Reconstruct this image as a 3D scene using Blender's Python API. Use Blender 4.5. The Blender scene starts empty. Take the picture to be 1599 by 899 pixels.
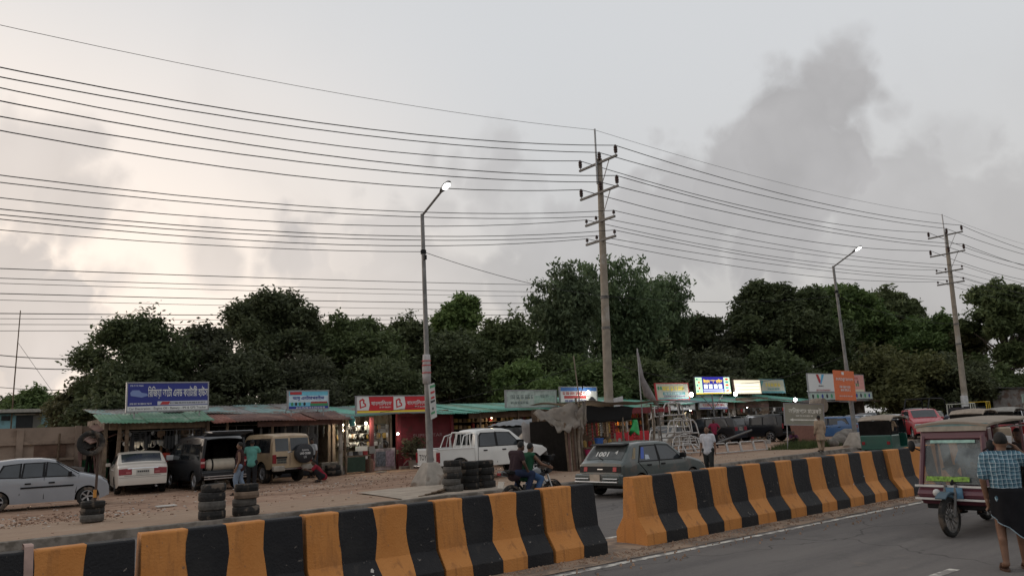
import bpy, bmesh, math, random
import numpy as np
from mathutils import Vector, Matrix, Euler
random.seed(7); NP = np.random.RandomState(11)
R = math.radians
SC = bpy.context.scene
COL = SC.collection

# ---------------------------------------------------------------- camera
YAW, PITCH, ROLL, CAMH = R(52.2), R(10.4), R(2.58), 1.9
_f = Vector((math.cos(PITCH)*math.cos(YAW), math.cos(PITCH)*math.sin(YAW), math.sin(PITCH)))
_r0 = Vector((math.sin(YAW), -math.cos(YAW), 0)); _u0 = _r0.cross(_f)
_r = _r0*math.cos(ROLL) - _u0*math.sin(ROLL); _u = _r0*math.sin(ROLL) + _u0*math.cos(ROLL)
cd = bpy.data.cameras.new('camera'); cam = bpy.data.objects.new('camera', cd); COL.objects.link(cam)
mw = Matrix.Identity(4)
for i, v in enumerate((_r, _u, -_f)):
    mw[0][i], mw[1][i], mw[2][i] = v
mw.translation = (0, 0, CAMH)
cam.matrix_world = mw
cd.sensor_width = 36; cd.lens = 36*1186/1599; cd.clip_start = .05; cd.clip_end = 4000
SC.camera = cam

# ---------------------------------------------------------------- sky, sun, exposure
SUN_AZ, SUN_EL = R(118), R(9)          # the sun has sunk into the clouds off to the left
w = bpy.data.worlds.new('World'); SC.world = w; w.use_nodes = True
nt = w.node_tree; N = nt.nodes; Lk = nt.links; N.clear()
def nd(t, **k):
    n = N.new(t)
    for a, b in k.items():
        if a.startswith('i_'):
            n.inputs[a[2:].replace('_', ' ')].default_value = b
        else: setattr(n, a, b)
    return n
def mth(op, a, b=None, clamp=False):
    n = nd('ShaderNodeMath', operation=op, use_clamp=clamp)
    for i, v in enumerate((a, b)):
        if v is None: continue
        if isinstance(v, (int, float)): n.inputs[i].default_value = v
        else: Lk.new(v, n.inputs[i])
    return n.outputs[0]
def mixc(fac, a, b, bt='MIX'):
    n = nd('ShaderNodeMix', data_type='RGBA', blend_type=bt)
    for k, v in ((0, fac), (6, a), (7, b)):
        if isinstance(v, (int, float)): n.inputs[k].default_value = v
        elif isinstance(v, tuple): n.inputs[k].default_value = (*v, 1)
        else: Lk.new(v, n.inputs[k])
    return n.outputs[2]
def mrange(v, a, b, c=0., d=1., smooth=True):
    n = nd('ShaderNodeMapRange', interpolation_type='SMOOTHSTEP' if smooth else 'LINEAR')
    Lk.new(v, n.inputs[0])
    for i, x in enumerate((a, b, c, d)): n.inputs[i+1].default_value = x
    return n.outputs[0]
tc = nd('ShaderNodeTexCoord'); D = tc.outputs['Generated']
sky = nd('ShaderNodeTexSky', sky_type='NISHITA', sun_disc=False, sun_elevation=SUN_EL, sun_rotation=math.pi/2-SUN_AZ, air_density=1.5, dust_density=4.0)
sep = nd('ShaderNodeSeparateXYZ'); Lk.new(D, sep.inputs[0]); DZ = sep.outputs[2]
dt = nd('ShaderNodeVectorMath', operation='DOT_PRODUCT'); Lk.new(D, dt.inputs[0]); dt.inputs[1].default_value = (math.cos(SUN_AZ), math.sin(SUN_AZ), 0)
SD = dt.outputs['Value']
nz0 = nd('ShaderNodeTexNoise', i_Scale=2.6, i_Detail=7., i_Roughness=.52, i_Distortion=.25); Lk.new(D, nz0.inputs['Vector'])
nz1 = nd('ShaderNodeTexNoise', i_Scale=11., i_Detail=9., i_Roughness=.6, i_Distortion=.3); Lk.new(D, nz1.inputs['Vector'])
# high thin veil: pale grey overhead, creamy low in the west
low = mrange(DZ, .03, .5, 1., 0.)
west = mrange(SD, .30, .84)
veil = mixc(low, (.565, .575, .592), (.50, .482, .470))
veil = mixc(mth('MULTIPLY', mrange(DZ, .12, .66, 1., 0.), west), veil, (1.0, .865, .765))
skyn = mixc(1., sky.outputs[0], (.11, .11, .11), 'MULTIPLY')
base = mixc(.9, skyn, veil)
# cumulus: soft-edged heaps, broken up by noise
blobs = [  # direction, radius, weight
 (0.8277, 0.4324, 0.3576, 0.0755, 0.85),
 (0.8268, 0.4696, 0.3096, 0.0944, 0.85),
 (0.8076, 0.5264, 0.2657, 0.1180, 0.80),
 (0.7506, 0.6131, 0.2465, 0.1039, 0.70),
 (0.6645, 0.7164, 0.2127, 0.1133, 0.55),
 (0.8206, 0.4159, 0.3920, 0.0397, 0.75),
 (0.8833, 0.4087, 0.2296, 0.0944, 0.60),
 (0.3667, 0.8919, 0.2645, 0.0491, 0.85),
 (0.3504, 0.9092, 0.2248, 0.0453, 0.65),
 (0.3935, 0.8902, 0.2295, 0.0378, 0.50),
 (0.5677, 0.7623, 0.3109, 0.0803, 0.55),
 (0.5171, 0.8085, 0.2810, 0.0472, 0.40),
 (0.1066, 0.9852, 0.1343, 0.1039, 0.75),
 (0.0731, 0.9925, 0.0984, 0.0944, 0.65),
 (0.0616, 0.9462, 0.3177, 0.0803, 0.60),
 (0.1246, 0.9574, 0.2603, 0.0661, 0.65),
 (0.2650, 0.9383, 0.2221, 0.0425, 0.50),
 (0.8978, 0.3441, 0.2750, 0.0567, 0.30),
 (0.4628, 0.8670, 0.1850, 0.1228, 0.45),
 (0.9225, 0.3599, 0.1397, 0.1605, 0.55),
 (0.1467, 0.9714, 0.1865, 0.0567, 0.60),
]
nz2 = nd('ShaderNodeTexNoise', i_Scale=5.5, i_Detail=6., i_Roughness=.5); Lk.new(D, nz2.inputs['Vector'])
edge = mth('ADD', mth('ADD', mth('MULTIPLY', mth('SUBTRACT', nz0.outputs[0], .5), .5), mth('MULTIPLY', mth('SUBTRACT', nz1.outputs[0], .5), .5)), mth('MULTIPLY', mth('SUBTRACT', nz2.outputs[0], .5), 1.0))
wob = nd('ShaderNodeVectorMath', operation='SCALE'); Lk.new(nz2.outputs['Color'], wob.inputs[0]); wob.inputs['Scale'].default_value = .22
wd_ = nd('ShaderNodeVectorMath', operation='ADD'); Lk.new(D, wd_.inputs[0]); Lk.new(wob.outputs[0], wd_.inputs[1])
puff = None
for sc_, am_ in ((12., .55), (30., .30)):      # rounded cauliflower heads at two sizes
    v_ = nd('ShaderNodeTexVoronoi', feature='F1', i_Scale=sc_); Lk.new(wd_.outputs[0], v_.inputs['Vector'])
    q_ = mth('MULTIPLY', mth('SUBTRACT', v_.outputs['Distance'], .45), am_); puff = q_ if puff is None else mth('ADD', puff, q_)
edge = mth('ADD', mth('MULTIPLY', edge, .62), mth('MULTIPLY', puff, .62))
dens = None
for (bx_, by_, bz_, br, bw) in blobs:
    ds = nd('ShaderNodeVectorMath', operation='DISTANCE'); Lk.new(D, ds.inputs[0]); ds.inputs[1].default_value = (bx_, by_, bz_)
    e = mth('ADD', mth('DIVIDE', ds.outputs['Value'], br), mth('MULTIPLY', edge, 1.55 if br > .088 else 2.5))
    m = mth('MULTIPLY', mrange(e, .70 if br > .088 else .30, 1.02 if br > .088 else 1.12, 1., 0.), bw)
    dens = m if dens is None else mth('MAXIMUM', dens, m)
bank = mth('MULTIPLY', mrange(mth('ADD', mth('MULTIPLY', nz0.outputs[0], .7), mth('MULTIPLY', nz2.outputs[0], .3)), .47, .66), mrange(DZ, -.02, .5, .62, .10))
dens = mth('MAXIMUM', dens, bank)
inner = mth('ADD', mth('ADD', mth('MULTIPLY', nz2.outputs[0], .6), .70), mth('MULTIPLY', puff, -.28))
ccol = mixc(west, (.345, .338, .342), (.47, .44, .425))
ccol2 = nd('ShaderNodeVectorMath', operation='SCALE'); Lk.new(ccol, ccol2.inputs[0]); Lk.new(inner, ccol2.inputs['Scale'])
final = mixc(dens, base, ccol2.outputs[0])
bg = nd('ShaderNodeBackground', i_Strength=1.0); Lk.new(final, bg.inputs[0])
ow = nd('ShaderNodeOutputWorld'); Lk.new(bg.outputs[0], ow.inputs[0])

sl = bpy.data.lights.new('sun', 'SUN'); sl.energy = .5; sl.angle = R(25); sl.color = (1, .86, .74)
so = bpy.data.objects.new('sun', sl); COL.objects.link(so)
so.rotation_euler = Vector((math.cos(SUN_AZ)*math.cos(SUN_EL), math.sin(SUN_AZ)*math.cos(SUN_EL), math.sin(SUN_EL))).to_track_quat('Z', 'Y').to_euler()
VS = SC.view_settings; VS.view_transform = 'Standard'; VS.look = 'None'; VS.exposure = .32; VS.gamma = 1; VS.use_curve_mapping = False
SC.cycles.use_denoising = True; SC.cycles.max_bounces = 6; SC.cycles.transparent_max_bounces = 8

# ---------------------------------------------------------------- materials
def srgb(r, g, b):
    return tuple((c/255/12.92 if c/255 <= .04045 else ((c/255+.055)/1.055)**2.4) for c in (r, g, b))
MATS = {}
def mat(name, col, rough=.7, metal=0., var=.12, scale=6., bump=0., dirt=None, dirt_amt=.0, dirt_scale=3., emit=0., spec=.35, rnd=0., coat=0., bscale=None, alpha=1., trans=0., wave=None, zdirt=None):
    """one procedural material: base colour varied by noise, worn patches of `dirt`, fine relief"""
    if name in MATS: return MATS[name]
    m = bpy.data.materials.new(name); m.use_nodes = True; t = m.node_tree; n = t.nodes; l = t.links
    b = n['Principled BSDF']
    b.inputs['Roughness'].default_value = rough; b.inputs['Metallic'].default_value = metal
    b.inputs['Specular IOR Level'].default_value = spec
    b.inputs['Coat Weight'].default_value = coat; b.inputs['Alpha'].default_value = alpha
    b.inputs['Transmission Weight'].default_value = trans
    tcn = n.new('ShaderNodeTexCoord')
    def noise(sc, det=5.):
        q = n.new('ShaderNodeTexNoise'); q.inputs['Scale'].default_value = sc; q.inputs['Detail'].default_value = det
        l.new(tcn.outputs['Object'], q.inputs['Vector']); return q
    def mx(fac, a, c, bt='MIX'):
        q = n.new('ShaderNodeMix'); q.data_type = 'RGBA'; q.blend_type = bt
        for k, v in ((0, fac), (6, a), (7, c)):
            if isinstance(v, (int, float)): q.inputs[k].default_value = v
            elif isinstance(v, tuple): q.inputs[k].default_value = (*v[:3], 1)
            else: l.new(v, q.inputs[k])
        return q.outputs[2]
    def mr(v, a, c, lo=0., hi=1.):
        q = n.new('ShaderNodeMapRange'); l.new(v, q.inputs[0])
        for i, x in enumerate((a, c, lo, hi)): q.inputs[i+1].default_value = x
        return q.outputs[0]
    col = tuple(col); out = col
    if var:
        q = noise(scale)
        out = mx(mr(q.outputs[0], .3, .7), tuple(c*(1-var) for c in col), tuple(min(1, c*(1+var)) for c in col))
    if dirt and dirt_amt:
        q = noise(dirt_scale, 7.)
        out = mx(mr(q.outputs[0], .62-dirt_amt*.3, .70-dirt_amt*.25, 0., .85), out, tuple(dirt))
    if wave:   # printed stripes / rust runs: (axis 0..2, scale, colour, width)
        s = n.new('ShaderNodeSeparateXYZ'); l.new(tcn.outputs['Object'], s.inputs[0])
        q = n.new('ShaderNodeMath'); q.operation = 'FRACT'
        q0 = n.new('ShaderNodeMath'); q0.operation = 'MULTIPLY'; l.new(s.outputs[wave[0]], q0.inputs[0]); q0.inputs[1].default_value = wave[1]
        l.new(q0.outputs[0], q.inputs[0])
        q2 = n.new('ShaderNodeMath'); q2.operation = 'LESS_THAN'; l.new(q.outputs[0], q2.inputs[0]); q2.inputs[1].default_value = wave[3]
        out = mx(q2.outputs[0], out, tuple(wave[2]))
    if rnd:
        oi = n.new('ShaderNodeObjectInfo'); hs = n.new('ShaderNodeHueSaturation')
        l.new(mr(oi.outputs['Random'], 0, 1, 1-rnd, 1+rnd), hs.inputs['Value'])
        if isinstance(out, tuple): hs.inputs['Color'].default_value = (*out, 1)
        else: l.new(out, hs.inputs['Color'])
        out = hs.outputs[0]
    if isinstance(out, tuple): b.inputs['Base Color'].default_value = (*out, 1)
    else: l.new(out, b.inputs['Base Color'])
    if bump:
        q = noise(bscale or scale*4, 6.); bp = n.new('ShaderNodeBump'); bp.inputs['Strength'].default_value = bump; bp.inputs['Distance'].default_value = .02
        l.new(q.outputs[0], bp.inputs['Height']); l.new(bp.outputs[0], b.inputs['Normal'])
    if emit:
        b.inputs['Emission Color'].default_value = (*col, 1); b.inputs['Emission Strength'].default_value = emit
    MATS[name] = m
    return m
def glow(name, col, strength):
    return mat(name, col, .4, var=0, emit=strength)

M_black = mat('black_plastic', (.009, .009, .010), .6, var=.2, spec=.22)
M_rubber = mat('rubber', (.024, .023, .022), .85, spec=.2, var=.3, scale=14, bump=.25, dirt=(.12, .095, .075), dirt_amt=.25, dirt_scale=5, rnd=.3)
M_chrome = mat('chrome', (.6, .6, .6), .22, 1., var=.1)
M_rim = mat('alloy', (.38, .38, .39), .35, .8, var=.2)
M_glass = mat('dark_glass', (.012, .014, .016), .06, spec=.6, var=0)
M_glass2 = mat('tinted_glass', (.03, .036, .042), .09, spec=.6, var=.3, scale=2)
M_concrete = mat('concrete', (.30, .27, .235), .9, var=.22, scale=3, bump=.3, dirt=(.16, .12, .09), dirt_amt=.35, dirt_scale=2)
M_steel = mat('galvanised', (.33, .33, .335), .5, .5, var=.2, scale=9)
M_wood = mat('old_wood', (.13, .09, .06), .85, var=.4, scale=7, bump=.3)
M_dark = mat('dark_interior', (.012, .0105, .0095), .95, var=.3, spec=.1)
M_wire = mat('wire', (.012, .012, .013), .7, var=0)

# ---------------------------------------------------------------- mesh helpers
class MB:
    def __init__(s): s.v = []; s.f = []
    def add(s, vs, fs, T=None):
        o = len(s.v)
        s.v += [tuple(T @ Vector(p)) if T is not None else tuple(p) for p in vs]
        s.f += [tuple(o+i for i in q) for q in fs]; return s
    def box(s, c, d, rz=0, rx=0, ry=0, taper=1.):
        T = Matrix.Translation(c) @ Euler((rx, ry, rz)).to_matrix().to_4x4()
        x, y, z = (q/2 for q in d); k = taper
        return s.add([(-x,-y,-z),(x,-y,-z),(x,y,-z),(-x,y,-z),(-x*k,-y*k,z),(x*k,-y*k,z),(x*k,y*k,z),(-x*k,y*k,z)],
                     [(0,3,2,1),(4,5,6,7),(0,1,5,4),(1,2,6,5),(2,3,7,6),(3,0,4,7)], T)
    def rings(s, rings, cap=True, close=False):
        n = len(rings[0]); o = len(s.v)
        for r_ in rings: s.v += [tuple(p) for p in r_]
        m = len(rings)
        for i in range(m if close else m-1):
            a, b = o+i*n, o+((i+1) % m)*n
            for j in range(n): s.f.append((a+j, a+(j+1) % n, b+(j+1) % n, b+j))
        if cap and not close:
            s.f.append(tuple(o+j for j in range(n))[::-1]); s.f.append(tuple(o+(m-1)*n+j for j in range(n)))
        return s
    def tube(s, path, rad, n=8, cap=True):
        P = [Vector(p) for p in path]; rs = rad if isinstance(rad, (list, tuple)) else [rad]*len(P)
        out = []; prev = None
        for i, p in enumerate(P):
            d = (P[min(i+1, len(P)-1)]-P[max(i-1, 0)]).normalized()
            a = prev if prev is not None else (Vector((0, 0, 1)) if abs(d.z) < .9 else Vector((1, 0, 0)))
            a = (a - d*a.dot(d)).normalized(); b = d.cross(a); prev = a
            out.append([p + (a*math.cos(2*math.pi*k/n)+b*math.sin(2*math.pi*k/n))*rs[i] for k in range(n)])
        return s.rings(out, cap)
    def cyl(s, p0, p1, r0, r1=None, n=12): return s.tube([p0, p1], [r0, r0 if r1 is None else r1], n)
    def lathe(s, prof, n=20, T=None):      # prof (radius, height) spun round z
        o = MB(); o.rings([[(r_*math.cos(2*math.pi*k/n), r_*math.sin(2*math.pi*k/n), z) for k in range(n)] for r_, z in prof], cap=(prof[0][0] < .03 and prof[-1][0] < .03))
        return s.add(o.v, o.f, T)
    def prism(s, poly, h, T=None):         # poly (x,z) facing -y, thickness h along +y
        n = len(poly)
        vs = [(x, 0, z) for x, z in poly]+[(x, h, z) for x, z in poly]
        fs = [tuple(range(n)), tuple(range(2*n-1, n-1, -1))]+[(i, n+i, n+(i+1) % n, (i+1) % n) for i in range(n)]
        return s.add(vs, fs, T)
    def ell(s, c, r, n=12, m=8, T=None):
        o = MB(); o.rings([[(c[0]+r[0]*math.sin(t)*math.cos(2*math.pi*k/n), c[1]+r[1]*math.sin(t)*math.sin(2*math.pi*k/n), c[2]-r[2]*math.cos(t)) for k in range(n)]
                           for t in [math.pi*(i+.12)/(m+.24) for i in range(m+1)]])
        return s.add(o.v, o.f, T)
    def mesh(s, name):
        me = bpy.data.meshes.new(name); me.from_pydata(s.v, [], s.f); me.update(); return me
def fixn(me):
    bm = bmesh.new(); bm.from_mesh(me); bmesh.ops.recalc_face_normals(bm, faces=bm.faces); bm.to_mesh(me); bm.free()
def link(name, me, m, parent=None, smooth=False, bevel=0., loc=None, rot=None, kind=None):
    o = bpy.data.objects.new(name, me); COL.objects.link(o)
    if m is not None and not me.materials: me.materials.append(m)
    if parent is not None: o.parent = parent
    if loc is not None: o.location = loc
    if rot is not None: o.rotation_euler = rot
    if smooth:
        me.polygons.foreach_set('use_smooth', [True]*len(me.polygons))
        if smooth != 'full': me.set_sharp_from_angle(angle=R(38))
    if bevel:
        b = o.modifiers.new('bevel', 'BEVEL'); b.width = bevel; b.segments = 2; b.limit_method = 'ANGLE'
    if kind: o['kind'] = kind
    return o
def mk(name, mb, m, parent=None, smooth=False, bevel=0., loc=None, rot=None, kind=None, fix=True):
    me = mb.mesh(name)
    if fix: fixn(me)
    return link(name, me, m, parent, smooth, bevel, loc, rot, kind)
def tag(o, label, cat, group=None):
    o['label'] = label; o['category'] = cat
    if group: o['group'] = group
    return o
def thing(name, label, cat, loc=(0, 0, 0), rz=0., group=None):
    o = bpy.data.objects.new(name, None); COL.objects.link(o); o.empty_display_size = .2
    o.location = loc; o.rotation_euler = (0, 0, rz)
    return tag(o, label, cat, group)
def dup(root, loc=None, rz=None, label=None, group=None):
    r_ = root.copy(); COL.objects.link(r_)
    if loc is not None: r_.location = loc
    if rz is not None: r_.rotation_euler = (0, 0, rz)
    if label: r_['label'] = label
    if group: r_['group'] = group
    for ch in list(root.children):
        c = ch.copy(); COL.objects.link(c); c.parent = r_
        for g in list(ch.children):
            d = g.copy(); COL.objects.link(d); d.parent = c
    return r_
def text(name, s, m, parent, loc, h, width=None, rot=(math.pi/2, 0, 0), depth=.004, align='CENTER', bold=0.):
    cu = bpy.data.curves.new(name, 'FONT'); cu.body = s; cu.size = 1; cu.align_x = align; cu.align_y = 'CENTER'; cu.extrude = 0; cu.offset = bold; cu.resolution_u = 2
    o = bpy.data.objects.new(name, cu); COL.objects.link(o)
    me = bpy.data.meshes.new_from_object(o); bpy.data.objects.remove(o)
    if len(me.vertices) == 0: return None
    co = np.empty(len(me.vertices)*3); me.vertices.foreach_get('co', co); co = co.reshape(-1, 3)
    mn, mx_ = co.min(0), co.max(0); k = h/(mx_[1]-mn[1]); kx = k if width is None else width/(mx_[0]-mn[0])
    ctr = (mn+mx_)/2
    if align == 'LEFT': ctr[0] = mn[0]
    co = (co-ctr)*[kx, k, 1]; me.vertices.foreach_set('co', co.ravel()); me.materials.clear()
    return link(name, me, m, parent, loc=loc, rot=rot)

# ---------------------------------------------------------------- ground, roads, kerb
LOT = .15
def gnoise(x, y):
    return (math.sin(x*1.3+y*.7)*math.sin(y*1.1-x*.4)*.5 + math.sin(x*3.1+1.7)*math.sin(y*2.7+.4)*.3 + math.sin(x*6.7-y*5.3)*.2)
def sheet(name, xs, ys, zf, m, kind='structure'):
    v = [(x, y, zf(x, y)) for y in ys for x in xs]; nx = len(xs)
    f = [(j*nx+i, j*nx+i+1, (j+1)*nx+i+1, (j+1)*nx+i) for j in range(len(ys)-1) for i in range(nx-1)]
    me = bpy.data.meshes.new(name); me.from_pydata(v, [], f); me.update()
    return link(name, me, m, None, 'full', kind=kind)
def groundmat(name, layers, rough=.92, bump=.4, bs=30., crack=None):
    """layers: base colour, then (noise scale xyz, lo, hi, colour, strength) one over the other"""
    m = bpy.data.materials.new(name); m.use_nodes = True; t = m.node_tree; n = t.nodes; l = t.links; b = n['Principled BSDF']; b.inputs['Roughness'].default_value = rough; b.inputs['Specular IOR Level'].default_value = .25
    tcn = n.new('ShaderNodeTexCoord'); out = None; hs = None
    def mix(f, a, c):
        q = n.new('ShaderNodeMix'); q.data_type = 'RGBA'; l.new(f, q.inputs[0])
        if isinstance(a, tuple): q.inputs[6].default_value = (*a, 1)
        else: l.new(a, q.inputs[6])
        q.inputs[7].default_value = (*c, 1); return q.outputs[2]
    out = layers[0]
    for i, (sc, lo, hi, c, st) in enumerate(layers[1:]):
        mp = n.new('ShaderNodeMapping'); mp.inputs['Scale'].default_value = sc; mp.inputs['Location'].default_value = (i*7.3, i*3.1, 0); l.new(tcn.outputs['Object'], mp.inputs[0])
        q = n.new('ShaderNodeTexNoise'); q.inputs['Scale'].default_value = 1; q.inputs['Detail'].default_value = 8; q.inputs['Roughness'].default_value = .6; l.new(mp.outputs[0], q.inputs['Vector'])
        r_ = n.new('ShaderNodeMapRange'); l.new(q.outputs[0], r_.inputs[0])
        for k_, v_ in enumerate((lo, hi, 0., st)): r_.inputs[k_+1].default_value = v_
        out = mix(r_.outputs[0], out, c)
    if crack:
        q0 = n.new('ShaderNodeTexNoise'); q0.inputs['Scale'].default_value = 1.5; l.new(tcn.outputs['Object'], q0.inputs['Vector'])
        ad = n.new('ShaderNodeVectorMath'); ad.operation = 'ADD'; l.new(tcn.outputs['Object'], ad.inputs[0]); l.new(q0.outputs['Color'], ad.inputs[1])
        v = n.new('ShaderNodeTexVoronoi'); v.feature = 'DISTANCE_TO_EDGE'; v.inputs['Scale'].default_value = crack[0]; l.new(ad.outputs[0], v.inputs['Vector'])
        r_ = n.new('ShaderNodeMapRange'); l.new(v.outputs['Distance'], r_.inputs[0])
        for k_, v_ in enumerate((0., crack[1], crack[2], 0.)): r_.inputs[k_+1].default_value = v_
        out = mix(r_.outputs[0], out, crack[3])
    l.new(out, b.inputs['Base Color'])
    q = n.new('ShaderNodeTexNoise'); q.inputs['Scale'].default_value = bs; q.inputs['Detail'].default_value = 8; l.new(tcn.outputs['Object'], q.inputs['Vector']); bp = n.new('ShaderNodeBump'); bp.inputs['Strength'].default_value = bump; bp.inputs['Distance'].default_value = .03; l.new(q.outputs[0], bp.inputs['Height']); l.new(bp.outputs[0], b.inputs['Normal'])
    return m
M_sand = mat('median_sand', (.27, .195, .14), .95, var=.3, scale=4, bump=.5, bscale=25, dirt=(.16, .125, .10), dirt_amt=.5, dirt_scale=2.2)
M_asph = groundmat('asphalt', [(.125, .114, .108), ((.25, 2.2, 1), .38, .64, (.165, .15, .138), .75), ((.12, 1.1, 1), .50, .70, (.085, .078, .076), .7), ((.9, 1.2, 1), .58, .66, (.10, .092, .088), .6), ((14, 14, 14), .45, .75, (.17, .155, .145), .45), ((2.2, 2.6, 1), .66, .74, (.20, .165, .135), .55)], bump=.35, bs=70, crack=(.22, .006, .75, (.05, .045, .042)))
M_dirt = groundmat('red_dirt', [(.275, .168, .112), ((.5, .7, 1), .40, .62, (.345, .235, .168), .9), ((.35, 1.9, 1), .53, .60, (.165, .095, .062), .8), ((2.5, 3.2, 2), .50, .64, (.175, .105, .07), .7), ((.28, .33, 1), .58, .66, (.135, .085, .06), .65), ((9, 9, 9), .55, .72, (.38, .28, .21), .5), ((5, 5, 5), .62, .70, (.15, .095, .068), .6)], bump=1., bs=6)
M_dust = groundmat('dusty_pavement', [(.30, .215, .152), ((.3, 1.8, 1), .42, .65, (.27, .18, .125), .8), ((1.5, 2, 1), .52, .68, (.24, .165, .12), .7), ((.5, .6, 1), .55, .7, (.38, .29, .22), .6), ((8, 8, 8), .58, .72, (.20, .14, .105), .5)], bump=.5, bs=12)
M_kerb = mat('kerb_concrete', (.19, .165, .14), .9, var=.3, scale=4, bump=.4, dirt=(.09, .075, .06), dirt_amt=.5, dirt_scale=3)
M_field = mat('field', (.10, .10, .05), .95, var=.4, scale=.3)
M_line = mat('road_paint', (.56, .53, .47), .8, var=.15, scale=5, dirt=(.17, .155, .145), dirt_amt=.55, dirt_scale=6)
sheet('ground', [-900, -100, 0, 100, 300, 1500], [-600, -50, 0, 60, 200, 1500], lambda x, y: -.06, M_field)
sheet('near_road', [-120, -20, 0, 20, 60, 400], [-7, 0, 8.2], lambda x, y: 0, M_asph)
sheet('far_road', [-120, -20, 0, 20, 60, 400], [9.3, 14, 22.5], lambda x, y: 0, M_asph)
sheet('median', list(np.linspace(-30, 60, 181))+[400], list(np.linspace(8.0, 9.6, 9)), lambda x, y: .006+.02*max(0, 1-abs(y-8.8)/.7)+.006*gnoise(x*2, y*5), M_sand)
def kerb_y(x): return 18.1 + max(0, x-16)*.115
KX = list(np.linspace(-40, 120, 321))
def lotz(x, y):
    e = min(1, max(0, (y-kerb_y(x)-.25)/.8))
    return LOT + e*(.022*gnoise(x*.9, y*.9) + .012*gnoise(x*2.7, y*2.3)) - .01
# dusty paved strip along the kerb, then the churned earth of the yard
sv = []; sf = []; rows = [0.22, .6, 1.2, 2., 3., 4.]
for j, dy in enumerate(rows):
    for x in KX: sv.append((x, kerb_y(x)+dy, lotz(x, kerb_y(x)+dy)+.012*(j < 5)))
n = len(KX)
for j in range(len(rows)-1):
    for i in range(n-1): sf.append((j*n+i, j*n+i+1, (j+1)*n+i+1, (j+1)*n+i))
me = bpy.data.meshes.new('dusty_pavement'); me.from_pydata(sv, [], sf); me.update(); link('dusty_pavement', me, M_dust, None, 'full', kind='structure')
sv = []; sf = []; rows = list(np.linspace(2.4, 22, 90))+[26, 34]
for dy in rows:
    for x in KX: sv.append((x, kerb_y(x)+dy, lotz(x, kerb_y(x)+dy)+.006*gnoise(x*6, dy*7)+(.0 if dy > 3 else -.004)))
for j in range(len(rows)-1):
    for i in range(n-1): sf.append((j*n+i, j*n+i+1, (j+1)*n+i+1, (j+1)*n+i))
me = bpy.data.meshes.new('dirt_yard'); me.from_pydata(sv, [], sf); me.update(); link('dirt_yard', me, M_dirt, None, 'full', kind='structure')
k = MB()
KX2 = [-40+i*.8 for i in range(190)]
k.rings([[(x, kerb_y(x)-.02+.012*gnoise(x*3, 1), -.03), (x, kerb_y(x)+.25, -.03), (x, kerb_y(x)+.25, LOT+.018+.01*gnoise(x*2, 3)), (x, kerb_y(x)+.02+.012*gnoise(x*3, 2), LOT+.015+.012*gnoise(x*4, 3))] for x in KX2])
mk('kerb', k, M_kerb, kind='structure', bevel=.015)
# painted lines on the near carriageway
ln = MB()
for i in range(60):
    x0 = -8+i*1.9; x1 = x0+1.9
    if random.random() < .06: x1 -= .35
    w0 = .058+random.uniform(-.006, .006)
    ln.add([(x0, 7.86-w0, .004), (x1, 7.86-w0, .004), (x1, 7.86+w0, .004), (x0, 7.86+w0, .004)], [(0, 1, 2, 3)])
mk('edge_line', ln, M_line, kind='structure')
for i in range(-1, 7):
    x0 = 7.05+i*6.0
    mk('lane_dash', MB().add([(x0, 4.37, .004), (x0+2.9, 4.37, .004), (x0+2.9, 4.49, .004), (x0, 4.49, .004)], [(0, 1, 2, 3)]), M_line, kind='structure')
for i in range(-1, 7):
    x0 = 9.2+i*6.0
    mk('lane_dash', MB().add([(x0, 13.4, .004), (x0+2.4, 13.4, .004), (x0+2.4, 13.53, .004), (x0, 13.53, .004)], [(0, 1, 2, 3)]), M_line, kind='structure')
mk('far_edge_line', MB().add([(-40, 9.62, .005), (80, 9.62, .005), (80, 9.74, .005), (-40, 9.74, .005)], [(0, 1, 2, 3)]), M_line, kind='structure')
# concrete apron sloping from the lamp plinth down to the road
ap = MB(); AX = [10.2, 11, 12, 13, 13.9]; AY = [(18.0, .02), (18.4, .185), (20, .19), (21.9, .185)]
ap.v = [(x+(2.6 if False else 0)+(y-18)*.12, y, z+.012*math.sin(x*2.3)) for (y, z) in AY for x in AX]
ap.f = [(j*5+i, j*5+i+1, (j+1)*5+i+1, (j+1)*5+i) for j in range(3) for i in range(4)]
mk('concrete_apron', ap, mat('apron_concrete', (.33, .275, .22), .92, var=.22, scale=2.5, bump=.3), kind='structure', smooth='full')

# ---------------------------------------------------------------- concrete barriers, painted stripe by stripe
M_or = groundmat('barrier_orange', [(.45, .180, .045), ((1.2, 1.2, 1.2), .42, .62, (.52, .225, .065), .8), ((9, 9, .7), .54, .68, (.27, .115, .038), .7), ((2.6, 2.6, 2.2), .60, .68, (.30, .13, .05), .6), ((16, 16, 12), .66, .70, (.20, .12, .075), .8), ((5, 5, 9), .70, .73, (.46, .36, .26), .7)], rough=.7, bump=.35, bs=38)
M_bk = groundmat('barrier_black', [(.0105, .0105, .0125), ((1.6, 1.6, 1.6), .45, .66, (.022, .021, .021), .8), ((9, 9, .8), .58, .70, (.035, .031, .028), .7), ((18, 18, 14), .665, .70, (.24, .21, .18), .75), ((4, 4, 7), .70, .72, (.30, .26, .22), .6)], rough=.62, bump=.35, bs=38)
M_bcon = mat('barrier_concrete', (.30, .26, .22), .9, var=.2, bump=.3)
BPROF = [(.34, 0), (.34, .17), (.25, .285), (.165, .40), (.15, .55), (.135, .7), (.12, .85), (.105, .985), (.085, 1.0)]
def bsec(x, sgn=1):
    pr = [(-a, z) for a, z in BPROF] + [(a, z) for a, z in BPROF[::-1]]
    return [(x+.0, y+.004*gnoise(x*5, z*9), z+.004*gnoise(x*6, y*8)) for y, z in pr]
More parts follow.
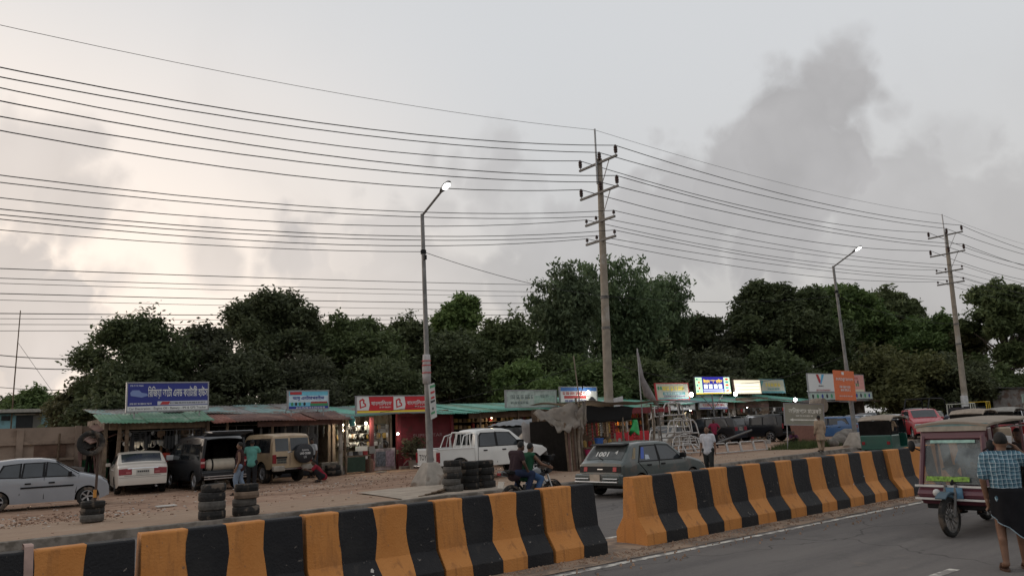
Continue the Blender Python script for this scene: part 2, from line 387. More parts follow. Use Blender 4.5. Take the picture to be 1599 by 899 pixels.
def barrier(x0, x1, first, label, h=1., yc=8.86, nstripe=4, rz=0):
    t = thing('concrete_barrier', label, 'barrier', (x0, yc, .012), rz, 'striped concrete road barriers')
    L = x1-x0
    core = MB(); core.rings([[(x, y*.93, z*.97*h) for (_, y, z) in bsec(x)] for x in (.004, L-.004)]); mk('core', core, M_bcon, t)
    b = [0]+sorted(L*(i/nstripe)+random.uniform(-.025, .025) for i in range(1, nstripe))+[L]
    for i in range(nstripe):
        xs = np.linspace(b[i], b[i+1], 6)
        mb = MB(); mb.rings([[(x+(.014*math.sin(z*9+x*23)+.009*math.sin(z*31+x*7+y*9))*(.02 < x < L-.02 and (x == xs[0] or x == xs[-1])), y*(1 if 0 < x < L else .992), z*h) for (_, y, z) in bsec(x)] for x in xs], cap=(i in (0, nstripe-1)))
        orange = (i % 2 == 0) == first
        mk('painted_stripe', mb, M_or if orange else M_bk, t, bevel=.008)
    return t
BL = [
 (-1.75, .03, 'striped barrier cut by the left edge of the photo, mostly out of frame', True, .93),
 (.10, 1.80, 'striped barrier at the lower left corner, black end beside the gap', True, .955),
 (1.86, 3.56, 'striped barrier under the twin tyre stacks, with scratched first orange stripe', True, 1.),
 (3.61, 5.33, 'striped barrier with a chipped white patch low on its first black stripe', True, 1.),
 (5.37, 7.12, 'striped barrier below the lamp post, its end by the motorcycle', True, 1.),
 (7.17, 8.16, 'short two-stripe barrier ending at the gap in the median, left side', True, 1.),
 (9.02, 10.92, 'striped barrier starting at the right side of the median gap, worn orange end', True, 1.03),
 (10.96, 12.92, 'second striped barrier right of the gap, in front of the white T-shirt man', True, 1.03),
 (12.96, 15.02, 'third striped barrier right of the gap', True, 1.03),
 (15.06, 17.10, 'fourth striped barrier right of the gap, in front of the robed man', True, 1.03),
 (17.14, 19.20, 'fifth striped barrier right of the gap, beside the maroon rickshaw', True, 1.03),
 (19.24, 21.3, 'sixth striped barrier right of the gap, partly behind the maroon rickshaw', True, 1.03),
]
for (a, b_, lb, fo, h) in BL:
    t = barrier(a, b_, fo, lb, h*random.uniform(.99, 1.006), yc=8.86+random.uniform(-.03, .03), nstripe=2 if b_-a < 1.1 else 4, rz=R(random.uniform(-.9, .9)))
    if 'lower left' in lb:      # bare pinkish strip between two painted bands
        ws = MB(); ws.rings([[(x+.02*math.sin(z*4)-.05*(1-z), y*1.012, z*1.004) for (_, y, z) in bsec(x)] for x in (.76, .80, .835)], cap=False)
        mk('bare_strip', ws, mat('bare_pink_mortar', (.36, .25, .215), .9, var=.25, scale=6), t)
# chips of bare mortar on the black paint
M_chip = mat('bare_mortar', (.50, .47, .43), .9, var=.2)
def chips(x, z, n, s, sgn=-1):
    mb = MB()
    for i in range(n):
        cx, cz = x+random.gauss(0, s*2), z+random.gauss(0, s)
        zz = min(.97, max(.03, cz)); hh = BPROF
        yy = None
        for (a0, z0), (a1, z1) in zip(BPROF, BPROF[1:]):
            if z0 <= zz <= z1: yy = a0+(a1-a0)*(zz-z0)/(z1-z0); nrm = Vector((0, -(z1-z0), -(a1-a0)*-1)).normalized() if False else Vector((0, -(z1-z0), (a0-a1))).normalized()
        if yy is None: continue
        r_ = s*random.uniform(.25, .9); kk = random.randint(5, 7)
        up = Vector((0, -nrm.z*-1, -nrm.y)) if False else nrm.cross(Vector((1, 0, 0)))
        c = Vector((cx, 8.86-yy, zz*1.0+.012))+nrm*.007
        mb.add([c+Vector((1, 0, 0))*(r_*math.cos(6.28*q/kk)*random.uniform(.6, 1.3))+up*(r_*math.sin(6.28*q/kk)*random.uniform(.4, 1)) for q in range(kk)], [tuple(range(kk))])
    return mb

# ---------------------------------------------------------------- street lamps
def lamp(base, top, dirv, label, lean=(0, 0), armlen=1.15, rise=.6):
    t = thing('street_lamp', label, 'street lamp', base, 0, 'street lamps along the road')
    H = top
    pl = MB(); pl.rings([[(-.5, -.5, -.05), (.5, -.5, -.05), (.5, .5, -.05), (-.5, .5, -.05)], [(-.48, -.48, .1), (.48, -.48, .1), (.48, .48, .1), (-.48, .48, .1)], [(-.2, -.2, .74), (.2, -.2, .74), (.2, .2, .74), (-.2, .2, .74)]])
    mk('concrete_plinth', pl, M_concrete, t, bevel=.03)
    n = 9; path = [(lean[0]*i/n, lean[1]*i/n, .7+(H-.7)*i/n) for i in range(n+1)]
    rad = [.115 if i < 4 else .085-.02*(i-4)/5 for i in range(n+1)]
    mk('pole', MB().tube(path, rad, 10), mat('lamp_pole_paint', (.20, .195, .19), .6, .3, var=.25, scale=5), t, smooth=True)
    d = Vector(dirv).normalized()
    p0 = Vector((lean[0], lean[1], H-.05)); p1 = p0+Vector((d.x*armlen, d.y*armlen, rise))
    mk('arm', MB().tube([p0+Vector((0, 0, .0)), p0+(p1-p0)*.5, p1], .04, 8), MATS['lamp_pole_paint'], t, smooth=True)
    ud = (p1-p0).normalized(); sd = Vector((-d.y, d.x, 0)); up = ud.cross(sd)*1
    if up.z < 0: up = -up
    hd = MB(); rings = []
    for (s, wd, ht) in ((-.08, .05, .04), (.0, .09, .055), (.15, .13, .08), (.34, .14, .07), (.47, .09, .04), (.5, .04, .02)):
        c = p1+ud*s; rings.append([c+sd*wd*math.cos(a)+up*(ht*math.sin(a) if math.sin(a) > 0 else ht*.35*math.sin(a)) for a in [2*math.pi*q/12 for q in range(12)]])
    hd.rings(rings); h = mk('lamp_head', hd, mat('lamp_head_grey', (.12, .12, .12), .5), t, smooth=True)
    ln_ = MB(); rr = []
    for (s, wd) in ((.12, .075), (.19, .11), (.34, .115), (.43, .065)):
        c = p1+ud*s-up*.034; rr.append((c, wd))
    ln_.add([c-sd*w_ for c, w_ in rr]+[c+sd*w_ for c, w_ in rr[::-1]], [tuple(range(8))])
    me = ln_.mesh('lens'); me.materials.append(glow('lamp_glow', (1, .97, .92), 14.)); link('lens', me, None, h)
    mk('clamp', MB().cyl((lean[0]*.83, lean[1]*.83, H*.845), (lean[0]*.84, lean[1]*.84, H*.86), .1, n=10).box((lean[0]*.83, lean[1]*.83-.1, H*.83), (.1, .08, .16)), M_black, t)
    return t
L1 = lamp((13.55, 22.35, LOT), 9.3, (.1, -1, 0), 'lit street lamp on a concrete plinth beside the white pickup truck', lean=(-.08, 0))
L2 = lamp((38.05, 20.9, LOT), 9.45, (.1, -1, 0), 'lit street lamp further along the road, carrying an orange banner', lean=(-.12, .0))
# posters tied to the near lamp post
M_post = mat('poster_white', (.50, .50, .48), .8, var=.1, scale=4)
M_prd = mat('print_red', (.42, .045, .05), .7, var=0); M_pgr = mat('print_green', (.06, .26, .12), .7, var=0); M_pbk = mat('print_black', (.03, .03, .035), .7, var=0); M_pwh = mat('print_white', (.66, .66, .65), .7, var=0)
M_pbl = mat('print_blue', (.035, .045, .26), .7, var=0); M_pye = mat('print_yellow', (.75, .60, .05), .7, var=0); M_por = mat('print_orange', (.62, .155, .06), .7, var=.08); M_pcy = mat('print_cyan', (.16, .48, .62), .7, var=.1); M_ppk = mat('print_pink', (.62, .30, .27), .7, var=.1)
po = thing('hanging_placard', 'slanted white placard with red and green print tied to the near lamp post', 'placard', (13.5, 22.16, 2.35), R(40))
mk('board', MB().box((0, -.08, .55), (.62, .02, 1.15), ry=R(-9)), M_post, po)
mk('border', MB().box((0, -.093, 1.04), (.55, .006, .08), ry=R(-9)), M_pgr, po)
for (z_, w_, m_) in ((.84, .42, M_prd), (.66, .36, M_prd), (.54, .44, M_pbk), (.30, .14, M_pbk), (.16, .4, M_pgr)): mk('lettering', MB().box((-.02, -.096, z_), (w_, .004, .07), ry=R(-9)), m_, po)
pw = thing('wrapped_poster', 'pale crumpled poster wrapped round the near lamp post above the placard', 'poster', (13.5, 22.35, 3.5), R(20))
rings = [[(.135*math.cos(a)*(1+.12*math.sin(3*a+z*4)), .135*math.sin(a)*(1+.12*math.cos(2*a+z*5)), z) for a in [2*math.pi*q/14 for q in range(14)]] for z in (0, .25, .5, .75, .98)]
mk('sheet', MB().rings(rings), mat('poster_grey', (.38, .36, .36), .85, var=.2, scale=6), pw, smooth='full')
for z_ in (.35, .6, .75): mk('printed_band', MB().cyl((0, 0, z_), (0, 0, z_+.03), .155, n=14), M_prd, pw)

# ---------------------------------------------------------------- utility poles and their wires
M_pole = mat('pole_concrete', (.25, .215, .175), .9, var=.22, scale=2.5, bump=.25, dirt=(.34, .315, .28), dirt_amt=.25, dirt_scale=1.3)
M_arm = mat('crossarm_steel', (.13, .125, .12), .6, .4, var=.2)
M_ins = mat('insulator', (.045, .025, .022), .35, var=.2)
ARMS = [(-.25, 2.6, 'hv'), (-1.75, 2.6, 'hv'), (-3.15, 2.0, 'lv'), (-4.1, 2.0, 'lv')]
def arm_points(base, H, lean):
    out = []
    for (dz, wd, kind) in ARMS:
        z = H+dz; fx = lean*(z/H)
        hh = .46 if kind == 'hv' else .24
        ys = (-wd/2+.06, -.14 if kind == 'hv' else .22, wd/2-.08) if kind == 'hv' else (-wd/2+.06, .25, wd/2-.08)
        for y in ys: out.append((base[0]+fx-.12, base[1]+y, base[2]+z+hh+.05+.0*y))
    return out
def pole(base, H, lean, spire, label):
    t = thing('utility_pole', label, 'utility pole', base, 0, 'concrete utility poles')
    mk('shaft', MB().tube([(lean*i/6, 0, H*i/6-.3*(i == 0)) for i in range(7)], [.235-.105*i/6 for i in range(7)], 14), M_pole, t, smooth=True)
    mk('spire', MB().cyl((lean*.93-.2, 0, H-1.3), (lean*1.05-.2, 0, H+spire), .05, .045, 8), M_steel, t)
    for z in (.42, .52):
        mk('band', MB().cyl((lean*z, 0, H*z), (lean*z, 0, H*z+.12), .21, n=12), M_arm, t)
    for i, (dz, wd, kind) in enumerate(ARMS):
        z = H+dz; fx = lean*z/H
        a = mk('crossarm', MB().box((fx-.12, 0, z), (.09, wd, .1)), M_arm, t)
        if kind == 'hv':
            mk('brace', MB().cyl((fx-.1, -.75, z-.04), (fx-.08, -.12, z-1.15), .022, n=6), M_steel, t)
        ys = (-wd/2+.06, -.14, wd/2-.08) if kind == 'hv' else (-wd/2+.06, .25, wd/2-.08)
        for y in ys:
            if kind == 'hv': pr = [(.02, 0), (.02, .08), (.08, .1), (.09, .16), (.07, .19), (.095, .22), (.095, .28), (.07, .3), (.09, .33), (.09, .40), (.05, .43), (.05, .48)]
            else: pr = [(.015, 0), (.015, .08), (.07, .1), (.07, .2), (.04, .22), (.04, .26)]
            mk('insulator', MB().lathe(pr, 10, Matrix.Translation((fx-.12, y, z+.05))), M_ins, t, smooth=True)
    return t
P0 = (-13.5, 25.0, LOT); P1 = (24.55, 25.0, LOT); P2 = (61.5, 25.0, LOT); P3 = (99, 25, LOT)
pole(P1, 14.35, .55, 1.5, 'tall concrete utility pole rising behind the market stall')
p2_ = pole(P2, 15.3, 1.2, 1.45, 'tall leaning utility pole at the right, white paint near its foot')
mk('painted_band', MB().cyl((.02, 0, 1.5), (.09, 0, 2.6), .243, .24, n=14), mat('pole_whitewash', (.5, .5, .5), .8, var=.25, scale=4), p2_, smooth=True)
A0 = arm_points(P0, 12.6, .2); A1 = arm_points(P1, 14.35, .55); A2 = arm_points(P2, 15.3, 1.2); A3 = arm_points(P3, 15.5, .6)
for i_, d_ in ((2, .9), (3, .85), (4, .5), (5, 1.15), (11, .5)): A0[i_] = (A0[i_][0], A0[i_][1], A0[i_][2]+d_)
NAMES = ['nearest wire on the top crossarms', 'middle wire on the top crossarms', 'farthest wire on the top crossarms',
         'nearest wire on the second crossarms', 'middle wire on the second crossarms', 'farthest wire on the second crossarms',
         'nearest wire on the third crossarms', 'middle wire on the third crossarms', 'farthest wire on the third crossarms',
         'nearest wire on the lowest crossarms', 'middle wire on the lowest crossarms', 'farthest wire on the lowest crossarms']
def catenary(a, b, sag, n=18):
    a, b = Vector(a), Vector(b)
    return [a.lerp(b, i/n)-Vector((0, 0, sag*4*(i/n)*(1-i/n))) for i in range(n+1)]
def wire(pts, rad, label, group='overhead wires'):
    o = mk('overhead_wire', MB().tube(pts, rad, 5), M_wire); tag(o, label, 'wire', group); return o
for i in range(12):
    sg = (.75, .55, .9)[i % 3]*(1.0 if i < 6 else .8); sg0 = sg+.75
    pts = catenary(A0[i], A1[i], sg0)+catenary(A1[i], A2[i], sg*.9)[1:]+catenary(A2[i], A3[i], sg)[1:]
    wire(pts, .019 if i < 6 else .015, 'black power cable, '+NAMES[i])
e = lambda P, H, l, s: (P[0]+l*1.05-.2, P[1], P[2]+H+s)
wire(catenary(e(P0, 12.6, .2, 1.6), e(P1, 14.35, .55, 1.45), .9)+catenary(e(P1, 14.35, .55, 1.45), e(P2, 15.3, 1.2, 1.4), .5)[1:]+catenary(e(P2, 15.3, 1.2, 1.4), e(P3, 15.5, .6, 1.4), .6)[1:], .009, 'thin topmost earth wire running over the pole spires')
wire(catenary((-14, 22.5, 8.0), (13.5, 22.4, 8.1), .7)+catenary((13.5, 22.4, 8.1), (24.9, 24.8, 7.7), .25)[1:]+catenary((24.9, 24.8, 7.7), (38, 21, 8.0), .3)[1:]+catenary((38, 21, 8.0), (62, 25, 8.2), .4)[1:], .011, 'thin cable linking the street lamps and poles')
wire(catenary((25.0, 24.9, 4.6), (43, 34, 4.6), .25), .012, 'pale service cable from the centre pole to the lit signboard')
wire(catenary((24.7, 25.1, 4.9), (17.2, 32.8, 2.9), .3), .012, 'service cable from the centre pole down to the green roof')
wire(catenary((38.0, 21, 4.8), (47, 34, 4.3), .3), .014, 'cable from the far lamp post down to the shop signs')
# a second power line far behind the trees
FW = [
 ((4.68, 85.00, 19.23), (84.80, 100.00, 26.65), 0.030),
 ((4.74, 85.00, 18.30), (84.71, 100.00, 25.39), 0.025),
 ((4.78, 85.00, 17.81), (84.66, 100.00, 24.59), 0.020),
 ((4.84, 85.00, 16.83), (84.57, 100.00, 23.33), 0.030),
 ((4.88, 85.00, 16.22), (84.50, 100.00, 22.19), 0.018),
 ((4.96, 85.00, 14.94), (84.44, 100.00, 21.40), 0.030),
 ((4.99, 85.00, 14.45), (84.40, 100.00, 20.72), 0.018),
 ((5.03, 85.00, 13.91), (84.35, 100.00, 20.04), 0.018),
 ((5.07, 85.00, 13.30), (84.30, 100.00, 19.26), 0.018),
 ((5.21, 85.00, 11.02), (13.75, 85.00, 10.98), 0.030),
 ((5.28, 85.00, 10.01), (13.80, 85.00, 9.96), 0.030),
 ((5.41, 85.00, 8.05), (13.90, 85.00, 7.92), 0.020),
]
for i, (a, b, rd) in enumerate(FW):
    a = Vector(a); b = Vector(b); d = b-a
    wire(catenary(a-d*.35, b+d*.4, .6, 10), rd*1.5, 'thin wire of the far power line, number %s from the top' % ['one', 'two', 'three', 'four', 'five', 'six', 'seven', 'eight', 'nine', 'ten', 'eleven', 'twelve', 'thirteen'][i], 'far power line wires')
for o in bpy.data.objects:
    if o.get('group') == 'far power line wires':
        pass

# ---------------------------------------------------------------- trees
def leafmat(name, col, col2):
    m = bpy.data.materials.new(name); m.use_nodes = True; t = m.node_tree; n = t.nodes; l = t.links
    b = n['Principled BSDF']; b.inputs['Roughness'].default_value = .65; b.inputs['Specular IOR Level'].default_value = .25
    tcn = n.new('ShaderNodeTexCoord'); q = n.new('ShaderNodeTexNoise'); q.inputs['Scale'].default_value = .9; q.inputs['Detail'].default_value = 6
    l.new(tcn.outputs['Object'], q.inputs['Vector'])
    geo = n.new('ShaderNodeNewGeometry'); oi = n.new('ShaderNodeObjectInfo')
    ad = n.new('ShaderNodeMath'); ad.operation = 'MULTIPLY_ADD'; l.new(geo.outputs['Random Per Island'], ad.inputs[0]); ad.inputs[1].default_value = .5; l.new(q.outputs[0], ad.inputs[2])
    mr = n.new('ShaderNodeMapRange'); l.new(ad.outputs[0], mr.inputs[0]); mr.inputs[1].default_value = .4; mr.inputs[2].default_value = 1.1
    mx = n.new('ShaderNodeMix'); mx.data_type = 'RGBA'; l.new(mr.outputs[0], mx.inputs[0]); mx.inputs[6].default_value = (*col, 1); mx.inputs[7].default_value = (*col2, 1)
    hv = n.new('ShaderNodeHueSaturation'); l.new(mx.outputs[2], hv.inputs['Color'])
    for sk, a_, b_ in (('Value', .82, 1.3), ('Hue', .478, .515), ('Saturation', .8, 1.1)):
        r2 = n.new('ShaderNodeMapRange'); l.new(oi.outputs['Random'], r2.inputs[0]); r2.inputs[3].default_value = a_; r2.inputs[4].default_value = b_; l.new(r2.outputs[0], hv.inputs[sk])
    l.new(hv.outputs[0], b.inputs['Base Color'])
    tr = n.new('ShaderNodeBsdfTranslucent'); l.new(hv.outputs[0], tr.inputs[0]); ms = n.new('ShaderNodeMixShader'); ms.inputs[0].default_value = .32
    l.new(b.outputs[0], ms.inputs[1]); l.new(tr.outputs[0], ms.inputs[2]); l.new(ms.outputs[0], n['Material Output'].inputs[0])
    return m
LEAF = {'dark': leafmat('leaf_dark', (.040, .053, .026), (.108, .128, .060)),
        'mid': leafmat('leaf_mid', (.052, .075, .030), (.135, .172, .068)),
        'bamboo': leafmat('leaf_bamboo', (.060, .100, .048), (.150, .215, .098)),
        'light': leafmat('leaf_light', (.068, .098, .036), (.155, .195, .075)),
        'olive': leafmat('leaf_olive', (.060, .064, .028), (.140, .138, .060))}
M_bark = mat('bark', (.085, .07, .055), .95, var=.35, scale=5, bump=.5)
def leaves(cl, size, per, rad, droop=0., seed=0, flat=.5):
    """cl: (n,3) clump centres -> numpy arrays of rhombic leaves"""
    rs = np.random.RandomState(seed); n = len(cl)*per
    c = np.repeat(cl, per, 0)+rs.normal(0, 1, (n, 3))*np.array([rad, rad, rad*.75])
    a = rs.normal(0, 1, (n, 3)); a[:, 2] = a[:, 2]*.6-droop; a /= np.linalg.norm(a, axis=1)[:, None]
    nn = rs.normal(0, 1, (n, 3)); nn[:, 2] += flat*2; b = np.cross(nn, a); b /= np.linalg.norm(b, axis=1)[:, None]+1e-6
    s = size*rs.uniform(.55, 1.25, n)[:, None]
    v = np.stack([c-a*s, c+b*s*.42-a*s*.1, c+a*s, c-b*s*.42-a*s*.1], 1).reshape(-1, 3)
    return v
def leafmesh(name, v):
    n = len(v)//4; me = bpy.data.meshes.new(name); me.vertices.add(4*n); me.vertices.foreach_set('co', v.ravel().astype(np.float32))
    me.loops.add(4*n); me.loops.foreach_set('vertex_index', np.arange(4*n, dtype=np.int32)); me.polygons.add(n)
    me.polygons.foreach_set('loop_start', np.arange(0, 4*n, 4, dtype=np.int32)); me.polygons.foreach_set('loop_total', np.full(n, 4, dtype=np.int32))
    me.update(calc_edges=True); me.validate(); return me
def tree(x, y, top, wid, kind, label, seed, base=.0, nlobe=13, size=.2, per=34, dens=1., trunk=.2, name='broadleaf_tree', airy=0., group='trees behind the shops', low=None):
    rs = np.random.RandomState(seed); t = thing(name, label, 'tree', (x, y, base), 0, group)
    H = top-base; rw = wid/2
    cz0 = H*(.30 if low is None else low)               # crown bottom
    lob = []
    for i in range(nlobe):
        u = (i+.5)/nlobe; z = cz0+(H-cz0)*(.10+.80*u**.85)
        env = math.sin(math.pi*min(1, max(.12, ((z-cz0)/(H-cz0))**.8*.86+.12)))**.6
        a = i*2.4+rs.uniform(-.9, .9); rr = rw*env*rs.uniform(.2, 1.12)*(1+.25*math.sin(2*a+seed))
        r_ = rw*rs.uniform(.11, .33); z += rs.uniform(-.09, .09)*H
        if i == nlobe-1: rr *= .3
        lob.append((np.array([rr*math.cos(a), rr*math.sin(a), min(z, H-r_*.72)]), r_))
    pts = []
    for c, r_ in lob:
        k = int(dens*84*(r_/1.6)**1.5)+14
        d = rs.normal(0, 1, (k, 3)); d /= np.linalg.norm(d, axis=1)[:, None]; d[:, 2] = np.where(d[:, 2] < -.35, d[:, 2]*.4, d[:, 2])
        pts.append(c+d*(r_*rs.uniform(.45 if not airy else .6, 1.08, (k, 1)))*np.array([1, 1, .82]))
    for q_ in range(9):
        a = rs.uniform(0, 6.283); c = np.array([rw*rs.uniform(0, .5)*math.cos(a), rw*rs.uniform(0, .5)*math.sin(a), H*rs.uniform(.78, .99)])
        pts.append(c+rs.normal(0, 1, (13, 3))*np.array([.08, .08, .13])*rw)
    sp = rs.normal(0, 1, (26, 3)); sp /= np.linalg.norm(sp, axis=1)[:, None]; sp[:, 2] = np.abs(sp[:, 2])*.9+.05
    pts.append(np.array([0, 0, cz0+(H-cz0)*.42])+sp*np.array([rw*.98, rw*.98, (H-cz0)*.60])*rs.uniform(.86, 1.06, (26, 1)))
    pts = np.concatenate(pts)
    v = leaves(pts, size, per, .30*(rw/3)**.5, droop=.9 if kind == 'bamboo' else 0., seed=seed+1)
    me = leafmesh('crown', v); me.materials.append(LEAF[kind]); link('crown', me, None, t)
    tb = MB(); tr = max(.12, trunk*H/10)
    path = [(0, 0, -.3), (.05*math.sin(seed), .03, H*.2), (.12*math.sin(seed*1.7), .1*math.cos(seed), H*.45), (.1*math.sin(seed), 0, H*.72)]
    tb.tube(path, [tr*1.25, tr, tr*.75, tr*.35], 9)
    for c, r_ in lob:
        z0 = min(c[2]*.72, H*.6)*rs.uniform(.7, 1); s0 = Vector((.08*math.sin(seed), 0, z0)); e0 = Vector(c)
        tb.tube([s0, s0.lerp(e0, .5)+Vector((0, 0, .12*r_)), e0], [tr*.42, tr*.28, tr*.1], 6)
    mk('trunk', tb, M_bark, t, smooth=True)
    return t
def bamboo(x, y, top, wid, label, seed, base=0.):
    rs = np.random.RandomState(seed); t = thing('bamboo_clump', label, 'bamboo', (x, y, base), 0, 'bamboo clumps behind the shops')
    cu = MB(); pts = []
    n = 58
    for i in range(n):
        a = rs.uniform(0, 6.283); sp = wid*.5*rs.uniform(.15, 1.0)**.8; Hc = top*rs.uniform(.68, 1.04)*(1-.13*(sp/(wid*.5))**2); b0 = np.array([rs.normal(0, .35), rs.normal(0, .35), 0.])
        path = []
        for u in np.linspace(0, 1, 9):
            path.append(b0+np.array([math.cos(a)*sp*u**1.9, math.sin(a)*sp*u**1.9, Hc*(1.20*u-.55*max(0, u-.5)**1.7)]))
        cu.tube([tuple(p) for p in path], [.055-.048*k_/8 for k_ in range(9)], 5)
        P_ = np.array(path)
        for u in rs.uniform(.22, 1.0, 24)**.75:
            k_ = min(7, int(u*8)); p = P_[k_]+(P_[k_+1]-P_[k_])*(u*8-k_)
            pts.append(p+rs.normal(0, 1, 3)*np.array([.42, .42, .30])*(1.15-u*.55))
    mk('culms', cu, mat('bamboo_culm', (.12, .13, .05), .6, var=.3), t, smooth=True)
    me = leafmesh('foliage', leaves(np.array(pts), .26, 22, .32, droop=1.0, seed=seed+2)); me.materials.append(LEAF['bamboo']); link('foliage', me, None, t)
    return t
tree(9.04, 44.00, 8.33, 5.78, 'dark', 'dense dark tree rising behind the blue battery shop sign', 3, nlobe=24, size=0.14, per=42)
tree(12.95, 47.00, 8.58, 4.73, 'dark', 'dark bushy tree just left of the tallest left tree', 10, nlobe=24, size=0.155, per=42)
tree(19.04, 52.00, 11.82, 6.84, 'dark', 'tall round dark tree, highest of the left group, sky gaps near its trunk', 17, nlobe=27, low=0.42, size=0.183, per=42)
tree(24.49, 56.00, 10.25, 5.65, 'mid', 'lower tree filling the dip right of the tall round tree', 24, nlobe=26, size=0.203, per=42)
tree(24.57, 50.00, 9.90, 6.77, 'mid', 'broad green tree behind the small blue and white sign', 31, nlobe=25, size=0.187, per=42)
tree(31.12, 54.00, 10.50, 5.59, 'mid', 'tree standing behind the near lamp post, left of it', 38, nlobe=26, size=0.212, per=42)
tree(41.32, 62.00, 14.72, 5.98, 'light', 'pale airy tall tree rising above the others right of the lamp post', 45, nlobe=30, airy=1, low=0.45, size=0.256, per=42)
tree(32.24, 50.00, 8.90, 6.19, 'dark', 'low dark tree between the lamp post and the pale airy tree', 52, nlobe=24, size=0.202, per=42)
tree(39.14, 52.00, 10.60, 7.43, 'mid', 'medium tree left of the feathery bamboo clump', 59, nlobe=26, size=0.223, per=42)
bamboo(46.12, 52.00, 15.97, 6.34, 'feathery bamboo clump left of the centre pole', 66)
bamboo(55.42, 54.00, 17.99, 10.73, 'tallest feathery bamboo clump behind the centre pole', 73)
bamboo(64.42, 56.00, 17.50, 7.63, 'drooping bamboo clump right of the centre pole', 80)
tree(70.28, 56.00, 13.30, 6.64, 'mid', 'low tree between the bamboo and the right-hand wood', 87, nlobe=29, size=0.299, per=42)
tree(68.10, 50.00, 10.82, 5.39, 'dark', 'small dark tree above the lit signboard', 94, nlobe=26, size=0.277, per=42)
tree(72.41, 48.00, 15.70, 9.85, 'dark', 'high dark tree left of the far lamp post', 101, nlobe=31, low=0.35, size=0.284, per=42)
tree(74.43, 44.00, 14.32, 6.91, 'dark', 'dark tree directly behind the orange banner lamp post', 108, nlobe=30, size=0.276, per=42)
tree(92.72, 50.00, 17.59, 10.14, 'mid', 'tall green tree right of the far lamp arm', 115, nlobe=33, size=0.332, per=42)
tree(103.85, 50.00, 17.72, 9.36, 'mid', 'tall tree, last high crown before the dip at the right', 122, nlobe=33, low=0.35, size=0.355, per=42)
tree(99.48, 44.00, 12.53, 9.98, 'mid', 'lower rounded tree left of the leaning utility pole', 129, nlobe=28, size=0.327, per=42)
tree(100.27, 40.00, 10.84, 7.92, 'olive', 'small tree behind the leaning utility pole', 136, nlobe=26, size=0.317, per=42)
tree(96.56, 34.00, 15.19, 7.81, 'mid', 'tall open-crowned tree near the right edge, branches showing', 143, nlobe=31, airy=1, low=0.45, size=0.296, per=42)
tree(112.92, 36.00, 16.28, 7.45, 'mid', 'tree cut by the right edge of the photo', 150, nlobe=32, size=0.335, per=42)
tree(7.64, 41.00, 5.74, 3.81, 'dark', 'low dark bush tree at the left end of the tree line', 157, nlobe=21, low=0.1, size=0.14, per=42)
tree(6.91, 46.00, 5.16, 3.69, 'olive', 'olive shrub tree beside the blue house', 164, nlobe=21, low=0.1, size=0.14, per=42)
tree(7.59, 75.00, 6.52, 5.80, 'mid', 'distant round tree behind the blue house', 171, nlobe=22, low=0.15, size=0.217, per=42)
tree(6.26, 85.00, 6.27, 5.63, 'mid', 'far low tree at the left edge behind the blue house', 178, nlobe=22, low=0.15, size=0.24, per=42)
tree(13.86, 43.00, 6.36, 5.82, 'dark', 'low dark tree under the tall round tree', 185, nlobe=22, low=0.1, size=0.145, per=42)
tree(17.80, 43.00, 6.06, 6.13, 'dark', 'low dark tree behind the rusty roof', 192, nlobe=22, low=0.1, size=0.153, per=42)
tree(22.42, 43.00, 5.92, 6.51, 'mid', 'low green tree behind the red and white sign', 199, nlobe=21, low=0.1, size=0.162, per=42)
tree(35.02, 44.00, 6.15, 5.74, 'light', 'yellow-green low tree above the faded white sign', 206, nlobe=22, low=0.1, size=0.191, per=42)
tree(40.81, 44.00, 6.46, 7.47, 'mid', 'low tree at the foot of the bamboo clumps', 213, nlobe=22, low=0.1, size=0.203, per=42)
tree(45.94, 42.00, 6.35, 6.96, 'mid', 'low tree right of the centre pole with a pale sapling before it', 220, nlobe=22, low=0.1, size=0.208, per=42)
tree(54.54, 43.00, 7.13, 7.65, 'dark', 'low dark tree over the green and yellow sign', 227, nlobe=23, low=0.1, size=0.229, per=42)
tree(63.70, 42.00, 7.20, 9.02, 'dark', 'low dark tree behind the white lit sign', 234, nlobe=23, low=0.1, size=0.245, per=42)
tree(77.09, 38.00, 7.06, 10.51, 'olive', 'low olive tree above the red car', 241, nlobe=23, low=0.1, size=0.262, per=42)
tree(79.71, 34.00, 6.09, 8.56, 'mid', 'low bushy tree beside the leaning utility pole', 248, nlobe=22, low=0.1, size=0.256, per=42)
tree(93.23, 34.00, 4.87, 10.41, 'mid', 'low bush tree at the right edge behind the grey shed', 255, nlobe=20, low=0.1, size=0.283, per=42)

# ---------------------------------------------------------------- shops: tin roofs, posts, walls
rust = (.11, .05, .03)
M_tgreen = mat('tin_green', (.085, .20, .125), .55, var=.2, scale=2, dirt=(.22, .30, .23), dirt_amt=.3, dirt_scale=1.5)
M_tteal = mat('tin_teal', (.17, .27, .26), .5, var=.2, scale=2, dirt=(.17, .10, .075), dirt_amt=.45, dirt_scale=1.2)
M_tteal2 = mat('tin_bright_teal', (.10, .33, .25), .5, var=.15, scale=2, dirt=(.20, .36, .31), dirt_amt=.3)
M_trust = mat('tin_rust', (.115, .062, .052), .75, var=.25, scale=3, dirt=(.19, .105, .08), dirt_amt=.45, dirt_scale=1.6)
M_tred = mat('tin_red_rust', (.185, .07, .05), .75, var=.25, scale=3, dirt=(.26, .13, .10), dirt_amt=.3)
M_tgrey = mat('tin_grey', (.21, .205, .20), .55, .2, var=.25, scale=3, dirt=(.13, .085, .065), dirt_amt=.4, dirt_scale=2)
M_mud = mat('mud_plaster', (.20, .155, .12), .95, var=.25, scale=2, bump=.3, dirt=(.13, .095, .07), dirt_amt=.4)
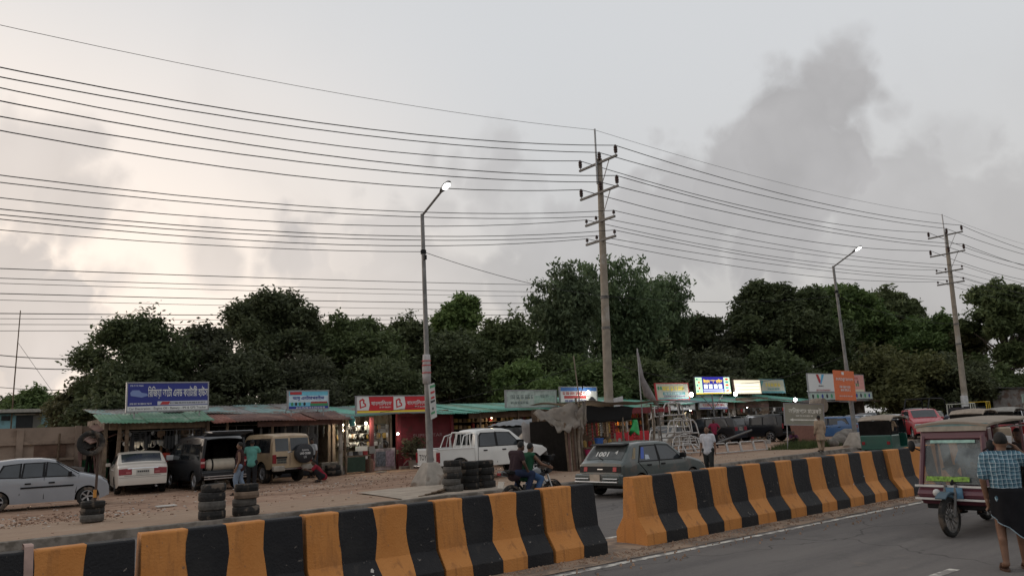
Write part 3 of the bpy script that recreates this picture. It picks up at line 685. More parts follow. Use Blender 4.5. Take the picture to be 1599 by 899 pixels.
M_tarp = mat('grey_tarp', (.215, .19, .165), .85, var=.25, scale=3, bump=.4, bscale=9, dirt=(.15, .125, .10), dirt_amt=.35)
M_mar = mat('maroon_shutter', (.135, .018, .024), .55, var=.15, scale=2, dirt=(.09, .02, .02), dirt_amt=.25)
def corrugated(n, x0, x1, eave, back, mats, parent, sw=.86, wave=.145, amp=.016, jag=.03):
    k = max(1, round((x1-x0)/sw)); w_ = (x1-x0)/k
    for i in range(k):
        a = x0+i*w_; nx = int(w_/wave*4)+1; dz = random.uniform(-.025, .025); tw = random.uniform(-.035, .035)
        mb = MB(); ey, ez = eave; by, bz = back; j = random.uniform(-jag, jag)
        ys = [(ey+j, ez), ((ey+by)/2, (ez+bz)/2+.01), (by, bz)]
        ov = .03
        xs = [a-ov+(w_+2*ov)*q/(nx-1) for q in range(nx)]
        mb.v = [(x, y+(.05*math.sin(x*1.9+ey)+tw*(x-a))*(y < by-.01), z+amp*math.sin(x*2*math.pi/wave)+dz+.004*(i % 2)-.045*(1+math.sin(x*.83+ey))*(y < by-.01)+tw*(x-a)) for (y, z) in ys for x in xs]
        mb.f = [(r_*nx+q, r_*nx+q+1, (r_+1)*nx+q+1, (r_+1)*nx+q) for r_ in range(2) for q in range(nx-1)]
        o = mk(n, mb, mats[i % len(mats)], parent, smooth='full', fix=False)
        s = o.modifiers.new('thick', 'SOLIDIFY'); s.thickness = .006
def shop(name, label, x0, x1, y0=34.4, y1=38.6, ztop=3.0, wallm=None, cat='shop'):
    t = thing(name, label, cat, (0, 0, 0), 0, None)
    wm = wallm or M_mud
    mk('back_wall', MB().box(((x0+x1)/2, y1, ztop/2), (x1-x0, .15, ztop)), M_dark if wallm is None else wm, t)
    mk('side_wall', MB().box((x0+.07, (y0+y1)/2+.1, ztop/2), (.14, y1-y0-.2, ztop)), wm, t)
    mk('side_wall', MB().box((x1-.07, (y0+y1)/2+.1, ztop/2), (.14, y1-y0-.2, ztop)), wm, t)
    mk('floor_slab', MB().box(((x0+x1)/2, (y0+y1)/2, .17), (x1-x0, y1-y0, .1)), M_concrete, t)
    return t
def posts(t, xs, y, z, r_=.06, m=None):
    for x in xs: mk('post', MB().tube([(x, y, .05), (x+random.uniform(-.03, .03), y, z/2), (x+random.uniform(-.05, .05), y+.02, z)], r_, 8), m or M_wood, t, smooth=True)
# A: battery shop, green canopy
sA = shop('battery_shop', 'open-fronted battery shop under a green tin canopy with the big blue sign', 5.8, 9.55)
corrugated('tin_sheet', 5.35, 9.45, (32.35, 2.78), (34.3, 3.16), [M_tgreen], sA)
corrugated('tin_sheet', 5.6, 9.5, (34.2, 3.2), (38.7, 3.55), [M_tteal, M_tgrey], sA)
mk('fascia', MB().box((7.5, 33.0, 2.62), (3.6, .05, .26)), mat('fascia_board', (.19, .135, .09), .9, var=.3), sA)
posts(sA, (6.05, 6.3, 9.35), 32.9, 2.8, .075); posts(sA, (7.9,), 34.2, 3.0, .05)
# B: rusty workshop
sB = shop('rusty_workshop', 'dark open workshop under a rusty red-brown tin canopy', 9.6, 15.5)
corrugated('tin_sheet', 9.45, 15.6, (32.3, 2.66), (34.4, 3.03), [M_tred, M_trust, M_trust, M_trust, M_tred, M_trust, M_trust], sB)
corrugated('tin_sheet', 9.5, 15.7, (34.3, 3.08), (38.7, 3.62), [M_tteal, M_tteal, M_tgrey], sB)
mk('fascia', MB().box((13.3, 32.75, 2.52), (3.9, .05, .22)), M_trust, sB)
posts(sB, (10.1, 12.0), 32.8, 2.7, .06); posts(sB, (15.25,), 33.0, 2.75, .10, M_concrete)
M_dblue = mat('dark_blue_door', (.012, .015, .024), .5, var=.2)
for x in (13.35, 14.3): mk('door_panel', MB().box((x, 34.3, 1.38), (.86, .06, 2.4)), M_dblue, sB, bevel=.01)
mk('block_step', MB().box((14.9, 33.2, .32), (1.1, .5, .36)), M_kerb, sB, bevel=.03)
mk('block_step', MB().box((14.85, 33.25, .62), (.95, .4, .22)), M_kerb, sB, bevel=.03)
mk('step_base', MB().box((9.9, 34, .2), (.3, .3, .1)), M_kerb, sB)
# C: lit parts shop
sC = shop('lit_parts_shop', 'brightly lit spare parts shop crammed with goods under the red and white sign', 15.55, 18.55, y0=34.3)
corrugated('tin_sheet', 15.5, 20.0, (32.9, 2.80), (38.7, 3.42), [M_tteal, M_tteal2], sC)
posts(sC, (15.65,), 33.3, 2.8, .05); 
mk('front_column', MB().box((17.35, 34.0, 1.4), (.16, .16, 2.6)), mat('red_column', (.085, .018, .02), .6, var=.2), sC)
mk('lower_panel', MB().box((16.5, 33.95, .62), (1.2, .06, .9)), mat('poster_panel', (.27, .23, .215), .7, var=.5, scale=5), sC)
mk('lower_panel', MB().box((18.0, 33.95, .68), (1.15, .06, 1.02)), mat('poster_panel2', (.30, .255, .26), .7, var=.6, scale=4), sC)
# D: closed maroon shutter
sD = shop('shuttered_shop', 'closed shop with a maroon roller shutter and faded star painting', 18.6, 22.0, y0=34.3)
corrugated('tin_sheet', 20.0, 22.2, (32.9, 2.80), (38.7, 3.42), [M_tteal2], sD)
sh = MB(); nz = 34
prof = []
for i in range(nz*2+1):
    z = .22+i*(2.45/(nz*2)); prof.append((z, .012*(i % 2)))
sh.v = [(x, 34.06-dy, z) for (z, dy) in prof for x in (18.95, 21.95)]
sh.f = [(2*i, 2*i+1, 2*i+3, 2*i+2) for i in range(len(prof)-1)]
st = mk('roller_shutter', sh, M_mar, sD)
mk('shutter_frame', MB().box((18.85, 34.05, 1.4), (.2, .2, 2.6)).box((22.0, 34.05, 1.4), (.14, .2, 2.6)).box((20.4, 34.05, 2.78), (3.3, .2, .2)), M_mar, sD)
mk('shutter_sill', MB().box((20.4, 33.95, .2), (3.2, .35, .14)), M_concrete, sD)
text('lettering', 'SUPER STAR', mat('faded_white', (.30, .20, .20), .7, var=.3), sD, (20.55, 34.035, 1.72), .16, 1.75)
star = [((.42 if i % 2 == 0 else .17)*math.sin(i*math.pi/5), (.5 if i % 2 == 0 else .2)*math.cos(i*math.pi/5)) for i in range(10)]
mk('painted_star', MB().add([(19.35+x*1.15, 34.034, .72+z*1.1) for x, z in star], [tuple(range(10))]), mat('faded_pink', (.36, .22, .21), .7, var=.3), sD)
mk('painted_star', MB().add([(19.3+x*.85, 34.030, .72+z*.82) for x, z in star], [tuple(range(10))]), mat('faded_red', (.30, .03, .04), .7, var=.2), sD)
# E: long shop with shelves behind the pickup
sE = shop('shelf_shop', 'long shop with shelves of brown goods behind the white pickup', 22.05, 30.0, y0=34.4)
corrugated('tin_sheet', 22.2, 31.2, (33.0, 2.84), (38.7, 3.45), [M_tteal2, M_tteal2, M_tgreen], sE)
posts(sE, (23.4, 26.0, 28.6), 33.4, 2.85, .05)
mk('awning_board', MB().box((26, 33.5, 2.62), (6.5, .05, .3)), mat('brown_board', (.12, .075, .05), .9, var=.4, scale=2), sE)
mk('counter', MB().box((25.5, 34.2, .65), (5.6, .5, .95)), M_wood, sE, bevel=.01)
for z in (1.25, 1.6, 1.95, 2.3): mk('shelf', MB().box((25.6, 35.0, z), (6.6, .4, .03)), M_wood, sE)
# G: snack shop with red counter and orange goods, white gable
sG = shop('snack_shop', 'shop with a red counter, lit orange goods and a white gable behind the stall', 28.9, 34.2, y0=31.2, y1=35, ztop=2.9)
corrugated('tin_sheet', 28.6, 34.6, (30.2, 2.75), (35.2, 3.55), [M_tgreen, M_tteal2, M_tgreen], sG)
mk('gable', MB().prism([(28.5, 2.2), (31.0, 2.2), (31.0, 3.35), (28.5, 2.95)], .08, Matrix.Translation((0, 30.3, 0))), mat('white_gable', (.46, .46, .47), .7, var=.1), sG)
mk('red_counter', MB().box((31.4, 30.4, .78), (2.7, .5, 1.25)), mat('red_counter_paint', (.42, .012, .022), .5, var=.12), sG, bevel=.015)
mk('maroon_fascia', MB().box((33.0, 30.15, 2.55), (3.4, .06, .34)), mat('maroon_fascia', (.15, .025, .03), .7, var=.2), sG)
posts(sG, (31.05, 33.2), 30.2, 2.7, .055, mat('pale_post', (.34, .33, .32), .7))
for z in (1.35, 1.75, 2.15): mk('shelf', MB().box((31.7, 31.6, z), (4.2, .4, .03)), M_wood, sG)
# right-hand row
RY = 37.0
M_rw = mat('grimy_wall', (.20, .17, .135), .9, var=.3, scale=1.5, dirt=(.11, .085, .065), dirt_amt=.5)
sH = shop('signboard_shops', 'row of low shops under the lit signboards, with a teal roof edge', 36.5, 58.8, y0=RY, y1=41.5, ztop=3.2, wallm=M_rw)
corrugated('tin_sheet', 36.3, 58.9, (RY-1.2, 3.12), (41.8, 3.9), [M_tteal2, M_tteal, M_tteal2, M_tgreen], sH, sw=1.5)
for i, (x, m_) in enumerate(((37.4, M_rw), (41.3, M_concrete), (45.4, M_rw), (49.6, M_concrete), (53.8, M_concrete), (58.5, M_rw))):
    mk('pillar', MB().box((x, RY-.1, 1.65), (.45, .3, 3.1)), m_, sH, bevel=.02)
mk('fascia_board', MB().box((39.4, RY-.3, 2.85), (3.4, .06, .55)), mat('grey_fascia', (.27, .26, .25), .8, var=.3, scale=3), sH)
mk('fascia_board', MB().box((47.6, RY-.3, 2.8), (3.8, .06, .5)), mat('brown_fascia', (.16, .085, .06), .8, var=.3, scale=3), sH)
for k_ in range(5): mk('wall_plank', MB().box((52.0, RY-.3+.02*(k_ % 2), 2.25+k_*.26), (4.2, .05, .235)), (M_wood, M_mud, M_trust)[k_ % 3], sH)
for x in (43.2, 47.6, 51.8, 56.2):
    mk('shelf_rack', MB().box((x, RY+1.2, 1.3), (3.2, .08, .06)).box((x, RY+1.2, 1.8), (3.2, .3, .06)).box((x, RY+1.2, 2.3), (3.2, .3, .06)).box((x-1.6, RY+1.2, 1.3), (.06, .3, 2.2)).box((x+1.6, RY+1.2, 1.3), (.06, .3, 2.2)), M_tgrey, sH)
mk('pale_wall', MB().box((44.3, RY+.9, 1.7), (2.2, .06, 1.5)), mat('cream_wall', (.40, .37, .28), .85, var=.2), sH)
# shop with white/pink signs further right
sI = shop('far_right_shop', 'last shop of the row, below the white and pink signs', 59.0, 70.0, y0=RY, y1=41.5, ztop=2.9, wallm=M_rw)
corrugated('tin_sheet', 58.9, 70.2, (RY-1.2, 2.9), (41.8, 3.5), [M_tgrey, M_trust], sI, sw=1.5)

# ---------------------------------------------------------------- signboards
def sign(name, label, x0, x1, z0, z1, y, board, frame=None, cat='sign', rz=0., th=.1, legs=0., tilt=0.):
    w_, h = x1-x0, z1-z0
    t = thing(name, label, cat, ((x0+x1)/2, y, z0), rz)
    t.rotation_euler = (R(tilt+random.uniform(-2, 1)), R(random.uniform(-.5, .5)), rz)
    mk('board', MB().box((0, th/2, h/2), (w_, th, h)), board, t, bevel=.008)
    if frame is not None:
        for (cx, cz, sx, sz) in ((0, 0, w_+.06, .05), (0, h, w_+.06, .05), (-w_/2, h/2, .05, h), (w_/2, h/2, .05, h)):
            mk('frame_bar', MB().box((cx, th/2, cz), (sx, th+.03, sz)), frame, t)
    if legs:
        for sx in (-.4, .4):
            mk('support', MB().cyl((sx*w_, th+.05, -legs), (sx*w_, th+.05, h*.8), .03, n=6).cyl((sx*w_, th+.05, h*.7), (sx*w_, th+.9, -legs*.6), .02, n=6), M_steel, t)
    return t, w_, h
def pan(t, m, x, z, sx, sz, n='printed_panel', k=1):
    return mk(n, MB().add([(x-sx/2, -.002-.003*k, z-sz/2), (x+sx/2, -.002-.003*k, z-sz/2), (x+sx/2, -.002-.003*k, z+sz/2), (x-sx/2, -.002-.003*k, z+sz/2)], [(0, 1, 2, 3)]), m, t, fix=False)
def poly(t, m, pts, n='printed_shape', k=2):
    return mk(n, MB().add([(x, -.002-.003*k, z) for x, z in pts], [tuple(range(len(pts)))]), m, t, fix=False)
def disc(x, z, rx, rz, n=18): return [(x+rx*math.cos(2*math.pi*i/n), z+rz*math.sin(2*math.pi*i/n)) for i in range(n)]
import re
def bn(s):     # Bengali in visual order: vowel signs that stand before their consonant are moved there
    C_ = '([\u0995-\u09b9\u09dc-\u09df]\u09bc?(?:\u09cd[\u0995-\u09b9]\u09bc?)*)'
    s = re.sub(C_+'\u09cb', '\u09c7\\1\u09be', s); s = re.sub(C_+'([\u09bf\u09c7\u09c8])', r'\2\1', s)
    return s.replace('\u09cd', '')
def lett(t, s, m, x, z, h, wd=None, bold=.0, k=4): return text('lettering', bn(s), m, t, (x, -.002-.003*k, z), h, wd, bold=bold)
_sr = random.Random(21)
def scrib(t, m, x, z, h, wd, k=4):     # print too small to read in the photograph
    mb = MB(); q = x-wd/2; y = -.002-.003*k
    def r_(a, b, c, d): mb.add([(a, y, c), (b, y, c), (b, y, d), (a, y, d)], [(0, 1, 2, 3)])
    while q < x+wd/2-h*.3:
        n = _sr.randint(2, 5); w0 = q
        for i in range(n):
            if q > x+wd/2-h*.3: break
            g = h*_sr.uniform(.35, .6); r_(q+h*.05, q+h*.05+h*.14, z-h*.5, z+h*.4); r_(q+h*.14, q+g, z-h*.5+h*_sr.uniform(0, .4), z-h*.36+h*_sr.uniform(.3, .4)); q += g
        r_(w0, q, z+h*.36, z+h*.5); q += h*.4
    return mk('lettering', mb, m, t, fix=False)
M_bblue = mat('board_blue', (.028, .038, .22), .5, var=.08, scale=1); M_frame = mat('sign_frame', (.30, .30, .31), .5, .4)
# 1 battery house
t, W_, H_ = sign('shop_sign', 'wide blue signboard with white Bengali lettering on the left roof', 6.34, 9.45, 3.2, 4.34, 33.3, M_bblue, M_frame, legs=.5)
pan(t, M_pwh, 0, .1, 3.08, .2); pan(t, mat('print_pale', (.52, .53, .58), .7, var=0), .55, .31, 1.95, .15); poly(t, M_prd, [(-.33, .25), (.0, .25), (.06, .37), (-.25, .37)])
lett(t, 'রিজিয়া অটো এন্ড ব্যাটারী হাউস', M_pwh, .37, .74, .50, 2.32, bold=.014)
lett(t, 'Car Decoration - Engine Oil - Battery - IPS & GPS Tracker', M_pbk, 0, .095, .12, 2.95)
poly(t, mat('print_sky', (.20, .26, .48), .7, var=0), [(-1.42, .62), (-1.02, .55), (-.78, .62), (-.82, .70), (-1.02, .74), (-1.12, .84), (-1.36, .84), (-1.44, .74)]); scrib(t, mat('print_sky2', (.45, .48, .62), .7, var=0), -1.2, 1.02, .07, .5)
scrib(t, M_pbk, .75, .31, .06, 1.4); scrib(t, M_pwh, -1.05, .30, .06, .8)
# 2 small blue/white sign
t, W_, H_ = sign('shop_sign', 'small light-blue signboard with dark blue lettering above the rusty canopy', 12.94, 14.86, 3.14, 3.97, 33.4, M_pcy, M_frame, legs=.4)
pan(t, mat('print_ice', (.50, .62, .68), .7, var=.1), 0, .46, 1.9, .3); pan(t, M_pbl, 0, .07, 1.9, .13); pan(t, M_pgr, .5, .2, .85, .12); pan(t, M_prd, .5, .30, .8, .08); pan(t, M_prd, -.6, .72, .55, .13)
lett(t, 'আবু এন্টারপ্রাইজ', M_pbl, 0, .50, .24, 1.5, bold=.02); scrib(t, M_pwh, .1, .07, .07, 1.4)
for i, x in enumerate((-.78, -.6, -.42, -.2)): poly(t, M_pbk if i % 2 else M_pgr, disc(x, .24, .06, .08, 9))
# 3 telecom sign, two repeats
M_red = mat('board_red', (.50, .025, .035), .5, var=.06)
t, W_, H_ = sign('shop_sign', 'long red and white telecom signboard with a yellow lower edge', 16.0, 19.85, 2.86, 3.66, 32.85, M_red, M_frame)
for ox in (-1.925, 0):
    poly(t, M_pwh, [(ox+.02, .14), (ox+.62, .14), (ox+.68, .40), (ox+.62, .78), (ox+.02, .78)], k=1)
    # heart-like ribbon "B"
    a = [(ox+.17, .22), (ox+.50, .32), (ox+.48, .45), (ox+.40, .50), (ox+.42, .62), (ox+.32, .70), (ox+.14, .60)]
    poly(t, M_red, a, k=2); poly(t, M_pwh, [(ox+.23, .30), (ox+.42, .36), (ox+.40, .42), (ox+.32, .46), (ox+.34, .56), (ox+.29, .61), (ox+.21, .55)], k=3)
    lett(t, 'বাংলালিংক', M_pwh, ox+1.3, .48, .24, 1.1, bold=.012); scrib(t, M_pwh, ox+1.5, .27, .07, .62)
pan(t, M_pye, 0, .06, 3.8, .10, k=3)
# 4 faded white/green sign
M_pale = mat('board_faded', (.40, .47, .43), .75, var=.15, scale=2, dirt=(.27, .32, .29), dirt_amt=.35, dirt_scale=3)
t, W_, H_ = sign('shop_sign', 'faded pale green signboard with worn dark lettering behind the stall', 25.0, 28.62, 2.98, 3.9, 33.2, M_pale, M_frame)
scrib(t, mat('print_faded', (.16, .20, .19), .8, var=.3), -.7, .55, .22, 1.6); scrib(t, MATS['print_faded'], -.9, .25, .13, 1.2); pan(t, mat('print_mint', (.30, .42, .36), .8, var=.2), .9, .35, 1.5, .55); scrib(t, MATS['print_faded'], .95, .6, .16, .7)
# 5 colourful sign with car
t, W_, H_ = sign('shop_sign', 'blue, white and red signboard with a car picture, lit by a bulb', 28.64, 31.5, 2.95, 4.05, 32.9, M_pwh, M_frame)
pan(t, mat('print_blue2', (.06, .16, .42), .7, var=.1), 0, .97, 2.8, .22); pan(t, M_prd, -.4, .09, 2.0, .16); pan(t, M_prd, -.3, .52, 1.7, .16); scrib(t, M_prd, -.3, .74, .17, 1.9); scrib(t, M_pbl, -.3, .3, .13, 1.6); poly(t, M_pbk, [(.75, .25), (1.3, .25), (1.3, .4), (1.2, .42), (1.1, .53), (.9, .53), (.82, .42), (.75, .4)])
# right-hand signs
k_ = 36.4/34
def rs(a): return a*k_
def rz_(z): return 1.9+(z-1.9)*k_
YS = 35.6; k_ = YS/34
t, W_, H_ = sign('shop_sign', 'cream signboard with yellow and teal print, leftmost of the right-hand signs', rs(37.95), rs(41.2), rz_(3.26), rz_(4.34), YS, mat('board_cream', (.42, .42, .33), .7, var=.12, scale=2), M_prd, tilt=-3)
scrib(t, M_pye, .1, .76, .3, 2.3); pan(t, mat('print_teal', (.09, .30, .30), .7, var=.1), .1, .42, 2.3, .2); scrib(t, M_pwh, .1, .42, .13, 2.0); pan(t, mat('print_wave', (.13, .36, .36), .7, var=.2), 0, .07, 3.2, .12); scrib(t, M_pbl, .1, .22, .09, 2.2)
for q in (-1.45, -1.2): poly(t, M_pgr, disc(q, .8, .1, .13, 8))
G_ = 1.15
t, W_, H_ = sign('lit_shop_sign', 'glowing blue signboard with yellow lettering and green side panels', rs(41.6), rs(45.45), rz_(3.58), rz_(4.78), YS-.25, glow('lit_blue', (.012, .012, .22), 1.), mat('dark_sign_frame', (.03, .03, .03), .5), tilt=-2)
lw = glow('lit_white', (.72, .78, .72), 1.1); lg = glow('lit_mint', (.50, .72, .45), .9); ly = glow('lit_yellow', (.80, .55, .02), 1.2)
pan(t, lg, -1.62, .63, .78, 1.14); pan(t, lg, 1.62, .63, .72, 1.14); pan(t, ly, 0, .05, 4.0, .07)
for q in range(5):
    z = 1.06-q*.21
    poly(t, (glow('lit_red', (.55, .06, .04), .8), glow('lit_teal', (.05, .28, .25), .8))[q % 2], disc(1.62, z, .2, .075, 10)); poly(t, (MATS['lit_teal'], MATS['lit_red'])[q % 2], disc(-1.78+.2*(q % 2), z, .1, .07, 8))
lett(t, 'ঈমান কার হাউস', ly, 0, .93, .32, 2.2, bold=.025)
for q in (-.85, -.3, .28, .82): pan(t, lw, q, .55, .42, .3)
for z in (.30, .16): pan(t, glow('lit_pale', (.5, .55, .8), 1.), 0, z, 2.3, .085)
scrib(t, glow('lit_black', (.02, .02, .02), .1), -.3, .55, .08, .34)
mk('post', MB().cyl((0, .2, -2.9), (0, .2, 0), .05, n=8).cyl((0, .2, -1.1), (-1.3, .2, 0), .03, n=6).cyl((0, .2, -1.1), (1.3, .2, 0), .03, n=6), M_arm, t)
t, W_, H_ = sign('lit_shop_sign', 'blank cream lightbox sign glowing warm white', rs(45.95), rs(49.15), rz_(3.55), rz_(4.58), YS-.2, glow('lit_cream', (.62, .56, .42), 1.), mat('brown_frame', (.10, .06, .045), .6), tilt=-3)
for q in (.2, .45, .68): pan(t, glow('lit_tube', (.9, .86, .72), 1.15), 0, q, 2.9, .08)
t, W_, H_ = sign('shop_sign', 'teal-edged cream sign with yellow print, right of the lightbox', rs(49.4), rs(52.5), rz_(3.62), rz_(4.62), YS, MATS['board_cream'], mat('teal_frame', (.10, .25, .30), .6), tilt=-3)
scrib(t, M_pye, .1, .62, .26, 2.0); scrib(t, MATS['print_teal'], .1, .3, .14, 1.6); pan(t, MATS['print_wave'], 0, .08, 3.0, .12); poly(t, MATS['print_teal'], [(-1.5, .4), (-1.1, .95), (-1.5, .95)])
t, W_, H_ = sign('shop_sign', 'white signboard with a red and blue V-shaped ribbon emblem', rs(55.75), rs(59.6), rz_(3.65), rz_(5.1), YS, M_pwh, M_frame)
poly(t, mat('print_azure', (.10, .38, .62), .6, var=0), [(-.35, .85), (-.05, .62), (.35, 1.2), (.5, 1.45), (.1, 1.45), (-.05, 1.0)]); poly(t, M_prd, [(-.75, 1.45), (-.4, 1.45), (-.12, .95), (-.2, .66), (-.4, .78)], k=3); scrib(t, M_pbk, -.1, .48, .12, .8); scrib(t, M_prd, .2, .12, .13, 2.2)
t, W_, H_ = sign('shop_sign', 'pink signboard with small black pictures right of the far lamp post', rs(61.2), rs(64.4), rz_(3.6), rz_(5.05), YS, M_ppk, M_frame)
for q in range(5): pan(t, M_pbk if q % 2 else M_pgr, -.3+.3*q-.3*(q == 4), .62+.25*(q % 2), .2, .26)
pan(t, mat('print_cream', (.62, .55, .42), .7, var=0), 0, .12, 3.0, .2); scrib(t, M_prd, 0, 1.2, .16, 1.5)
for (a, b_, lb) in ((55.7, 60.2, 'narrow pale green strip sign with dark symbols below the V emblem sign'), (61.0, 65.4, 'narrow pale green strip sign below the pink sign')):
    t, W_, H_ = sign('strip_sign', lb, rs(a), rs(b_), rz_(3.0), rz_(3.58), YS-.05, mat('strip_pale', (.36, .45, .40), .7, var=.2), M_frame)
    for q in range(6): poly(t, (M_pbk, M_pgr, M_pbl)[q % 3], disc(-W_/2+.5+q*.72, H_/2, .16, .19, 7))
t, W_, H_ = sign('strip_sign', 'white strip sign with blurred dark lettering under the cream sign', rs(39.4), rs(42.1), rz_(2.58), rz_(3.1), 36.0, mat('strip_white', (.44, .44, .42), .7, var=.2), M_frame)
scrib(t, M_pbk, 0, .28, .26, 1.7)
t, W_, H_ = sign('strip_sign', 'white strip sign with red lettering and blue edge under the lit blue sign', rs(42.6), rs(45.7), rz_(2.58), rz_(3.0), 36.0, MATS['strip_white'], M_frame)
scrib(t, M_prd, 0, .27, .16, 2.5); pan(t, M_pbl, 0, .06, 3.2, .08)
# orange banner on the far lamp post
t, W_, H_ = sign('banner', 'orange banner with white lettering hung on the far lamp post', 36.1, 37.85, 2.5, 4.0, 20.55, M_por, None, th=.03, rz=R(-4), cat='banner')
t.rotation_euler = (0, R(2.0), R(-4))
lett(t, 'autogramm', M_pwh, 0, 1.05, .2, 1.45); scrib(t, M_pwh, 0, .68, .11, .95); scrib(t, M_pwh, 0, .52, .11, .8); scrib(t, M_pwh, 0, .22, .06, 1.1); pan(t, M_pwh, -.1, 1.36, .2, .14)
# grass-side notice board on two legs
t, W_, H_ = sign('notice_board', 'grey-green notice board with white arrow on thin legs in the grass patch', -1.05, 1.05, 0, 1.12, 0, mat('board_olive', (.26, .255, .21), .8, var=.15, scale=2), M_frame, th=.04)
t.location = (37.1, 23.1, 1.35); t.rotation_euler = (0, R(3.5), R(-36))
lett(t, 'অলিম্পাস মার্কেট', mat('board_lettering', (.74, .74, .68), .8, var=.2), .05, .76, .30, 1.75, bold=.015); scrib(t, MATS['board_lettering'], 0, .48, .08, .9)
poly(t, MATS['board_lettering'], [(-.8, .27), (-.6, .35), (-.6, .30), (.55, .30), (.55, .37), (.8, .27), (.55, .17), (.55, .24), (-.6, .24), (-.6, .19)])
for x in (-.95, .9): mk('leg', MB().cyl((x, .03, -1.3), (x*.98, .03, .1), .028, n=6), M_steel, t)

# ---------------------------------------------------------------- brick wall ruin, tin fence, blue house, mast at the far left
M_brickw = mat('weathered_plaster', (.27, .205, .16), .95, var=.25, scale=1.2, bump=.4, dirt=(.15, .105, .08), dirt_amt=.45, dirt_scale=.9)
M_brick = mat('old_brick', (.14, .085, .062), .95, var=.3, scale=3, bump=.3)
t = thing('ruined_wall', 'unfinished plastered brick wall with concrete bands at the left edge', 'wall', (0, 0, 0))
mk('wall', MB().box((-1.6, 37.6, 1.4), (16.2, .25, 2.75)), M_brickw, t)
mk('concrete_band', MB().box((-1.6, 37.42, 2.15), (16.2, .12, .13)), mat('band_concrete', (.26, .195, .15), .9, var=.2), t)
mk('concrete_band', MB().box((-1.6, 37.42, 1.45), (16.2, .12, .10)), MATS['band_concrete'], t)
for x in (.6, 3.2, 5.3): mk('pillar', MB().box((x, 37.4, 1.4+.1*(x > 5)), (.24, .16, 2.6)), M_brickw, t)
for (x, w_) in ((1.9, .8), (4.3, 1.15), (6.0, .35)): mk('brick_infill', MB().box((x, 37.46, 1.80), (w_, .05, .5)), M_brick, t)
mk('wall_post', MB().cyl((4.55, 37.3, .15), (4.6, 37.3, 2.5), .04, n=6), M_wood, t)
t = thing('tin_fence', 'rusty grey tin sheet fence in front of the ruined wall', 'fence', (0, 0, 0))
for i in range(13):
    mb = MB(); x = -5.2+i*.84; nx = 16
    mb.v = [(x+.86*q/15, 36.3+.02*math.sin(q*2.4)+.05*math.sin(i), z+random.uniform(-.01, .01)) for z in (.1, 1.15+.07*math.sin(i*2.1)) for q in range(nx)]
    mb.f = [(q, q+1, nx+q+1, nx+q) for q in range(nx-1)]
    o = mk('tin_sheet', mb, (mat('fence_tin', (.105, .10, .095), .7, .1, var=.25, dirt=(.09, .06, .045), dirt_amt=.4), M_tgrey, MATS['fence_tin'])[i % 3 if i < 11 else 0], t, smooth='full', fix=False); o.modifiers.new('s', 'SOLIDIFY').thickness = .006
o = mk('green_tarpaulin', MB().box((5.75, 36.1, .72), (1.05, .04, 1.3)), mat('green_tarp', (.03, .145, .065), .6, var=.25, scale=3), None); tag(o, 'dark green tarpaulin sheet beside the white sedan', 'tarpaulin')
o = mk('corrugated_iron', MB().box((4.85, 35.5, .62), (.85, .02, 1.1), ry=R(7), rx=R(-14)), M_tgrey, None); tag(o, 'grey corrugated tin panel leaning behind the silver car', 'tin sheet')
t = thing('lumber_pile', 'dark broken planks and thatch leaning at the end of the battery shop', 'lumber', (0, 0, 0))
for i in range(16):
    x = 5.2+random.uniform(-.15, .9); mk('plank', MB().cyl((x, 35.2+random.uniform(-.3, .3), .1), (x+random.uniform(-.3, .9), 36.2, 1.7+random.uniform(0, 1.3)), random.uniform(.03, .06), n=6), (M_wood, M_dark, M_trust)[i % 3], t)
for i in range(4): mk('roof_scrap', MB().box((6.0-.12*i, 35.4, 2.75-.22*i), (1.0, 1.6, .03), ry=R(-20), rx=R(10)), (M_trust, M_dark)[i % 2], t)
M_blueh = mat('blue_plaster', (.23, .42, .47), .85, var=.15, scale=2, dirt=(.17, .28, .30), dirt_amt=.3)
t = thing('blue_house', 'small light-blue house with a flat pale roof at the left edge', 'house', (0, 0, 0))
mk('wall', MB().box((1.9, 62.5, 2.1), (9.6, 4.4, 4.3)), M_blueh, t); mk('roof_slab', MB().box((1.9, 62.3, 4.42), (10.2, 5.2, .22)), mat('roof_pale', (.33, .31, .28), .9, var=.2), t, bevel=.02)
mk('shutter', MB().box((5.35, 60.27, 3.55), (.95, .06, 1.15)), mat('window_dark', (.02, .022, .024), .5), t); mk('shutter', MB().box((6.05, 60.27, 3.55), (.45, .05, 1.2)), mat('grey_shutter', (.15, .145, .13), .8), t); mk('lintel', MB().box((5.6, 60.2, 4.2), (1.7, .16, .1)), M_concrete, t)
mk('vent', MB().box((4.3, 60.27, 3.98), (.5, .06, .3)), MATS['window_dark'], t); mk('blue_pillar', MB().box((9.6, 60.5, 2.3), (.5, .5, 4)), M_blueh, t)
t = thing('radio_mast', 'thin tall bamboo mast with guy wires beside the blue house', 'mast', (4.6, 60, 0))
mk('mast', MB().tube([(0, 0, 0), (0, 0, 6), (.05, 0, 11.1)], [.05, .04, .03], 6), M_wood, t); mk('guy_wire', MB().cyl((0, 0, 9), (4, 1, 3.2), .012, n=4), M_wire, t)
t = thing('scrap_frame', 'bent metal roof frame on the right of the blue house', 'frame', (7.4, 58, 0))
mk('bent_pipe', MB().cyl((0, 0, 0), (0, 0, 5.2), .04, n=5), M_steel, t); mk('bent_pipe', MB().cyl((.7, 0, 3), (.2, 0, 5.3), .03, n=5).cyl((.2, 0, 5.2), (.9, 0, 4.2), .03, n=5).cyl((.9, 0, 4.2), (.1, 0, 3), .03, n=5), M_steel, t); mk('dark_shed', MB().box((1.0, 1.5, 2), (2.2, 1.5, 4)), M_dark, t)

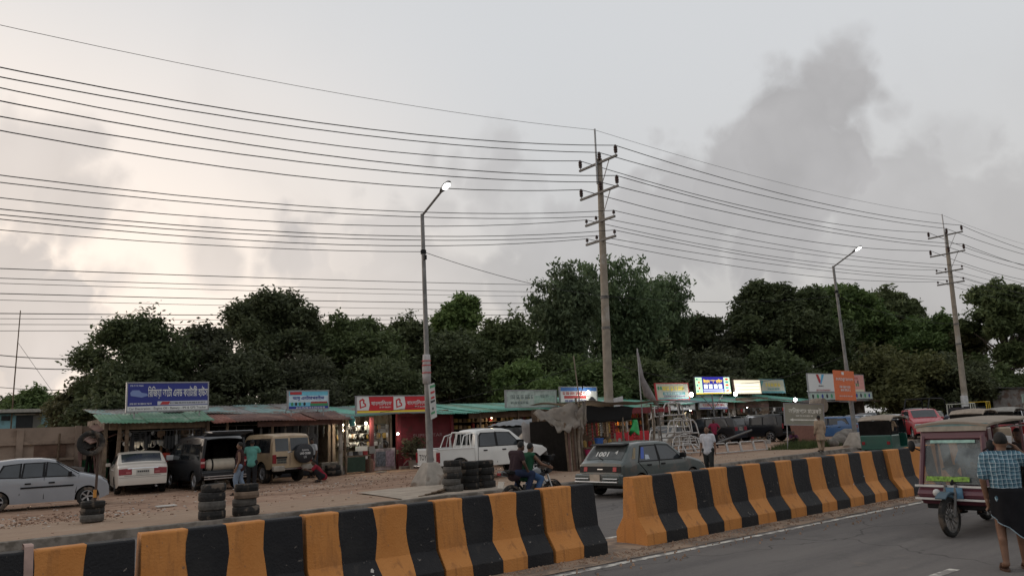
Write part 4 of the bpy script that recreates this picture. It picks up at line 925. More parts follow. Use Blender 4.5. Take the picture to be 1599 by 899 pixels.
# ---------------------------------------------------------------- vehicles: lofted bodies with glazing, lamps and wheels laid on the surface
class Car:
    def __init__(s, root, L, W, prof, belt, sill, wheels, r_, paint, tumble=.32, fil=.07, crown=.03, ww=.19, plan=.10, arch=1.14, openrear=False, bulge=.065, rearx=None):
        s.root, s.L, s.W, s.prof, s.belt, s.sill, s.wheels, s.r, s.tumble, s.fil, s.crown, s.plan, s.bulge = root, L, W, prof, belt, sill, wheels, r_, tumble, fil, crown, plan, bulge
        s.ra = r_*arch; s.paint = paint
        xs = set(x for x, z in prof)
        x0, x1 = prof[0][0], prof[-1][0]
        xs |= set(np.linspace(x0, x1, 34))
        for w_ in wheels:
            for k in range(-8, 9): xs.add(w_+s.ra*math.sin(k*math.pi/16))
            xs.add(w_-s.ra-.004); xs.add(w_+s.ra+.004)
        xs = sorted(x for x in xs if x0 <= x <= x1); q = [xs[0]]
        for x in xs[1:]:
            if x-q[-1] > .0025: q.append(x)
        rings = [s.section(x) for x in q]
        mb = MB(); n = len(rings[0])
        for r0 in rings: mb.v += r0
        for i in range(len(rings)-1):
            for j in range(n-1): mb.f.append((i*n+j, i*n+j+1, (i+1)*n+j+1, (i+1)*n+j))
        if not openrear: mb.f.append(tuple(range(n))[::-1])
        mb.f.append(tuple((len(rings)-1)*n+j for j in range(n)))
        s.body = mk('body', mb, paint, root, smooth=True)
        hw = W/2
        ub = MB().box((0, 0, sill+.10), (L*.80, W*.58, .22)); ub.box((0, 0, sill+.05), ((wheels[1]-wheels[0])-2*s.ra-.05, W*.88, .1))
        for w_ in wheels: ub.box((w_, 0, r_+.02+s.ra*.45), (2*s.ra+.05, W*.74, s.ra*.9))
        mk('underbody', ub, M_black, root)
        for w_ in wheels:
            for sd in (-1, 1): wheel(root, (w_, sd*(hw-ww*.55-.02), r_), r_, ww, sd)
    def top(s, x):
        p = s.prof
        for (a, z), (b, y) in zip(p, p[1:]):
            if a <= x <= b: return z+(y-z)*(x-a)/max(1e-6, b-a)
        return p[-1][1] if x > p[-1][0] else p[0][1]
    def bot(s, x):
        z = s.sill+.10*max(0, abs(2*x/s.L)-.86)/.14
        for w_ in s.wheels:
            if abs(x-w_) <= s.ra: z = max(z, s.r+math.sqrt(max(0, s.ra**2-(x-w_)**2)))
        return min(z, s.top(x)-.03)
    def hw(s, x, z):
        u = abs(2*x/s.L); pl = 1-s.plan*max(0, (u-.45)/.55)**2.6
        b = s.W/2*pl
        if z < s.belt: return b*(1-s.bulge*((s.belt*.78-z)/s.belt)**2*2.2)
        return b*(1-s.bulge*.1)-s.tumble*(z-s.belt)
    def section(s, x):
        t, b = s.top(x), s.bot(x); f = min(s.fil, (t-b)*.4); zs = t-f; mid = min(s.belt, zs)
        zz = [b+(mid-b)*k/5 for k in range(6)]+[mid+(zs-mid)*k/3 for k in range(1, 4)]
        side = [(s.hw(x, z), z) for z in zz]; ye = s.hw(x, zs)
        for a in (25, 50, 75): side.append((ye-f*(1-math.cos(R(a))), zs+f*math.sin(R(a))))
        yt = ye-f
        for k in (.75, .4, 0): side.append((yt*k, t+s.crown*(1-k*k)*(1 if t > s.belt*.9 else .5)))
        return [(x, -y, z) for y, z in side]+[(x, y, z) for y, z in side[:-1][::-1]]
    # ---- things laid on the body
    def side(s, name, poly_, m, off=.006, sides=(-1, 1), parent=None):
        for sd in sides:
            # fine strips so the patch follows the curve
            vs = [(x, sd*(s.hw(x, z)+off), z) for x, z in poly_]
            mk(name, MB().add(vs, [tuple(range(len(vs)))]), m, parent or s.root)
    def win(s, poly_, m=None, sides=(-1, 1)):
        c = (sum(p[0] for p in poly_)/len(poly_), sum(p[1] for p in poly_)/len(poly_))
        big = [(c[0]+(x-c[0])*(1+.05/max(.1, abs(x-c[0]))), c[1]+(z-c[1])*(1+.03/max(.05, abs(z-c[1])))) for x, z in poly_]
        for sd in sides:
            o = mk('side_window', MB().add([(x, sd*(s.hw(x, z)+.009), z) for x, z in poly_], [tuple(range(len(poly_)))]), m or M_glass2, s.root)
            mk('window_seal', MB().add([(x, sd*(s.hw(x, z)+.005), z) for x, z in big], [tuple(range(len(big)))]), M_black, o)
    def line(s, pts, rad=.011, sides=(-1, 1), name='door_seam', m=None):
        for sd in sides: mk(name, MB().tube([(x, sd*(s.hw(x, z)+.001), z) for x, z in pts], rad, 5), m or M_black, s.root)
    def ends(s, side):                      # polyline of the centre line at front or rear, by height
        pk = max(range(len(s.prof)), key=lambda i: s.prof[i][1])
        return s.prof[:pk+1] if side == 'r' else s.prof[pk:][::-1]
    def patch(s, name, side, z0, z1, y0, y1, m, off=.008, inset=.0, ny=6, nz=5, parent=None, clamp=True, smooth=True):
        pl = s.ends(side); out = []
        def at(z):
            for (a, za), (b, zb) in zip(pl, pl[1:]):
                if za <= z <= zb: k = (z-za)/max(1e-6, zb-za); return a+(b-a)*k, (b-a, zb-za)
            return pl[-1][0], (pl[-1][0]-pl[-2][0], pl[-1][1]-pl[-2][1])
        sg = -1 if side == 'r' else 1
        for i in range(nz+1):
            z = z0+(z1-z0)*i/nz; x, (dx, dz) = at(z); ln_ = math.hypot(dx, dz)+1e-9; nx, nzv = (sg*abs(dz)/ln_, abs(dx)/ln_)
            ye = s.hw(x, z-s.fil*.5)-s.fil*.25
            row = []
            for j in range(ny+1):
                y = y0+(y1-y0)*j/ny
                if clamp: y = max(-ye+inset, min(ye-inset, y))
                cr = s.crown*(1-(y/max(.1, ye))**2)*(1 if z > s.belt*.9 else .5)
                row.append((x+nx*off, y, z+nzv*off+cr*(nzv > .3)))
            out += row
        n = ny+1; mb = MB(); mb.v = out; mb.f = [(i*n+j, i*n+j+1, (i+1)*n+j+1, (i+1)*n+j) for i in range(nz) for j in range(ny)]
        return mk(name, mb, m, parent or s.root, smooth=smooth)
    def mirror(s, x, z, m, sides=(-1, 1), sz=1.):
        for sd in sides: mk('wing_mirror', MB().box((x, sd*(s.hw(x, z)+.11), z+.04), (.10*sz, .17*sz, .13*sz)).box((x, sd*(s.hw(x, z)+.02), z-.01), (.05, .1, .04)), m, s.root, bevel=.03)
    def handles(s, xs, z, m, sides=(-1, 1)):
        for x in xs:
            for sd in sides: mk('door_handle', MB().box((x, sd*(s.hw(x, z)+.012), z), (.16, .03, .045)), m, s.root, bevel=.01)
TYRES = {}
def wheel(root, loc, r_, ww, sd, rimm=None, spokes=5):
    key = (round(r_, 2), round(ww, 2), rimm.name if rimm else '', spokes)
    if key not in TYRES:
        ri = r_*.62; tp = [(ri, -ww/2*.8), (r_*.86, -ww/2), (r_*.96, -ww/2*.85), (r_, -ww/2*.5), (r_, ww/2*.5), (r_*.96, ww/2*.85), (r_*.86, ww/2), (ri, ww/2*.8), (ri*.96, ww/2*.4), (ri*.96, -ww/2*.4), (ri, -ww/2*.8)]
        tm = MB().lathe(tp, 26).mesh('tyre'); fixn(tm); tm.materials.append(M_rubber)
        rm = MB(); rm.lathe([(ri, ww*.36), (ri*.93, ww*.40), (ri*.88, ww*.22), (ri*.86, ww*.1)], 24); rm.lathe([(.001, ww*.30), (ri*.22, ww*.30), (ri*.26, ww*.18), (.001, ww*.16)], 14)
        for k in range(spokes):
            a = 2*math.pi*k/spokes; T = Matrix.Rotation(a, 4, 'Z'); rm.add([(.02, -ri*.13, ww*.16), (ri*.9, -ri*.17, ww*.24), (ri*.9, ri*.17, ww*.24), (.02, ri*.13, ww*.16), (.02, -ri*.11, ww*.28), (ri*.9, -ri*.13, ww*.33), (ri*.9, ri*.13, ww*.33), (.02, ri*.11, ww*.28)], [(0, 3, 2, 1), (4, 5, 6, 7), (0, 1, 5, 4), (1, 2, 6, 5), (2, 3, 7, 6), (3, 0, 4, 7)], T)
        r2 = rm.mesh('rim'); fixn(r2); r2.materials.append(rimm or M_rim)
        b = MB().lathe([(.001, 0), (ri*.9, .01), (ri*.9, .0), (.001, -.03)], 16).mesh('hub'); b.materials.append(M_black)
        for q in (tm, r2): q.polygons.foreach_set('use_smooth', [True]*len(q.polygons)); q.set_sharp_from_angle(angle=R(40))
        TYRES[key] = (tm, r2, b)
    tm, r2, b = TYRES[key]
    o = link('wheel', tm, None, root, loc=loc, rot=(R(-90) if sd > 0 else R(90), 0, 0))
    link('rim', r2, None, o); link('hub', b, None, o)
    return o
def paintm(n, c, rough=.35, coat=.6, **k): return mat(n, c, min(rough, .32), var=.09, scale=1.4, coat=coat, spec=.5, **k)
M_tail = mat('tail_lamp', (.20, .012, .018), .25, var=.15); M_amber = mat('amber_lamp', (.48, .13, .03), .3); M_head = mat('head_lamp', (.48, .48, .47), .15, var=.2); M_plate = mat('number_plate', (.42, .40, .36), .6, var=.1)
dust = (.26, .19, .14)
def plate(C, side, z, yc=0., m=None, w_=.44, h=.2):
    o = C.patch('number_plate', side, z-h/2, z+h/2, yc-w_/2, yc+w_/2, m or M_plate, off=.016, ny=2, nz=2, clamp=False)
    rt = R(-90) if side == 'r' else R(90); x = C.ends(side)[0][0]
    sg = -1 if side == 'r' else 1
    mbp = MB()
    for rr, zz in ((0, .045), (1, -.05)):
        for q in range(6): mbp.box((sg*.0, yc-.17+q*.065, z+zz), (.004, .045, .055))
    pts = [v for v in o.data.vertices]; xs = sum(v.co.x for v in pts)/len(pts)
    mk('plate_digits', mbp, M_pbk, o, loc=(xs+sg*.003, 0, 0), kind='stuff')

# silver hatchback ------------------------------------------------
t = thing('silver_hatchback', 'silver hatchback parked sideways, its rear cut by the left edge', 'car', (3.05, 27.6, LOT), R(-7))
c = Car(t, 3.5, 1.52, [(-1.75, .45), (-1.74, .72), (-1.66, .98), (-1.45, 1.33), (-1.2, 1.43), (-.7, 1.475), (-.1, 1.465), (.25, 1.41), (.95, .985), (1.1, .95), (1.5, .84), (1.68, .72), (1.74, .55), (1.75, .36)], .90, .20, (-1.13, 1.16), .285, paintm('silver_paint', (.265, .28, .305), .3), ww=.17)
c.win([(-.52, .95), (-.03, .95), (-.02, 1.33), (-.48, 1.33)]); c.win([(.08, .95), (.80, .93), (.35, 1.28), (.10, 1.34)]); c.win([(-1.15, .98), (-.62, .96), (-.60, 1.33), (-.98, 1.29)])
c.line([(.03, .30), (.02, .92), (.03, 1.36)]); c.line([(.85, .42), (.92, .93)]); c.line([(-.58, .45), (-.57, 1.36)]); c.line([(.92, .96), (.3, 1.37)], .01)
c.side('rubbing_strip', [(-.56, .62), (.78, .62), (.80, .67), (-.56, .67)], M_black, .012); c.handles((.22, -.38), .76, M_black); c.mirror(.68, .95, M_black)
c.patch('windscreen', 'f', 1.0, 1.37, -.66, .66, M_glass, inset=.05)
for sd in (-1, 1): c.patch('headlight', 'f', .66, .80, sd*.42, sd*.72, M_head, off=.014); c.patch('turn_signal', 'f', .64, .74, sd*.60, sd*.76, M_amber, off=.02)
c.patch('grille', 'f', .56, .66, -.35, .35, M_black, off=.012); c.patch('bumper_line', 'f', .42, .50, -.6, .6, M_black, off=.01)
# white sedan ------------------------------------------------------
t = thing('white_sedan', 'pearl white sedan seen from behind, parked at the battery shop', 'car', (6.72, 32.75, LOT), R(83))
c = Car(t, 4.6, 1.77, [(-2.3, .42), (-2.295, .62), (-2.25, .86), (-2.2, .98), (-2.05, 1.045), (-1.72, 1.085), (-1.05, 1.42), (-.75, 1.47), (-.2, 1.485), (.35, 1.44), (1.15, 1.02), (1.5, .96), (2.1, .80), (2.25, .62), (2.3, .4)], .93, .24, (-1.36, 1.36), .31, paintm('pearl_paint', (.56, .51, .45), .3), ww=.21)
c.patch('rear_window', 'r', 1.12, 1.40, -.66, .66, M_glass2, inset=.06); c.win([(-.1, .98), (.9, .98), (.45, 1.33), (-.05, 1.36)]); c.win([(-.95, 1.0), (-.18, .98), (-.15, 1.36), (-.75, 1.34)])
for sd in (-1, 1): c.patch('tail_light', 'r', .70, .90, sd*.36, sd*.84, M_tail, off=.012); c.patch('reverse_light', 'r', .74, .80, sd*.40, sd*.55, mat('red_white_lamp', (.32, .08, .08), .3), off=.017)
c.patch('chrome_strip', 'r', .875, .905, -.5, .5, M_chrome, off=.014); plate(c, 'r', .76); c.patch('boot_seam', 'r', .655, .665, -.6, .6, M_black, off=.006); c.patch('bumper_seam', 'r', .60, .607, -.85, .85, M_black, off=.005); c.mirror(.82, .98, MATS['pearl_paint'])
text('lettering', 'allion', M_chrome, t, (-2.222, -.52, .955), .05, .24, (R(80), 0, R(-90)))
mk('exhaust', MB().cyl((-2.3, -.45, .27), (-2.0, -.45, .27), .035), M_steel, t)
c.line([(-.14, .3), (-.14, .95)]); c.handles((.0, -.85), .84, M_chrome)
# black van with the tailgate up -------------------------------------
t = thing('black_van', 'black van with its tailgate raised and a cream gas cylinder inside', 'van', (8.78, 31.35, LOT), R(93))
M_vanp = paintm('van_paint', (.010, .012, .016), .28, coat=.2)
c = Car(t, 4.5, 1.72, [(-2.2, 1.80), (-2.0, 1.90), (-1.4, 1.95), (.2, 1.95), (.7, 1.90), (1.5, 1.16), (1.95, 1.0), (2.15, .82), (2.22, .5)], 1.05, .34, (-1.4, 1.35), .34, M_vanp, tumble=.15, fil=.09, ww=.22, plan=.05, openrear=True)
c.win([(-1.95, 1.12), (-1.0, 1.12), (-1.0, 1.66), (-1.88, 1.66)], M_glass); c.win([(-.9, 1.12), (.05, 1.12), (.05, 1.68), (-.9, 1.68)], M_glass); c.win([(.15, 1.12), (1.05, 1.12), (.62, 1.64), (.15, 1.68)])
c.line([(.1, .4), (.1, 1.75)]); c.line([(-.95, .5), (-.95, 1.75)]); c.mirror(1.05, 1.15, mat('white_mirror', (.55, .55, .55), .4), sz=1.5)
mk('cargo_bay', MB().box((-1.2, 0, .62), (1.9, 1.5, .06)).box((-.35, 0, 1.2), (.06, 1.5, 1.2)).box((-1.2, .76, 1.1), (1.9, .04, 1.0)).box((-1.2, -.76, 1.1), (1.9, .04, 1.0)), M_dark, t)
for y in (-.38, .38): mk('rear_seat', MB().box((-1.0, y, .95), (.5, .6, .3)).box((-.75, y, 1.3), (.18, .6, .7), ry=R(12)), M_dark, t, bevel=.05)
tg = mk('tailgate', MB().rings([[(-2.1, -.74, 1.9), (-2.1, .74, 1.9), (-2.12, .74, 1.96), (-2.12, -.74, 1.96)], [(-2.6, -.77, 2.02), (-2.6, .77, 2.02), (-2.62, .77, 2.09), (-2.62, -.77, 2.09)], [(-3.0, -.74, 2.0), (-3.0, .74, 2.0), (-3.02, .74, 2.06), (-3.02, -.74, 2.06)]]), M_vanp, t, bevel=.02)
mk('tailgate_glass', MB().box((-2.62, 0, 2.00), (.62, 1.25, .02)), M_glass, tg); mk('tailgate_sheen', MB().box((-2.6, 0, 2.09), (.95, 1.4, .02)), mat('pale_reflect', (.40, .42, .44), .2), tg)  # pale slab paints a reflection onto the top of the black tailgate
cy = MB().lathe([(.02, -.66), (.15, -.62), (.21, -.52), (.22, -.4), (.22, .4), (.21, .52), (.15, .62), (.02, .66)], 18, Matrix.Translation((-2.0, 0, .90)) @ Matrix.Rotation(R(90), 4, 'X'))
tk = thing('gas_cylinder', 'cream gas cylinder with black straps lying in the open van', 'gas cylinder', t.location, R(93)); mk('tank', cy, mat('cream_tank', (.48, .43, .35), .5, var=.1), tk, smooth=True)
for y in (-.42, .42): mk('strap', MB().lathe([(.226, -.03), (.226, .03), (.21, .03), (.21, -.03)], 18, Matrix.Translation((-2.0, y, .90)) @ Matrix.Rotation(R(90), 4, 'X')), M_black, tk)
mk('cradle', MB().box((-2.0, -.35, .66), (.3, .06, .1)).box((-2.0, .35, .66), (.3, .06, .1)), M_arm, tk)
for sd in (-1, 1):
    o = mk('tail_light', MB().box((-2.22, sd*.78, .98), (.06, .15, .34)), M_tail, t, bevel=.015); mk('lens_band', MB().box((-2.25, sd*.78, 1.0), (.012, .152, .07)), mat('lamp_pale', (.5, .35, .33), .3), o)
mk('rear_bumper', MB().box((-2.28, 0, .58), (.16, 1.66, .17)), M_vanp, t, bevel=.03); mk('bumper_bar', MB().cyl((-2.42, -.78, .50), (-2.42, .78, .50), .025, n=8).cyl((-2.42, -.78, .42), (-2.42, .78, .42), .025, n=8).box((-2.38, -.6, .46), (.05, .05, .14)).box((-2.38, .6, .46), (.05, .05, .14)), mat('bumper_steel', (.34, .30, .28), .4, .5), t)
for y in (-.45, .45): mk('roof_rail', MB().box((.45, y+.1, 2.04), (1.5, .05, .05)), M_chrome, t)
mk('rear_sill', MB().box((-2.19, 0, .60), (.08, 1.6, .22)), M_vanp, t, bevel=.02); mk('rear_pillar', MB().box((-2.19, .765, 1.25), (.07, .09, 1.2), rx=R(7)), M_vanp, t); mk('rear_pillar', MB().box((-2.19, -.765, 1.25), (.07, .09, 1.2), rx=R(-7)), M_vanp, t); mk('headliner', MB().box((-1.2, 0, 1.82), (1.8, 1.3, .04)), M_dark, t)
# beige off-roader -----------------------------------------------------
t = thing('beige_offroader', 'beige boxy off-roader seen from behind, spare wheel on its rear door', 'car', (11.62, 32.1, LOT), R(95))
M_beige = paintm('beige_paint', (.37, .27, .165), .45, coat=.2, dirt=(.27, .19, .125), dirt_amt=.3)
c = Car(t, 4.4, 1.72, [(-2.12, .62), (-2.11, 1.12), (-2.0, 1.80), (-1.9, 1.88), (-1.5, 1.92), (.3, 1.92), (.5, 1.86), (.9, 1.26), (1.2, 1.22), (1.95, 1.15), (2.1, 1.05), (2.14, .6)], 1.17, .55, (-1.15, 1.35), .39, M_beige, tumble=.16, fil=.05, ww=.25, plan=.03, arch=1.22, bulge=.01)
c.win([(-1.85, 1.22), (-1.05, 1.22), (-1.05, 1.72), (-1.75, 1.72)], M_glass); c.win([(-.95, 1.22), (-.2, 1.22), (-.2, 1.72), (-.95, 1.72)], M_glass); c.win([(-.1, 1.22), (.68, 1.22), (.42, 1.70), (-.1, 1.72)], M_glass)
c.patch('rear_window', 'r', 1.24, 1.74, .14, .70, M_glass2, off=.008); c.patch('rear_window', 'r', 1.24, 1.74, -.72, .06, M_glass2, off=.008)
c.patch('rear_door_seam', 'r', .66, 1.86, .092, .108, M_black, off=.006, ny=1); c.line([(-.15, .6), (-.15, 1.78)]); c.line([(-1.0, .7), (-1.0, 1.78)]); c.line([(-2.0, 1.05), (.9, 1.05)], .01, name='body_crease', m=M_beige)
sp = thing('x', '', '', (0, 0, 0)) if False else None
sw = mk('spare_wheel_cover', MB().lathe([(.02, -.12), (.36, -.12), (.385, -.09), (.385, .09), (.34, .12), (.02, .13)], 28, Matrix.Translation((-2.27, -.42, 1.12)) @ Matrix.Rotation(R(-90), 4, 'Y')), mat('cover_black', (.022, .023, .026), .5, var=.2), t, smooth=True)
text('cover_lettering', 'TOYOTA', M_pwh, sw, (-2.402, -.42, 1.24), .06, .30, (R(90), 0, R(-90)), bold=.02); text('cover_lettering', 'LAND CRUISER', M_pwh, sw, (-2.402, -.42, 1.12), .085, .46, (R(90), 0, R(-90)), bold=.03)
text('cover_lettering', 'LX', M_pwh, sw, (-2.402, -.42, .98), .09, .12, (R(90), 0, R(-90)))
for sd in (-1, 1): mk('tail_light', MB().box((-2.1, sd*.76, .95), (.1, .15, .34)), M_tail, t, bevel=.015)
for sd in (-1, 1): mk('rear_bumper', MB().box((-2.2, sd*.62, .58), (.18, .48, .2)), mat('bumper_grey', (.30, .27, .23), .6, var=.2), t, bevel=.03)
mk('tow_bar', MB().box((-2.2, 0, .55), (.1, .8, .05)), M_chrome, t)
plate(c, 'r', .86, .45, mat('green_plate', (.14, .14, .11), .6), .4, .18); mk('plate_lamp', MB().box((-2.13, .45, 1.0), (.05, .44, .07)), M_black, t); mk('door_handle', MB().box((-2.09, .1, 1.2), (.06, .2, .05)), M_chrome, t); c.mirror(.72, 1.25, M_black, sz=1.3)
mk('axle', MB().cyl((-1.15, -.7, .39), (-1.15, .7, .39), .06, n=8).ell((-1.15, .1, .39), (.15, .15, .15)), M_black, t); mk('snorkel', MB().cyl((1.0, .87, 1.1), (.6, .9, 1.95), .04, n=6), M_black, t)
# white pickup -----------------------------------------------------------
M_wht = paintm('white_paint', (.62, .62, .60), .35)
t = thing('white_pickup', 'white double-cab pickup truck parked behind the tyre stacks', 'pickup truck', (16.75, 23.6, LOT), R(-4))
c = Car(t, 3.3, 1.7, [(-.98, .62), (-.975, 1.15), (-.88, 1.62), (-.75, 1.72), (-.4, 1.76), (.35, 1.74), (.62, 1.68), (1.28, 1.17), (1.5, 1.14), (2.1, 1.05), (2.32, .92), (2.38, .55)], 1.10, .46, (-1.45, 1.55), .37, M_wht, tumble=.26, fil=.07, ww=.22, plan=.06, arch=1.2)
c.win([(-.78, 1.15), (-.10, 1.15), (-.10, 1.60), (-.62, 1.60), (-.72, 1.5)]); c.win([(.0, 1.15), (1.0, 1.15), (.52, 1.58), (.0, 1.61)])
c.line([(-.05, .55), (-.05, 1.66)]); c.line([(1.1, .6), (1.12, 1.14)]); c.line([(-.85, .6), (-.85, 1.1), (-.8, 1.6)]); c.handles((-.55, .25), 1.0, M_black); c.mirror(.92, 1.18, M_black, sz=1.5)
c.patch('windscreen', 'f', 1.2, 1.64, -.62, .62, M_glass, inset=.05); c.patch('rear_screen', 'r', 1.2, 1.6, -.55, .55, M_glass)
for sd in (-1, 1): c.patch('headlight', 'f', .80, .97, sd*.45, sd*.78, M_head, off=.012)
mk('front_bumper', MB().box((2.40, 0, .55), (.22, 1.64, .24)), M_black, t, bevel=.05); c.patch('grille', 'f', .72, .95, -.4, .4, M_black, off=.012)
bd = MB(); bx0, bx1 = -2.42, -1.02
for sd in (-1, 1):
    pr = [(bx0, .55)]
    for k in range(0, 13):
        a = math.pi*(1-k/12); pr.append((-1.62+.44*math.cos(a), max(.55, .37+.44*math.sin(a)) if 0 < k < 12 else .55))
    pr += [(bx1, .55), (bx1, 1.1), (bx0, 1.1)]
    bd.prism(pr, .06, Matrix.Translation((0, sd*.83-.03, 0)))
bd.box(((bx0+bx1)/2, 0, .68), (bx1-bx0, 1.6, .06)).box((bx1+.03, 0, .85), (.05, 1.66, .5))
mk('cargo_bed', bd, M_wht, t, bevel=.012)
for sd in (-1, 1): mk('bed_rail', MB().box(((bx0+bx1)/2, sd*.83, 1.115), (1.42, .09, .05)), M_wht, t, bevel=.015)
g = mk('tailgate', MB().box((-2.45, 0, .82), (.06, 1.44, .58)), M_wht, t, bevel=.015); text('lettering', 'TOYOTA', mat('letter_black', (.02, .02, .02), .5), g, (-2.482, 0, .84), .20, 1.15, (R(90), 0, R(-90)), bold=.02)
for sd in (-1, 1): o = mk('tail_light', MB().box((-2.44, sd*.79, .84), (.1, .15, .36)), M_tail, t, bevel=.02)
mk('rear_bumper', MB().box((-2.55, 0, .50), (.16, 1.6, .14)), M_chrome, t, bevel=.03)
rb = MB()
for y in (-.72, .72): rb.tube([(-1.08, y, 1.1), (-1.12, y, 1.45), (-1.06, y*.93, 1.66)], .025, 7)
rb.tube([(-1.06, -.67, 1.66), (-1.06, .67, 1.66)], .025, 7)
for k in range(3): rb.cyl((-1.1, -.4+k*.4, 1.12), (-1.06, -.4+k*.4, 1.66), .013, n=6)
for sd in (-1, 1):
    rb.tube([(-1.12, sd*.76, 1.1), (-1.12, sd*.74, 1.5), (-1.07, sd*.68, 1.62), (-1.36, sd*.72, 1.54), (-1.52, sd*.78, 1.12)], .022, 7)
    for k in range(1): rb.cyl((-1.28-k*.12, sd*.77, 1.12), (-1.20-k*.10, sd*.71, 1.57), .013, n=6)
mk('roll_bar', rb, M_wht, t, smooth=True)
# dark green hatchback on the road -----------------------------------------
t = thing('green_hatchback', 'worn dark green hatchback driving along the far lane behind the barriers', 'car', (16.0, 15.0, .004), R(5))
M_dg = paintm('dark_green_paint', (.052, .068, .066), .38, dirt=(.10, .09, .08), dirt_amt=.25)
c = Car(t, 3.75, 1.6, [(-1.875, .42), (-1.87, .62), (-1.83, .86), (-1.72, .92), (-1.36, 1.30), (-1.22, 1.345), (-.8, 1.375), (-.1, 1.37), (.2, 1.33), (.85, .93), (1.1, .89), (1.6, .78), (1.8, .66), (1.87, .5), (1.875, .4)], .86, .22, (-1.15, 1.15), .285, M_dg, ww=.18)
c.patch('rear_window', 'r', .945, 1.27, -.6, .6, mat('hazy_glass', (.075, .08, .08), .12, var=.4, scale=4), inset=.08); mk('roof_spoiler', MB().box((-1.42, 0, 1.335), (.26, 1.15, .035), ry=R(-6)), M_black, t, bevel=.012)
c.win([(-1.2, .90), (-.42, .89), (-.38, 1.26), (-.95, 1.26)]); c.win([(-.3, .89), (.66, .88), (.18, 1.24), (-.3, 1.27)])
c.side('blue_sticker', [(-1.12, .95), (-.98, .95), (-.86, 1.24), (-.98, 1.24)], mat('sticker_blue', (.05, .10, .38), .5), .013); c.side('white_sticker', [(-.95, .93), (-.75, .93), (-.76, 1.04), (-.9, 1.05)], mat('sticker_pale', (.38, .42, .48), .5), .014)
c.line([(-.36, .28), (-.36, .85), (-.33, 1.3)], .012); c.line([(-1.25, .88), (-.95, .62), (-.85, .45)], .014); c.line([(.82, .35), (.8, .88)]); c.line([(-1.2, .47), (1.5, .47)], .014, name='side_moulding'); c.handles((-.8, -.2), .78, M_black); c.mirror(.6, .92, M_black)
for sd in (-1, 1): c.patch('tail_light', 'r', .64, .80, sd*.50, sd*.78, M_black, off=.010); c.patch('tail_lens', 'r', .67, .78, sd*.44, sd*.56, mat('tail_red', (.35, .03, .035), .25), off=.015)
c.patch('rear_panel', 'r', .65, .80, -.5, .5, M_black, off=.008); c.patch('badge', 'r', .715, .735, -.09, .09, M_chrome, off=.012)
mk('rear_bumper', MB().box((-1.93, 0, .48), (.16, 1.56, .26)), M_dg, t, bevel=.04); mk('bumper_guard', MB().cyl((-2.06, -.72, .42), (-2.06, .72, .42), .022, n=8).cyl((-2.05, -.72, .50), (-2.05, -.25, .50), .018, n=8).cyl((-2.05, .25, .50), (-2.05, .72, .50), .018, n=8), M_chrome, t)
o = mk('number_plate', MB().box((-2.03, .05, .51), (.02, .34, .20)), mat('plate_cream', (.36, .30, .24), .6, var=.2), t)
wt = mat('window_paint', (.55, .55, .53), .7, var=.1)
text('window_lettering', '1001', wt, c.root, (-1.60, .10, 1.10), .16, .42, (R(47), 0, R(-90)), bold=.03); text('window_lettering', '4', wt, c.root, (-1.55, -.34, 1.14), .12, .1, (R(47), 0, R(-90)), bold=.03)
mk('wiper', MB().cyl((-1.72, 0, .96), (-1.66, .2, 1.02), .014, n=6), M_black, t); mk('c_pillar_patch', MB().add([(x, -(c.hw(x, z)+.006), z) for x, z in ((-1.45, .96), (-1.32, .96), (-1.18, 1.24), (-1.26, 1.24))], [(0, 1, 2, 3)]), mat('primer_patch', (.24, .19, .12), .7, var=.3), t)
for sd in (-1, 1): c.patch('headlight', 'f', .58, .70, sd*.38, sd*.72, M_head, off=.012)
mk('front_bumper', MB().box((1.86, 0, .42), (.16, 1.5, .22)), M_dg, t, bevel=.05); mk('mud_flap', MB().box((-1.5, -.68, .2), (.02, .2, .3)).box((-1.5, .68, .2), (.02, .2, .3)), M_black, t)
# covered van behind the pickup, grey tarp on top -----------------------------
t = thing('covered_van', 'dark van behind the pickup with a grey tarpaulin on its roof', 'van', (23.6, 29.6, LOT), R(0))
c = Car(t, 4.2, 1.7, [(-2.1, .5), (-2.09, 1.0), (-2.0, 1.7), (-1.85, 1.82), (.8, 1.82), (1.1, 1.74), (1.7, 1.1), (2.0, .9), (2.1, .5)], 1.0, .3, (-1.3, 1.3), .32, paintm('charcoal_paint', (.02, .021, .023), .35), tumble=.15, fil=.09)
c.win([(-1.8, 1.1), (-.6, 1.1), (-.6, 1.6), (-1.75, 1.6)], M_glass); c.win([(-.5, 1.1), (.4, 1.1), (.4, 1.6), (-.5, 1.6)], M_glass); c.win([(.5, 1.1), (1.3, 1.1), (.95, 1.58), (.5, 1.6)], M_glass)
tp = MB(); nx, ny = 22, 10
tp.v = [(-2.0+3.9*i/(nx-1), -.86+1.72*j/(ny-1), 1.85+.32*min(1, 4*(.5-abs(j/(ny-1)-.5)))*(.75+.12*math.sin(i*1.1))*min(1, 5*(.5-abs(i/(nx-1)-.5))+.1)+.03*math.sin(i*2.3+j*1.7)) for j in range(ny) for i in range(nx)]
tp.f = [(j*nx+i, j*nx+i+1, (j+1)*nx+i+1, (j+1)*nx+i) for j in range(ny-1) for i in range(nx-1)]
o = mk('roof_tarpaulin', tp, mat('blue_grey_tarp', (.20, .205, .215), .7, var=.2, scale=2, bump=.4, bscale=6), None, smooth='full', loc=(23.6, 29.6, LOT)); tag(o, 'crumpled blue-grey tarpaulin tied over the dark van roof', 'tarpaulin')
